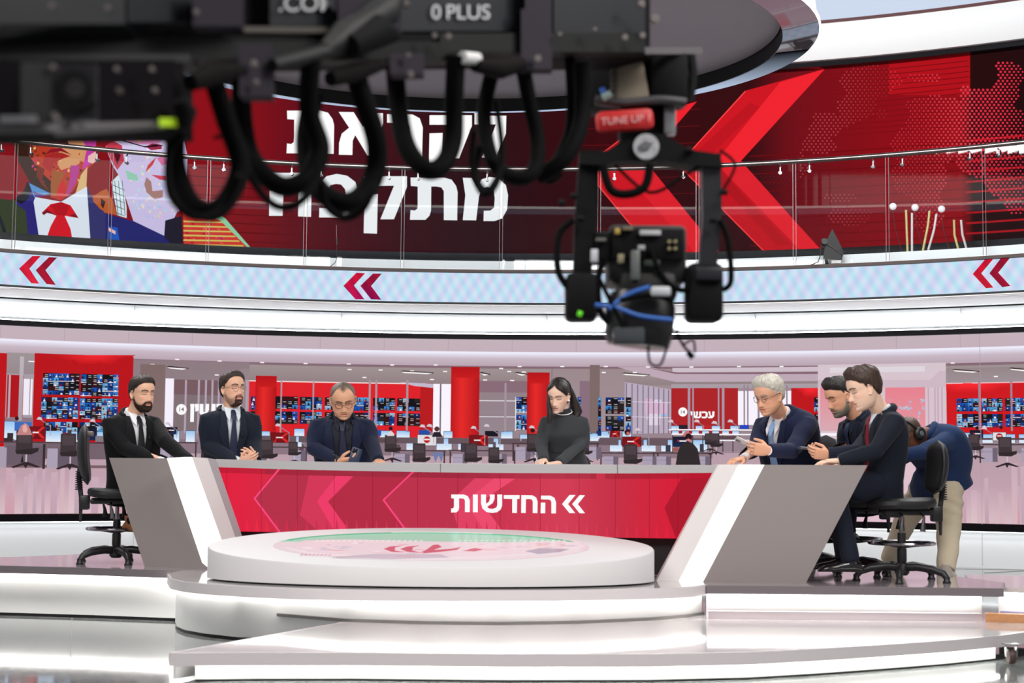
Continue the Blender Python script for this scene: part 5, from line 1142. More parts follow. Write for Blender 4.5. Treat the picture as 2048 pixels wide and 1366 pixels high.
    if hair and hair.get('T', 1):
        A_l, Zl = hair.get('al', HA), hair.get('z', HZ)
        def hf(p):
            al = math.atan2(abs(p.x), p.y + .01); zb_ = float(np.interp(al, A_l, Zl)); m_ = (p.z - zb_) / .022
            if m_ < -.05: return -.012
            T_ = hair['top'] * max(0, min(1, (p.z - .03) / .05)) + hair['side'] * (1 - max(0, min(1, (p.z - .03) / .05)))
            if p.y > .02: T_ += hair.get('front', 0) * max(0, min(1, (p.z - .06) / .03))
            if p.y < -.04: T_ += hair.get('back', 0)
            return -.012 + (.012 + T_) * min(1, max(0, m_ + .05))**.6
        shell(hf, 'hair', mat('hair_%d_%d_%d' % hair['col'], rgb(*hair['col']), .5, spec=.4, bump=.5, bscale=hair.get('bs', 90), var=.35), hair.get('noise', .0009))
    if beard and beard.get('T'):
        def bf(p):
            al = math.atan2(abs(p.x), p.y + .01); zt_b = float(np.interp(al, [0, .25, .5, .8, 1.1, 1.35, 1.5, 1.6], BZ))
            if p.y < 0 or p.z > zt_b: return -.012
            m_ = min(1, (zt_b - p.z) / (.018 if abs(p.x) > .03 else .006))
            if beard.get('goatee') and abs(p.x) > .030: return -.012
            if abs(p.x) < .021 and abs(p.z + .0725) < .0085: return -.006
            T_ = beard['T'] * (1.0 + .9 * max(0, min(1, (-.085 - p.z) / .03)))
            if al > .9: T_ *= .55
            return -.006 + (.006 + T_) * m_**.7
        shell(bf, 'beard', mat('beard_%d_%d_%d' % beard['col'], rgb(*beard['col']), .7, spec=.2, bump=.6, bscale=160, var=.4), .0009)
    # clothing
    M_coat = mat('wool_%d_%d_%d' % coat, rgb(*coat), .85, spec=.2, bump=.25, bscale=28, sheen=.06)
    cb = MB(); torso(cb, {'suit': -.30, 'dress': -.5, 'hoodie': -.26}[kind], .97, 1.06, 24)
    for s_k, (S0, S1, E, Wr) in sh.items():
        dfa = (Wr - E).normalized(); We = Wr + dfa * .006; r = 1.0 if not female else .80
        cb.tube([S0, S1, S1 * .72 + E * .28, S1 * .35 + E * .65, E, E * .62 + We * .38, We], [.074 * r, .070 * r, .063 * r, .057 * r, .055 * r, .049 * r, (.043 if not female else .05) * r], 22)
    cme = remesh(cb, .0075, 4 if kind != 'dress' else 14, .6)
    bm = bmesh.new(); bm.from_mesh(cme)
    # soft folds
    rng = random.Random(foldseed + 3); waves = [(Vector((rng.uniform(-1, 1), rng.uniform(-1, 1), rng.uniform(-1, 1))).normalized() * rng.uniform(22, 55), rng.uniform(0, 6)) for _ in range(7)]
    for v in bm.verts:
        n_ = v.normal; a = sum(math.sin(v.co.dot(k_) + ph_) for k_, ph_ in waves) / 7
        dE = min([(v.co - q[2]).length for q in sh.values()] or [1]); v.co += n_ * a * (.0035 + .006 * math.exp(-(dE / .09)**2))
    L_ = (N - hip).length; dirn = (N - hip).normalized()
    if kind == 'suit':
        dele = []
        for fc in bm.faces:
            c = fc.calc_center_median(); t = (c - hip).dot(dirn) / L_
            if t < -.2 or t > 1.1: continue
            u, ff = frame(min(1, max(0, t))); r_ = c - cen(t); s_ = r_.dot(rt)
            if r_.dot(ff) < td(min(1, t)) * .35: continue
            v_ = vw * max(0, (t - jopen)) / (1 - jopen) ** 1 if t > jopen else (.0 if jopen > .05 else 0)
            if jopen < 0: v_ = .03 + vw * max(0, t)
            if abs(s_) < v_ * 1.0: dele.append(fc)
        bmesh.ops.delete(bm, geom=dele, context='FACES')
    bm.to_mesh(cme); bm.free(); co_ = link(cme, coat_name, M_coat, root)
    if kind == 'suit':
        M_sh = mat('shirt_%d_%d_%d' % shirt, rgb(*shirt), .8, spec=.2, bump=.12, bscale=40)
        sb = MB(); torso(sb, -.1, .965, .965, 24); sb.build('shirt', M_sh, root)
        if collar:
            M_col = M_sh; cb2 = MB(); u0 = ((neck0 - nb).normalized() + frame(.9)[0]).normalized(); fn_ = (ft - u0 * ft.dot(u0)).normalized()
            for o_, rr in (((0, 0), 1),):
                rs = [(cen(.95) + fn_ * .002, rt * nr * 1.28, fn_ * nr * 1.26), (cen(.95) + u0 * .028, rt * nr * 1.16, fn_ * nr * 1.14), (cen(.95) + u0 * .048, rt * nr * 1.10, fn_ * nr * 1.08), (cen(.95) + u0 * .046, rt * nr * 1.02, fn_ * nr * 1.0)]
                cb2.loft(rs, 28)
            for s_ in (-1, 1):
                a0 = cen(.95) + u0 * .046 + fn_ * nr * 1.06 + rt * s_ * .008; a1 = cen(.95) + u0 * .044 + fn_ * nr * .55 + rt * s_ * nr * .98; a2 = surf(s_ * .050, .925, .010); a3 = surf(s_ * .030, .875, .015)
                cb2.prism([a0, a1, a2, a3], fn_ * .005)
            cb2.build('collar', M_col, root)
        # jacket collar round the back and lapels
        if lap:
            lb = MB()
            for s_ in (-1, 1):
                tb = max(jopen, .02) if jopen >= 0 else .0
                v = lambda t: (vw * max(0, t - jopen) / (1 - jopen)) if jopen >= 0 else .03 + vw * t
                K = [(.985, 0.060, .030), (.93, None, .034), (.87, None, .040), (.80, None, .047), (.74, None, .060), (.66, None, .050), (.5, None, .034), (.36, None, .022), (tb, None, .008)]
                K = [k for k in K if k[0] >= tb - .001]
                prev = None; vs = []
                for t, s0, w in K:
                    a = s0 if s0 is not None else max(.004, v(t)); a = min(a, tw(t) * .8); b = min(a + w * sw, tw(t) * .92); vs += [surf(s_ * a, t, .016), surf(s_ * b, t, .014 + .003), surf(s_ * b, t, .007), surf(s_ * a, t, .004)]
                m_ = len(K); fs = [(i * 4 + j, (i + 1) * 4 + j, (i + 1) * 4 + (j + 1) % 4, i * 4 + (j + 1) % 4) for i in range(m_ - 1) for j in range(4)] + [(0, 1, 2, 3), tuple(4 * m_ - 4 + j for j in range(4))]
                q_ = MB(); q_.add(vs, fs); q_.build('lapel', mat('lapel_%d_%d_%d' % coat, tuple(c * 1.12 for c in rgb(*coat)), .75, spec=.25, sheen=.05), co_)
            u0 = ((neck0 - nb).normalized() + frame(.9)[0]).normalized(); fn_ = (ft - u0 * ft.dot(u0)).normalized()
            q_ = MB(); pts = []
            for k in range(15):
                a = math.radians(-20 + 220 * k / 14) + math.pi; d_ = rt * math.cos(a) + fn_ * math.sin(a); base_ = cen(.95) + u0 * (.012 + .012 * max(0, -math.sin(a))); pts.append(base_ + d_ * nr * (1.42 + .1 * abs(math.cos(a))))
            q_.tube(pts, .014, 8, flat=1.6); q_.build('jacket_collar', M_coat, co_)
        if tie:
            tb_ = MB(); rs = []
            for t, w, o_ in ((.955, .014, .022), (.93, .019, .026), (.885, .014, .024), (.87, .013, .018), (.7, .022, .014), (.45, .031, .012), (.2, .036, .012), (.02, .036, .012)):
                u, ff = frame(t); rs.append((surf(0, t, o_), rt * w, ff * .006))
            kc = cen(.95) + u0 * .034 + fn_ * nr * 1.16 if collar else rs[0][0]; rs[0] = (kc, rt * .016, fn_ * .010); rs[1] = (kc * .45 + rs[1][0] * .55, rt * .020, fn_ * .013)
            tb_.loft(rs, 12, .6); tb_.build('tie', mat('tie_%d_%d_%d' % tie, rgb(*tie), .5, spec=.4, bump=.1, bscale=200), root)
        for s_k, (S0, S1, E, Wr) in sh.items():
            dfa = (Wr - E).normalized(); q_ = MB(); q_.tube([Wr - dfa * .05, Wr + dfa * .006], [.029, .0315], 16); q_.build('cuff', M_sh, root)
        q_ = MB(); c = surf(-.055 if face > -30 else .05, .72, .026); q_.tube([c - Vector((0, 0, .012)), c + Vector((0, 0, .012))], .006, 8); q_.build('lapel_microphone', M_blackm, root)
    if legs:
        M_tr = mat('trousers_%d_%d_%d' % (trousers or coat), rgb(*(trousers or coat)), .85, spec=.2, bump=.3, bscale=20, sheen=.05)
        lb = MB()
        for hp_, kn, an, toe in legs:
            ax_ = (an - kn).normalized(); lb.tube([hip * .4 + hp_ * .6 + Vector((0, 0, .02)), hp_, hp_ * .5 + kn * .5, kn, kn * .5 + an * .5, an - ax_ * .03, an], [v * legr for v in (.105, .098, .086, .070, .062, .055, .054)], 20)
        lb.loft([(hip + Vector((0, 0, -.09)), rt * .15, ft * .11), (hip, rt * .16, ft * .12), (hip + (N - hip) * .12, rt * .14, ft * .10)], 24)
        tme = remesh(lb, .009, 4, .6); bm = bmesh.new(); bm.from_mesh(tme)
        for v in bm.verts:
            a = sum(math.sin(v.co.dot(k_) * .9 + ph_) for k_, ph_ in waves) / 7; v.co += v.normal * (a * .008 + (.006 * math.sin(v.co.z * 70 + v.co.x * 30) * max(0, math.sin(v.co.z * 9)) if kind == 'hoodie' else 0))
        bm.to_mesh(tme); bm.free(); link(tme, 'trousers', M_tr, root)
        for hp_, kn, an, toe in legs:
            q_ = MB(); shoe(q_, an, toe); q_.build('shoe', mat('shoe_%d_%d_%d' % shoes, rgb(*shoes), .18 if sum(shoes) < 90 else .6, spec=.6, coat=.5 if sum(shoes) < 90 else 0), root)
    if glasses:
        M_gl = mat('spectacle_%d_%d_%d' % glasses['col'], rgb(*glasses['col']), .25, .6); q_ = MB(); rr = glasses.get('r', .021); e_ = glasses.get('e', 1.0); zc_ = glasses.get('z', -.004); yf_ = .098; t_ = glasses.get('t', .0016)
        for s_ in (-1, 1):
            ring = [Vector((s_ * (.032 + rr * math.copysign(abs(math.cos(a))**e_, math.cos(a))), yf_ - .012 * abs(rr * math.cos(a) * s_ + .01) / .03, zc_ + rr * glasses.get('h', .9) * math.copysign(abs(math.sin(a))**e_, math.sin(a)))) for a in [2 * math.pi * i / 28 for i in range(29)]]
            q_.tube([hw(p) for p in ring], t_, 6, caps=False)
            q_.tube([hw(Vector((s_ * (.032 + rr), yf_ - .012, zc_ + .006))), hw(Vector((s_ * .074 * fat, .06, .004))), hw(Vector((s_ * .078 * fat, -.01, .006))), hw(Vector((s_ * .075 * fat, -.03, -.01)))], t_ * 1.1, 6)
        q_.tube([hw(Vector((-.011, yf_, zc_ + .004))), hw(Vector((0, yf_ + .004, zc_ + .007))), hw(Vector((.011, yf_, zc_ + .004)))], t_, 6)
        q_.build('spectacles', M_gl, root)
    for o in COL.objects:
        if o.parent == root: o.data.transform(Matrix.Translation(-base))
        elif o.parent and o.parent.parent == root: o.data.transform(Matrix.Translation(-base))
    root['hm'] = 0; del root['hm']
    return root, hw, HM, surf, cen, frame
BZ = [-.049, -.051, -.072, -.070, -.052, -.012, -.03, -.2]
HA = [0, .4, .75, 1.0, 1.2, 1.38, 1.5, 1.75, 2.1, 2.6, 3.15]; HZ = [.074, .072, .056, .034, .028, -.006, .018, -.01, -.045, -.07, -.072]
BZ_unused = 0
def legs_seated(hip, face, knee_f=.46, spread=.12, foot_b=.02, drop=.42, footz=.27):
    fa = math.radians(face); ft = Vector((math.sin(fa), -math.cos(fa), 0)); rt = ft.cross(Vector((0, 0, 1))); out = []
    for s_ in (-1, 1):
        h = hip + rt * s_ * .09 + Vector((0, 0, -.02)); k = hip + ft * knee_f * .9 + rt * s_ * spread + Vector((0, 0, .0)); a = Vector((k.x, k.y, 0)) + ft * -foot_b; a.z = ZP + footz
        out.append((h, k, a, a + ft * .2 + Vector((0, 0, -.06))))
    return out
DK_ = (48, 34, 28)
# 1  man in black suit, far left
hip = P(268, 968, 11.15)
p1 = person('person', 'man in black suit and black tie with dark beard, eyes closed, seated at far left', P(285, 787, 11.02), 44, 4, 0, 'light', 1.0, 1.02, 1.0, 1.0,
    N=P(266, 827, 11.08), hip=hip, face=40, sw=1.04, stoop=.02,
    arms=[dict(side='R', el=P(250, 897, 10.95), wr=P(330, 925, 10.84), d=Vector((1, .1, -.05)), pn=Vector((0, .2, -1)), curl=.35),
          dict(side='L', el=P(332, 884, 11.0), wr=P(378, 922, 10.85), d=Vector((1, -.1, -.1)), pn=Vector((0, 0, -1)), curl=.35)],
    hair=dict(col=(44, 32, 27), top=.016, side=.006, front=.006, back=.004), beard=dict(col=(52, 36, 30), T=.004, stub=.85), brow=(48, 34, 28), coat=(16, 16, 19), shirt=(240, 240, 244), tie=(28, 28, 32), jopen=.02, vw=.062,
    legs=[(hip + Vector((.05, -.1, -.02)), P(330, 985, 10.85), P(262, 1046, 10.95), P(290, 1072, 10.8)), (hip + Vector((.1, .05, -.02)), P(350, 985, 11.1), P(300, 1050, 11.15), P(325, 1075, 11.0))], shoes=(150, 92, 44), trousers=(22, 21, 24), foldseed=1)
# 2  bearded man with round glasses
hip = P(455, 975, 11.35)
p2 = person('person', 'bearded man with round thin glasses and navy tie, hands together above the desk', P(466, 778, 11.2), 40, -4, 0, 'light', .99, 1.0, .98, 1.0,
    N=P(462, 817, 11.25), hip=hip, face=22, sw=1.02,
    arms=[dict(side='R', el=P(415, 893, 11.2), wr=P(480, 924, 10.98), d=Vector((.9, -.2, .25)), pn=Vector((.3, .6, .55)), curl=[.3, .35, .4, .5], thumb=.2, sc=.92),
          dict(side='L', el=P(509, 886, 11.25), wr=P(511, 922, 11.02), d=Vector((-.35, -.5, .4)), pn=Vector((-.6, .6, -.1)), curl=[.5, .5, .55, .6], thumb=.3, sc=.92)],
    hair=dict(col=(52, 38, 31), top=.018, side=.009, front=.008, back=.004, z=[.082, .080, .064, .036, .028, -.006, .018, -.01, -.045, -.07, -.072], al=HA), beard=dict(col=(66, 46, 38), stub=.5, T=.003, goatee=1), brow=(56, 40, 32), coat=(23, 30, 44), shirt=(224, 232, 238), tie=(38, 44, 72), jopen=.04, vw=.055,
    glasses=dict(col=(190, 150, 120), r=.022, t=.0013, h=1.0), legs=legs_seated(hip, 22, .38), foldseed=2)
# 3  man in dark shirt looking at phone
hip = P(688, 975, 11.2)
p3 = person('person', 'man with cropped hair and glasses in navy suit and dark shirt holding a phone', P(686, 799, 10.98), 10, 27, 4, 'warm', 1.03, 1.08, 1.06, 1.0,
    N=P(684, 832, 11.1), hip=hip, face=6, sw=1.12, depth=1.1, stoop=.03, roll_t=.0,
    arms=[dict(side='R', el=P(627, 897, 11.0), wr=P(678, 922, 10.86), d=Vector((1, -.15, .10)), pn=Vector((.1, .3, .9)), curl=[.5, .55, .6, .7], thumb=.7),
          dict(side='L', el=P(742, 884, 11.05), wr=P(757, 922, 10.80), d=Vector((.25, -1, -.15)), pn=Vector((0, 0, -1)), curl=.55)],
    hair=dict(col=(104, 92, 80), top=.004, side=.003, T=1, z=[.078, .094, .088, .040, .028, .0, .018, -.01, -.045, -.07, -.072], al=HA, scalp_amt=.6, noise=.0004), beard=dict(col=(150, 120, 104), stub=.25), brow=(84, 66, 54), coat=(24, 31, 56), shirt=(44, 46, 56), tie=(36, 42, 66), jopen=-.1, vw=.05,
    glasses=dict(col=(60, 44, 40), r=.023, t=.0017, e=.75, h=.72), legs=legs_seated(hip, 6, .34), foldseed=3)
# 4  woman writing
hip = P(1132, 940, 11.2)
p4 = person('person', 'dark haired woman in charcoal knitted dress writing at the desk', P(1117, 790, 11.0), -24, 24, -4, 'fair', .95, .90, .95, .85,
    N=P(1128, 824, 11.1), hip=hip, face=-8, sw=1.03, depth=.95, female=True, kind='dress', coat_name='dress', coat=(58, 60, 63), lip=(196, 112, 108), brow=(50, 34, 28),
    arms=[dict(side='R', el=P(1082, 886, 11.05), wr=P(1088, 921, 10.82), d=Vector((-.4, -.9, -.1)), pn=Vector((.1, 0, -1)), curl=[.7, .8, .9, 1.0], thumb=.7, sc=.9),
          dict(side='L', el=P(1168, 883, 11.1), wr=P(1118, 926, 10.82), d=Vector((-1, -.3, -.1)), pn=Vector((0, 0, -1)), curl=.4, sc=.9)],
    hair=dict(col=(34, 25, 23), top=.010, side=.010, back=.008, noise=.0005, al=[0, .15, .5, .9, 1.2, 1.4, 1.5, 1.75, 2.1, 2.6, 3.15], z=[.092, .080, .056, .02, -.005, .0, .016, -.02, -.09, -.11, -.11], bs=40), legs=legs_seated(P(1132, 975, 11.2), -8, .34), trousers=(50, 51, 54), foldseed=4)
# 5  silver haired man
hip = P(1580, 975, 10.95)
p5 = person('person', 'silver haired man in navy suit with pale blue tie holding a phone', P(1537, 790, 10.48), -50, 20, 0, 'warm', 1.03, 1.08, 1.06, 1.05,
    N=P(1561, 826, 10.62), hip=hip, face=-46, sw=1.13, depth=1.22, stoop=.05,
    arms=[dict(side='L', el=P(1583, 902, 10.36), wr=P(1538, 901, 10.22), d=Vector((-1, -.05, .10)), pn=Vector((.05, .95, .3)), curl=[.45, .55, .65, .75], thumb=.85, sc=1.08),
          dict(side='R', el=P(1512, 896, 10.62), wr=P(1487, 917, 10.38), d=Vector((-.8, -.5, -.15)), pn=Vector((0, 0, -1)), curl=.4)],
    hair=dict(col=(196, 190, 178), top=.020, side=.010, front=.012, back=.006, noise=.0016, bs=50), brow=(150, 140, 130), coat=(23, 30, 58), shirt=(240, 238, 242), tie=(150, 186, 232), jopen=.30, vw=.07,
    glasses=dict(col=(70, 62, 66), r=.021, t=.0016, e=.8, h=.75), legs=legs_seated(hip, -46, .38), foldseed=5)
# 6  man with greying beard, partly hidden
hip = P(1742, 975, 10.75)
p6 = person('person', 'man with black hair and greying beard in dark navy suit holding a phone, partly hidden', P(1680, 792, 10.45), -72, 24, 0, 'warm', 1.02, 1.02, 1.0, 1.0,
    N=P(1713, 832, 10.52), hip=hip, face=-64, sw=1.02, depth=1.05, stoop=.05,
    arms=[dict(side='L', el=P(1712, 905, 10.22), wr=P(1658, 909, 10.22), d=Vector((-1, -.05, .06)), pn=Vector((.05, .85, .5)), curl=[.45, .55, .65, .75], thumb=.85, sc=1.02),
          dict(side='R', el=P(1690, 900, 10.6), wr=P(1655, 908, 10.38), d=Vector((-1, -.2, .1)), pn=Vector((0, -.2, .9)), curl=.8)],
    hair=dict(col=(34, 29, 28), top=.018, side=.004, front=.020, al=HA, z=[.070, .070, .056, .045, .04, .01, .03, .0, -.03, -.055, -.06]), beard=dict(col=(132, 124, 112), stub=.75, T=.003), brow=(52, 40, 34), coat=(24, 30, 46), shirt=(40, 46, 60), tie=(44, 56, 88), jopen=.1, vw=.055,
    legs=legs_seated(hip, -64, .34), foldseed=6)
# 7  young man in front
hip = P(1762, 962, 10.1); kn = P(1672, 985, 9.92); kn2 = P(1668, 992, 10.35)
p7 = person('person', 'young man with brown hair, white collar and red tie leaning over the right desk wing', P(1727, 776, 9.9), -82, 22, 0, 'fair', 1.06, .95, .95, 1.1,
    N=P(1764, 822, 9.98), hip=hip, face=-80, sw=.92, depth=.90, stoop=.035,
    arms=[dict(side='L', el=P(1752, 902, 9.80), wr=P(1680, 922, 9.84), d=Vector((-1, .0, -.03)), pn=Vector((.1, .1, -1)), curl=.25),
          dict(side='R', el=P(1735, 907, 10.06), wr=P(1684, 925, 10.0), d=Vector((-1, 0, -.05)), pn=Vector((0, 0, -1)), curl=.4)],
    hair=dict(col=(58, 40, 32), top=.022, side=.012, front=.016, back=.006, noise=.0014, bs=50), brow=(66, 46, 36), coat=(23, 28, 40), shirt=(214, 224, 236), tie=(140, 30, 44), jopen=.3, vw=.055,
    legs=[(hip + Vector((-.06, -.09, -.03)), kn, P(1702, 1124, 9.86), P(1640, 1150, 9.86)), (hip + Vector((-.06, .09, -.03)), kn2, P(1690, 1120, 10.25), P(1640, 1140, 10.25))], trousers=(24, 28, 42), foldseed=7)
# 8  technician bending over, headphones on
hip = P(1878, 962, 11.3)
la, ra = P(1778, 1118, 11.9), P(1892, 1143, 10.9)
p8 = person('person', 'person in navy hoodie and beige cargo trousers bending over behind the right chair', P(1819, 867, 10.95), -66, 50, 0, 'dark', .98, 1.0, 1.0, 1.0,
    N=P(1846, 866, 11.1), hip=hip, face=-72, sw=1.12, depth=1.34, kind='hoodie', coat_name='hoodie', coat=(24, 43, 78), stoop=.10,
    arms=[dict(side='L', el=P(1842, 905, 10.8), wr=P(1798, 912, 10.75), d=Vector((-1, .1, -.2)), pn=Vector((0, .5, -.8)), curl=.7),
          dict(side='R', el=P(1822, 905, 11.35), wr=P(1790, 925, 11.2), d=Vector((-1, -.1, -.4)), pn=Vector((0, 0, -1)), curl=.7)],
    hair=dict(col=(70, 52, 40), top=.003, side=.002, noise=.0003, scalp_amt=.7), brow=(30, 20, 16), legs=[(hip + Vector((-.05, .12, -.03)), P(1812, 1040, 11.6), la, la + Vector((-.2, .02, -.03))), (hip + Vector((.03, -.10, -.02)), P(1898, 1062, 11.1), ra, ra + Vector((-.2, -.05, -.03)))],
    trousers=(196, 182, 158), legr=1.18, shoes=(200, 190, 180), foldseed=8)
# ------------------------------------------------------------------ things held or worn, woman's hair and jewellery
p4r, hw4, HM4, surf4, cen4, fr4 = p4
def under(root, o):
    o.data.transform(Matrix.Translation(-root.location)); return o
m_h4 = MATS['hair_34_25_23']
def lock(ps, nm='hair_lock'):
    mb = MB(); mb.loft([(P(x, y, Y), Vector((w, 0, 0)), Vector((0, d, 0))) for x, y, Y, w, d in ps], 18, .9)
    for i, v in enumerate(mb.v): v.x += .0012 * math.sin((i % 18) * 2.4)
    under(p4r, mb.build(nm, m_h4, p4r))
lock([(1104, 767, 11.0, .016, .03), (1098, 780, 11.0, .012, .04), (1096.5, 795, 11.0, .010, .045), (1097, 810, 10.98, .013, .04), (1100, 824, 10.95, .021, .028), (1100, 834, 10.94, .020, .02), (1098, 847, 10.94, .012, .012)])
lock([(1130, 765, 11.06, .025, .04), (1140, 780, 11.09, .024, .05), (1146, 795, 11.10, .026, .05), (1151, 812, 11.10, .036, .045), (1155, 824, 11.10, .036, .035), (1153, 833, 11.08, .022, .02)])
u_, f_ = fr4(.95); c_ = cen4(.97); rr4 = Vector((math.cos(math.radians(-8)), math.sin(math.radians(-8)), 0))
mb = MB(); up4 = (hw4(Vector((0, -.028, -.055))) - cen4(.96)).normalized(); mb.loft([(c_ - up4 * .03, rr4 * .085, f_ * .07), (c_ - up4 * .005, rr4 * .061, f_ * .058), (c_ + up4 * .03, rr4 * .052, f_ * .052), (c_ + up4 * .05, rr4 * .051, f_ * .051), (c_ + up4 * .05, rr4 * .046, f_ * .046)], 28)
under(p4r, mb.build('roll_neck', MATS['wool_58_60_63'], p4r))
mb = MB(); cc = c_ + up4 * .018
for k in range(44):
    a = 2 * math.pi * k / 44; mb.lathe(cc + rr4 * .060 * math.cos(a) + f_ * .063 * math.sin(a) - up4 * (.012 * max(0, math.sin(a))), [(.001, -.0045), (.0035, -.003), (.0045, 0), (.0035, .003), (.001, .0045)], 8)
o = mb.build('pearl_necklace', mat('pearl', rgb(245, 240, 236), .25, spec=.6), p4r); under(p4r, o)
mb = MB(); mb.lathe(hw4(Vector((-.078, -.002, -.040))), [(.001, -.007), (.006, -.004), (.007, 0), (.006, .004), (.001, .007)], 12); under(p4r, mb.build('earring', MATS['pearl'], p4r))
# waist seam
mb = MB(); pts = []
u, ff = fr4(.36)
for k in range(33):
    a = 2 * math.pi * k / 32; pts.append(cen4(.36) + rr4 * interp([(0, .131), (1, .131)], 0) * 1.03 * 1.06 * math.cos(a) + ff * .098 * math.sin(a))
mb.tube(pts, .003, 6, caps=False); under(p4r, mb.build('waist_seam', mat('seam_dark', rgb(44, 46, 49), .9), p4r))
# hood of the technician
p8r, hw8, HM8, surf8, cen8, fr8 = p8
mb = MB(); c8 = cen8(.94); u8, f8_ = fr8(.94); r8 = f8_.cross(Vector((0, 0, 1))).normalized()
mb.tube([c8 + (r8 * math.cos(a) * .088 + f8_ * math.sin(a) * .085) - f8_ * .01 + u8 * .01 * math.sin(a * 3) for a in [2 * math.pi * i / 24 for i in range(25)]], .027, 10, caps=False); under(p8r, mb.build('hood', MATS['wool_24_43_78'], p8r))
# headphones
hp_ = tag(empty('headphones', hw8(Vector((0, 0, .1)))), 'black headset worn by the bending technician', 'headphones'); hb = hp_.location.copy()
def hpart(nm, mb, m=M_ch):
    o = mb.build(nm, m, hp_); o.data.transform(Matrix.Translation(-hb)); return o
mb = MB(); mb.tube([hw8(Vector((.092 * math.cos(a), -.02, -.01 + .145 * math.sin(a)))) for a in [math.pi * i / 20 for i in range(21)]], .011, 8, flat=.6); hpart('headband', mb)
for s_ in (-1, 1):
    mb = MB(); ax_ = HM8 @ Vector((s_, 0, 0)); R_ = ax_.to_track_quat('Z', 'Y').to_matrix(); mb.lathe(hw8(Vector((s_ * .082, -.012, -.014))), [(.03, -.008), (.044, 0), (.045, .018), (.036, .028), (.03, .030), (.028, .026), (.001, .026)], 24, axis=R_); hpart('ear_cup', mb)
    mb = MB(); mb.lathe(hw8(Vector((s_ * .112, -.012, -.014))), [(.018, -.002), (.016, .002), (.001, .002)], 16, axis=R_); hpart('cap_ring', mb, mat('silver_grey_ring', rgb(120, 124, 130), .3, .6))
mb = MB(); mb.tube([hw8(Vector((-.09, 0, -.03))), hw8(Vector((-.082, .05, -.07))), hw8(Vector((-.05, .1, -.09)))], .0035, 6); hpart('microphone_boom', mb)
# phones and pen
def phone(label, c, long_, face_, L_=.150, Wd=.073, cols=((26, 27, 32), (60, 62, 70)), lens=True):
    r = tag(empty('phone', c), label, 'phone'); l = vn(long_); n_ = vn(Vector(face_) - l * Vector(face_).dot(l)); w = l.cross(n_); M_ = Matrix((w, l, n_)).transposed()
    mb = MB(); mb.box((0, 0, 0), (Wd, L_, .0085), M_, bev=.004); mb.build('case', mat('phone_%d' % cols[0][2], rgb(*cols[0]), .3), r)
    mb = MB(); mb.box(M_ @ Vector((0, 0, .0045)), (Wd - .008, L_ - .008, .001), M_); mb.build('screen', mat('phone_screen', rgb(150, 160, 175), .1, emis=rgb(190, 200, 215), es=.5), r)
    mb = MB(); mb.box(M_ @ Vector((.014, L_ / 2 - .024, -.006)), (.034, .034, .004), M_, bev=.002); mb.build('camera_bump', mat('phone_bump_%d' % cols[1][2], rgb(*cols[1]), .25, .5), r)
    for a, b in ((.006, .008), (.022, .008), (.014, -.008)):
        mb = MB(); mb.lathe(M_ @ Vector((a, L_ / 2 - .024 + b, -.0092)), [(.001, -.001), (.0062, -.001), (.0062, .001), (.001, .001)], 12, axis=M_); mb.build('camera_lens', M_black, r)
phone('dark blue phone held by the man in dark shirt', P(709, 917, 10.82), Vector((.25, .15, .9)), Vector((-.2, .9, .35)), cols=((38, 50, 78), (24, 30, 48)))
phone('dark phone with pale back held by the silver haired man', P(1492, 886, 10.25), Vector((-.86, .0, .42)), Vector((.45, .25, .85)), cols=((206, 202, 200), (150, 150, 155)))
phone('phone held nearly flat by the man with greying beard', P(1620, 898, 10.27), Vector((-.95, -.1, .12)), Vector((.1, .1, 1)), cols=((90, 92, 98), (170, 165, 160)))
a_, b_ = P(1066, 903, 10.72), P(1077, 926, 10.74)
pen = tag(empty('pen', b_), 'slim blue and white pen in the hand of the woman', 'pen')
mb = MB(); mb.cylr((0, 0, 0), (a_ - b_) * .75, .0035); mb.build('barrel', mat('pen_white', rgb(205, 215, 230), .3), pen)
mb = MB(); mb.cylr((a_ - b_) * .7, (a_ - b_) * 1.0, .0042); mb.build('cap', mat('pen_blue', rgb(40, 60, 130), .3), pen)
# small antennas on the balcony edge
def at_edge(px, R=8.83): a = ang(px, R); return cyl(a, R, z_(2.035))
an = tag(empty('paddle_antenna', at_edge(1655, 8.80)), 'black fin shaped paddle antenna clamped on the balcony edge at right', 'antenna'); ab = an.location.copy(); ya = ab.y - .02
g8 = [(165, 472), (250, 640), (235, 700), (100, 690), (108, 610), (85, 600), (85, 545), (130, 545)]
mb = MB(); q = [P(1620 + x / 3.69, 330 + y / 3.69, ya) - ab for x, y in g8]; mb.prism(q, (0, .014, 0)); mb.build('fin', mat('antenna_black', rgb(22, 22, 24), .6), an)
mb = MB(); a1, a2 = P(1620 + 125 / 3.69, 330 + 580 / 3.69, ya - .01) - ab, P(1620 + 242 / 3.69, 330 + 662 / 3.69, ya - .01) - ab; mb.cylr(a1, a2, .003); mb.build('element_rod', M_steel, an)
mb = MB(); k1 = P(1620 + 105 / 3.69, 330 + 565 / 3.69, ya - .03) - ab; mb.lathe(k1, [(.001, -.02), (.03, -.02), (.03, .02), (.001, .02)], 18, axis=Matrix.Rotation(math.pi / 2, 3, 'X')); mb.build('connector_boss', M_ch, an)
mb = MB(); mb.tube([P(1652, 518, ya) - ab, P(1653, 524, ya) - ab, Vector((0, 0, .0))], [.012, .016, .02], 10); mb.build('clamp', M_ch, an)
mb = MB(); mb.tube([P(1642, 492, ya - .02) - ab, P(1641, 510, ya - .02) - ab, P(1636, 524, ya - .02) - ab, P(1622, 530, ya - .01) - ab], .006, 6); mb.build('antenna_cable', M_blackm, an)
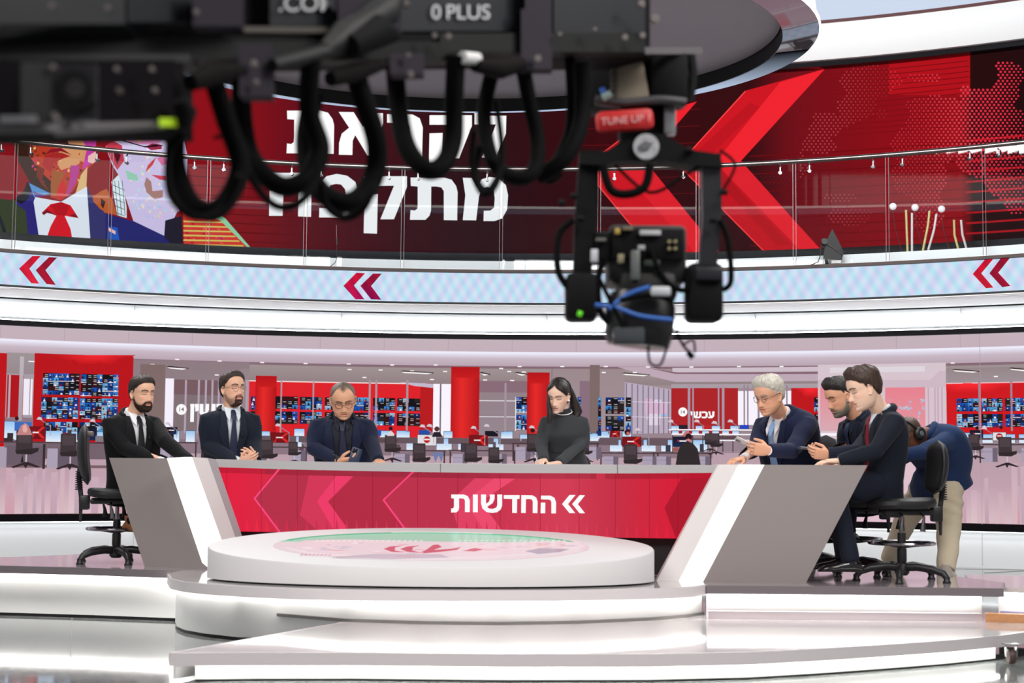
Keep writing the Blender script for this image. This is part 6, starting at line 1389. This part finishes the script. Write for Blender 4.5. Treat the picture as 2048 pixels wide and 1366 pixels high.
rd = tag(empty('rod_antenna', at_edge(673, 8.80)), 'thin rod antenna with black connector standing on the balcony edge', 'antenna'); rb = rd.location.copy(); yr = rb.y - .02
mb = MB(); mb.cylr(P(673, 450, yr) - rb, P(673, 476, yr) - rb, .0025); mb.build('whip', M_steel, rd)
mb = MB(); mb.cylr(P(673.5, 476, yr) - rb, P(673.5, 489, yr) - rb, .009); mb.build('connector', M_ch, rd)
mb = MB(); mb.tube([P(673, 489, yr) - rb, P(673.5, 515, yr) - rb, P(671, 525, yr) - rb, P(661, 533, yr) - rb], .004, 6); mb.build('antenna_cable', M_blackm, rd)
# reflections in the balcony glass, built as added globes on stems
for (gx, gy), stems, lab in (((1786, 413), [[(1812, 420), (1815, 500)], [(1824, 426), (1824, 500)]], 'left'), ((1830, 415), [[(1859, 422), (1856, 450), (1846, 500)], [(1873, 428), (1868, 460), (1857, 498)]], 'middle'), ((1883, 418), [[(1908, 440), (1909, 470), (1916, 496)], [(1922, 440), (1925, 470), (1932, 494)]], 'right')):
    Yg = 16.2; bs_ = P(gx + 20, 505, Yg); gl_ = tag(empty('globe_reflection', bs_), 'white globe with curved stems, added for reflections in the balcony glass, %s one of three' % lab, 'reflection', 'added globes for balcony glass reflections')
    mb = MB(); c = P(gx, gy, Yg) - bs_; mb.lathe(c, [(.001, -.036)] + [(.037 * math.sin(t), -.037 * math.cos(t)) for t in [math.pi * i / 8 for i in range(1, 8)]] + [(.001, .036)], 18); mb.build('globe', mat('globe_white', rgb(226, 220, 222), .25, emis=(1, .96, .96), es=.35), gl_)
    for i, st_p in enumerate(stems):
        mb = MB(); mb.tube([P(x, y, Yg) - bs_ for x, y in st_p] + [P(st_p[-1][0], 512, Yg) - bs_], .012, 8); mb.build('stem', mat('stem_%d' % i, rgb(*((206, 190, 120), (214, 206, 204))[i]), .4), gl_)
    mb = MB(); mb.tube([P(gx, gy + 6, Yg) - bs_, P(gx + 4, gy + 40, Yg) - bs_, P(gx + 20, 512, Yg) - bs_], .005, 6); mb.build('globe_arm', mat('arm_clear', rgb(90, 30, 34), .3), gl_)
    mb = MB(); mb.lathe((0, 0, 0), [(.12, -.27), (.12, -.25), (.001, -.25)], 20) if 0 else mb.box(P(gx + 40, 512, Yg) - bs_, (.14, .12, .03)); mb.build('globe_base', M_ch, gl_)
# ------------------------------------------------------------------ camera crane in the foreground
cz = lambda x: 2.9 + max(0, x + 50) / 1400 * 2.2
M_c1 = mat('crane_dark_paint', rgb(17, 16, 19), .75, spec=.15); M_c2 = mat('crane_rail', rgb(30, 31, 31), .6, 0, spec=.2); M_c3 = mat('crane_glossy_plate', rgb(38, 40, 44), .4, 0, spec=.25); M_c4 = mat('crane_bracket', rgb(48, 43, 52), .7, 0, spec=.2); M_c5 = mat('crane_bolt', rgb(170, 160, 155), .3, .9); M_rub = mat('rubber_cable', rgb(5, 5, 6), .8, spec=.12)
crane = tag(empty('camera_crane'), 'black camera crane arm with hanging cable loops crossing the foreground top', 'camera crane')
def beam(name, x0, y0, x1, y1, m, y0b=None, y1b=None, th=.12, dy=0, bev=0):
    y0b = y0 if y0b is None else y0b; y1b = y1 if y1b is None else y1b
    Y0, Y1 = cz(x0) + dy, cz(x1) + dy; mb = MB(); mb.prism([P(x0, y0, Y0), P(x1, y0b, Y1), P(x1, y1b, Y1), P(x0, y1, Y0)], (0, th, 0)); return mb.build(name, m, crane, smooth=False)
beam('arm_body', -500, -160, 1100, 100, M_c1, th=.22, dy=.03)
beam('arm_extension', 1100, -140, 1300, 108, M_c1, th=.2, dy=.03)
beam('side_plate', -200, -120, 250, 48, M_c3); beam('side_plate', 255, -100, 385, 44, M_c3); beam('side_plate', 540, -100, 670, 52, M_c3); beam('side_plate', 800, -90, 1045, 62, M_c3); beam('side_plate', 1108, -60, 1290, 78, M_c3)
beam('upper_rail', -400, 46, 690, 58, mat('rail_light_edge', rgb(70, 64, 58), .5, .1), th=.05, dy=-.03, y0b=54, y1b=66)
beam('dark_channel', -400, 58, 700, 76, M_blackm, th=.05, dy=-.01)
beam('lower_rail', -400, 70, 900, 118, M_c2, th=.06, dy=-.02, y0b=84, y1b=120); beam('lower_rail', 880, 66, 1290, 104, M_c2, th=.06, dy=-.02)
beam('under_channel', -400, 108, 380, 124, M_blackm, th=.1, dy=0)
bx = beam('control_box', -300, 120, 350, 248, mat('control_box_black', rgb(20, 17, 21), .8, spec=.1), th=.2, dy=-.06)
beam('box_edge', -300, 246, 100, 270, mat('worn_light_edge', rgb(120, 116, 118), .6), y0b=246, y1b=262, th=.01, dy=-.04); beam('box_edge', 100, 246, 345, 262, MATS['worn_light_edge'], y0b=242, y1b=248, th=.05, dy=-.04)
beam('dark_gap', 42, 124, 100, 244, M_blackm, th=.02, dy=-.066)
def cring(x, y, r, w, m, nm, dy=-.08, fill=False):
    Y = cz(x) + dy; s_ = Y / F; c = P(x, y, Y); mb = MB()
    ax = Matrix.Rotation(math.pi / 2, 3, 'X')
    mb.lathe(c, [(max(.0005, (r - w)) * s_ if not fill else .0005, -.006), (r * s_, -.006), (r * s_, .012), (max(.0005, (r - w)) * s_ if not fill else .0005, .012)], 28, axis=ax); return mb.build(nm, m, crane)
mb = MB(); Yf = cz(150) - .075; q = [P(x, y, Yf) for x, y in ((106, 128), (192, 128), (192, 240), (106, 240))]; mb.prism(q, (0, .02, 0)); mb.build('fan_plate', mat('fan_frame', rgb(58, 54, 58), .4, .3), crane, smooth=False)
cring(150, 184, 42, 9, M_blackm, 'fan_rim'); cring(153, 180, 19, 19, mat('fan_hub', rgb(84, 80, 80), .4, .4), 'fan_hub', dy=-.085, fill=True)
for x, y in ((110, 136), (185, 136), (112, 232), (190, 230), (236, 140), (306, 140), (240, 182), (312, 182), (107, 14), (218, 18), (395, 26)): cring(x, y, 5.5, 5.5, M_c5, 'bolt', dy=-.09, fill=True)
for x0, y0, x1, y1 in ((478, 88, 542, 192), (780, 106, 846, 148), (1042, 18, 1104, 138), (385, -20, 480, 52), (676, -30, 800, 60), (1050, -60, 1104, 20)):
    beam('bracket', x0, y0, x1, y1, M_c4, th=.06, dy=-.07)
for x, y, r in ((510, 128, 7), (514, 165, 5), (818, 112, 5), (822, 148, 6), (1076, 118, 7), (870, 72, 5), (898, 74, 6), (1250, 76, 6), (1285, 72, 6), (1120, 70, 4), (1190, 60, 4), (812, 8, 7), (1310, 38, 9), (1283, 8, 7)): cring(x, y, r, r, M_c5, 'bolt', dy=-.10, fill=True)
# clamp knobs and rubbery joints along the arm
def blob(nm, pts, rad, m, dy=-.1, par=None):
    mb = MB(); mb.tube([P(x, y, cz(x) + dy) for x, y in pts], rad, 12); return mb.build(nm, m, par or crane)
blob('joint_clamp', [(650, 100), (690, 70), (730, 45), (770, 20), (790, -10)], [.02, .04, .036, .045, .03], M_blackm)
blob('joint_knob', [(700, 92), (755, 62), (790, 70)], [.03, .045, .02], M_c1, dy=-.14)
blob('clamp_arm', [(545, 130), (620, 112), (690, 92)], [.016, .02, .02], M_blackm)
blob('strain_relief', [(380, 165), (430, 150), (480, 140)], [.02, .026, .016], mat('brass_grey', rgb(26, 23, 23), .85, 0, spec=.1)); blob('strain_relief', [(660, 158), (710, 145), (760, 130)], [.02, .026, .016], MATS['brass_grey']); blob('strain_relief', [(950, 130), (1000, 138), (1045, 128)], [.02, .03, .02], MATS['brass_grey'])
blob('cable_clip', [(925, 115), (955, 118)], [.018, .018], mat('clip_white', rgb(235, 235, 235), .3))
beam('status_tag', 318, 236, 360, 252, mat('lime_tag', rgb(176, 214, 30), .5, emis=rgb(176, 214, 30), es=.25), th=.01, dy=-.10)
blob('plug', [(362, 200), (372, 225), (370, 262)], [.018, .026, .014], M_c1, dy=-.12)
# thick cable loops
def spline(pts, n=10):
    out = []; p = [pts[0]] + list(pts) + [pts[-1]]
    for i in range(1, len(p) - 2):
        for k in range(n):
            t = k / n; a, b, c, d = p[i - 1], p[i], p[i + 1], p[i + 2]
            out.append(tuple(.5 * ((2 * b[j]) + (-a[j] + c[j]) * t + (2 * a[j] - 5 * b[j] + 4 * c[j] - d[j]) * t * t + (-a[j] + 3 * b[j] - 3 * c[j] + d[j]) * t**3) for j in range(len(b))))
    out.append(tuple(pts[-1])); return out
def loop(pts, r, dy=0, nm='cable', par=None, m=None):
    sp = spline(pts); Yb = cz(sum(p[0] for p in pts) / len(pts)); mb = MB(); mb.tube([P(x, y, Yb + dy + .03 * math.sin(i * .15)) for i, (x, y) in enumerate(sp)], r * Yb / F, 12); return mb.build(nm, m or M_rub, par or crane)
loop([(352, 250), (352, 330), (378, 400), (418, 424), (455, 398), (480, 330), (452, 240), (428, 160)], 21)
loop([(372, 262), (340, 300), (338, 380), (370, 425), (410, 434), (450, 410), (478, 350)], 8, -.1)
loop([(482, 150), (486, 250), (505, 320), (560, 372), (612, 358), (640, 300), (618, 220), (622, 120)], 21, .02)
loop([(488, 300), (505, 360), (545, 408), (585, 412), (622, 380), (640, 330)], 8, -.06)
loop([(628, 190), (612, 280), (625, 360), (670, 402), (715, 398), (748, 350), (752, 280), (720, 180), (712, 150)], 22, .05)
loop([(640, 360), (652, 410), (690, 436), (728, 415), (748, 370)], 8, -.05)
loop([(790, 120), (795, 200), (812, 290), (850, 338), (885, 330), (906, 280), (908, 200), (912, 110)], 20, .05)
loop([(985, 140), (968, 230), (985, 320), (1030, 356), (1068, 340), (1075, 280), (1058, 200), (1045, 130)], 16, .06)
loop([(948, 260), (944, 330), (958, 378), (976, 388), (996, 360), (1004, 300), (992, 200)], 6, -.05)
loop([(960, 290), (950, 350), (974, 384), (1000, 350)], 8, .1)
loop([(1165, 118), (1166, 200), (1158, 262), (1128, 318), (1080, 352)], 17, .0); loop([(1140, 118), (1144, 200), (1138, 270), (1110, 330)], 12, .06)
loop([(430, 275), (470, 268), (505, 262)], 4, -.05)
# lettering on the plates
def crane_text(t, x, y, h, m=None):
    vs, fs = font_polys(t, x, y, h); mb = MB(); mb.add([P(a, b, cz(a) - .022) for a, b in vs], fs); return mb.build('lettering', m or mat('lettering_white', rgb(200, 200, 204), .5), crane, smooth=False, fix=False)
crane_text('.COM', 556, 22, 34); crane_text('0', 862, 38, 30); crane_text('PLUS', 891, 38, 30)
mb = MB(); Yt = cz(40) - .068
for k in range(12): mb.box(P(2 + k * 6.2, 238, Yt), (.0045, .004, .012))
mb.build('lettering', MATS['lettering_white'], crane)
tb = beam('end_tube', 1290, 94, 1405, 108, mat('clear_end_tube', rgb(120, 115, 118), .15, .4), th=.02, dy=0)

# remote head
ZH = 5.15
hd = tag(empty('camera_mount', P(1300, 230, ZH)), 'black remote head yoke with red tag and round white badge hanging from the crane', 'remote head'); hb = hd.location.copy()
def part(nm, mb, m, par=None, smooth=True):
    o = mb.build(nm, m, par or hd, smooth); o.data.transform(Matrix.Translation(-hb)); return o
def flat(pts, Y, th): mb = MB(); mb.prism([P(x, y, Y) for x, y in pts], (0, th, 0)); return mb
def rbox(x0, y0, x1, y1, Y, th, bev=.012):
    a, b = P(x0, y0, Y), P(x1, y1, Y); mb = MB(); mb.box(((a.x + b.x) / 2, Y + th / 2, (a.z + b.z) / 2), (abs(b.x - a.x), th, abs(a.z - b.z)), bev=bev); return mb
def tb_(pts, r, Y=ZH, dy=0): mb = MB(); mb.tube([P(x, y, Y + dy) for x, y in spline(pts, 6)], r * ZH / F, 10); return mb
M_h = mat('head_black', rgb(10, 10, 12), .75, spec=.2); M_beige = mat('beige_gear', rgb(150, 138, 120), .45)
part('motor_housing', rbox(1180, 108, 1345, 215, ZH + .05, .16), M_h)
mb = MB(); c = P(1262, 118, ZH)
mb.prism([P(x, y, ZH - .02) for x, y in ((1240, 112), (1284, 112), (1298, 190), (1286, 202), (1236, 196), (1222, 176))], (0, .10, 0)); part('gear_shroud', mb, M_beige)
for k in range(9): part('gear_tooth', rbox(1222, 118 + k * 8.4, 1236, 122 + k * 8.4, ZH - .04, .05, .002), mat('tooth_grey', rgb(90, 84, 78), .5))
part('motor', rbox(1300, 100, 1378, 205, ZH - .03, .14, .02), M_h); part('motor_ribs', tb_([(1382, 110), (1386, 150), (1380, 200)], 9), M_h)
part('lower_collar', tb_([(1190, 200), (1250, 206), (1320, 200), (1372, 205)], 10, dy=-.03), mat('collar_grey', rgb(84, 82, 84), .4, .4))
part('connector', tb_([(1206, 196), (1222, 188)], 8, dy=-.06), mat('connector_mint', rgb(170, 196, 190), .4)); part('connector', tb_([(1204, 176), (1208, 186)], 6, dy=-.05), mat('connector_blue', rgb(60, 110, 210), .4))
part('pivot_post', rbox(1328, 200, 1352, 268, ZH + .01, .04, .006), mat('post_silver', rgb(170, 172, 174), .3, .6)); part('pivot_core', rbox(1240, 196, 1330, 280, ZH + .03, .1), M_h)
a, b = P(1192, 218, ZH - .07), P(1308, 262, ZH - .07); mb = MB(); mb.box(((a.x + b.x) / 2, ZH - .06, (a.z + b.z) / 2), (abs(b.x - a.x), .04, abs(a.z - b.z)), Matrix.Rotation(-.06, 3, 'Y') if 0 else Matrix.Rotation(math.radians(-5), 3, 'Y'), bev=.02); part('red_tag', mb, mat('red_rubber_tag', rgb(206, 36, 38), .5))
vs, fs = font_polys('TUNE UP 1', 1202, 250, 15); mb = MB(); mb.add([P(x, y - (x - 1202) * .08, ZH - .085) for x, y in vs], fs); part('lettering', mb, mat('tag_letter_pale', rgb(236, 180, 180), .5), smooth=False)
part('yoke_bridge', flat([(1160, 306), (1215, 300), (1262, 268), (1330, 268), (1375, 298), (1440, 308), (1446, 334), (1375, 330), (1330, 322), (1240, 322), (1200, 330), (1158, 328)], ZH - .05, .11), M_h)
mb = MB(); mb.lathe(P(1292, 294, ZH - .055), [(.001, -.012), (.038, -.012), (.042, -.004), (.042, .01), (.001, .01)], 28, axis=Matrix.Rotation(math.pi / 2, 3, 'X') if 0 else Matrix.Rotation(math.pi / 2, 3, 'X')); part('badge', mb, mat('badge_white', rgb(186, 186, 190), .3, var=.5, bscale=45))
part('badge_mark', flat([(1278, 290), (1290, 282), (1306, 286), (1300, 296), (1284, 300)], ZH - .072, .004), mat('badge_grey', rgb(110, 110, 114), .4))
part('yoke_arm', flat([(1160, 300), (1198, 300), (1196, 420), (1182, 560), (1146, 560), (1150, 430)], ZH - .03, .07), M_h)
part('yoke_arm', flat([(1404, 306), (1442, 306), (1444, 420), (1434, 540), (1400, 540), (1406, 430)], ZH - .03, .07), mat('head_slate', rgb(30, 30, 36), .4))
part('side_motor', rbox(1132, 543, 1196, 640, ZH - .06, .14, .02), M_h); part('side_motor', rbox(1376, 524, 1448, 642, ZH - .06, .14, .02), M_h); part('side_motor_face', rbox(1392, 534, 1446, 560, ZH - .075, .02, .004), MATS['head_slate'])
part('status_light', tb_([(1155, 626), (1164, 629)], 5.5, dy=-.07), mat('green_lamp', rgb(90, 190, 30), .4, emis=rgb(90, 200, 30), es=.6))
for x, y in ((1147, 392), (1161, 437), (1123, 405), (1378, 300), (1426, 440), (1448, 384)): part('lock_knob', tb_([(x - 6, y), (x + 7, y + 1)], 6, dy=-.06), M_h)
for pts, r in (([(1205, 330), (1222, 380), (1258, 388), (1290, 372), (1300, 330)], 9), ([(1146, 440), (1118, 470), (1116, 540), (1140, 580)], 7), ([(1440, 440), (1456, 480), (1462, 560), (1446, 580)], 6), ([(1208, 520), (1196, 560), (1200, 620), (1222, 650)], 7), ([(1120, 345), (1100, 360), (1082, 350)], 9), ([(1230, 330), (1300, 385), (1370, 350), (1400, 330)], 3.5), ([(1440, 300), (1470, 330), (1446, 380)], 3)): part('head_cable', tb_(pts, r, dy=-.04), M_rub)
# camera in the cradle
cm = tag(empty('broadcast_camera', P(1290, 520, ZH)), 'black broadcast camera with blue cables held in the hanging remote head', 'camera'); hb = cm.location.copy()
pc_ = lambda nm, mb, m, smooth=True: part(nm, mb, m, cm, smooth)
pc_('body', rbox(1218, 448, 1374, 566, ZH - .02, .24, .02), mat('camera_body_black', rgb(18, 18, 20), .6)); pc_('side_module', rbox(1180, 462, 1224, 520, ZH - .03, .16, .01), M_h)
pc_('rear_panel', rbox(1224, 456, 1368, 520, ZH - .04, .03, .006), M_c1)
for x0, y0, x1, y1, c in ((1230, 456, 1240, 468, (190, 160, 80)), (1246, 454, 1266, 460, (130, 118, 90)), (1280, 460, 1322, 470, (196, 196, 198)), (1236, 508, 1248, 526, (150, 140, 110)), (1276, 490, 1290, 500, (170, 172, 174)), (1288, 520, 1320, 532, (52, 60, 52)), (1336, 480, 1342, 486, (160, 150, 110)), (1348, 480, 1354, 486, (160, 150, 110)), (1336, 494, 1342, 500, (160, 150, 110)), (1348, 494, 1354, 500, (160, 150, 110)), (1192, 476, 1212, 482, (110, 108, 104))): pc_('port', rbox(x0, y0, x1, y1, ZH - .055, .02, .002), mat('port_%d_%d' % (c[0], c[2]), rgb(*c), .5))
pc_('lens_block', rbox(1238, 540, 1356, 606, ZH - .05, .2, .03), mat('lens_block_dark', rgb(28, 26, 26), .6))
mb = MB(); mb.loft([(P(1282, 585, ZH + .02), Vector((.10, 0, .0)), Vector((0, .10, 0))), (P(1280, 620, ZH + .02), Vector((.115, 0, 0)), Vector((0, .115, 0))), (P(1278, 668, ZH), Vector((.112, 0, 0)), Vector((0, .112, 0))), (P(1276, 692, ZH), Vector((.10, 0, -.01)), Vector((0, .10, 0))), (P(1276, 694, ZH), Vector((.085, 0, -.01)), Vector((0, .085, 0)))], 28, .8); pc_('lens', mb, mat('lens_black', rgb(16, 16, 18), .35))
pc_('lens_window', rbox(1226, 654, 1290, 690, ZH - .13, .04, .008), mat('lens_grey_glass', rgb(70, 74, 78), .12))
bl = mat('cable_blue', rgb(52, 104, 190), .4)
for pts, m, r in (([(1190, 610), (1230, 615), (1280, 632), (1345, 640)], bl, 4.5), ([(1218, 618), (1255, 590), (1300, 574)], bl, 5), ([(1240, 600), (1300, 590), (1345, 600)], M_rub, 6), ([(1200, 560), (1230, 620), (1250, 660)], M_rub, 5)): pc_('camera_cable', tb_(pts, r, dy=-.12), m)
pc_('white_plug', rbox(1302, 572, 1342, 592, ZH - .14, .04, .008), mat('plug_white', rgb(205, 208, 212), .4)); pc_('white_bracket', rbox(1262, 500, 1280, 560, ZH - .08, .03, .006), mat('bracket_pale', rgb(120, 124, 122), .4, .4)); pc_('white_clip', rbox(1182, 498, 1196, 524, ZH - .07, .02, .003), MATS['plug_white'])
for pts, r in (([(1296, 690), (1300, 725), (1320, 730), (1332, 700), (1340, 670)], 2.6), ([(1352, 660), (1366, 690), (1386, 712)], 3), ([(1366, 690), (1386, 680), (1390, 705)], 2.4), ([(1300, 500), (1330, 560), (1370, 580), (1378, 540)], 6)): pc_('camera_cable', tb_(pts, r, dy=-.05), M_rub)
pc_('cable_plug', tb_([(1376, 704), (1386, 716)], 6), M_rub)
# drop tube joining crane and head
hb = Vector((0, 0, 0));
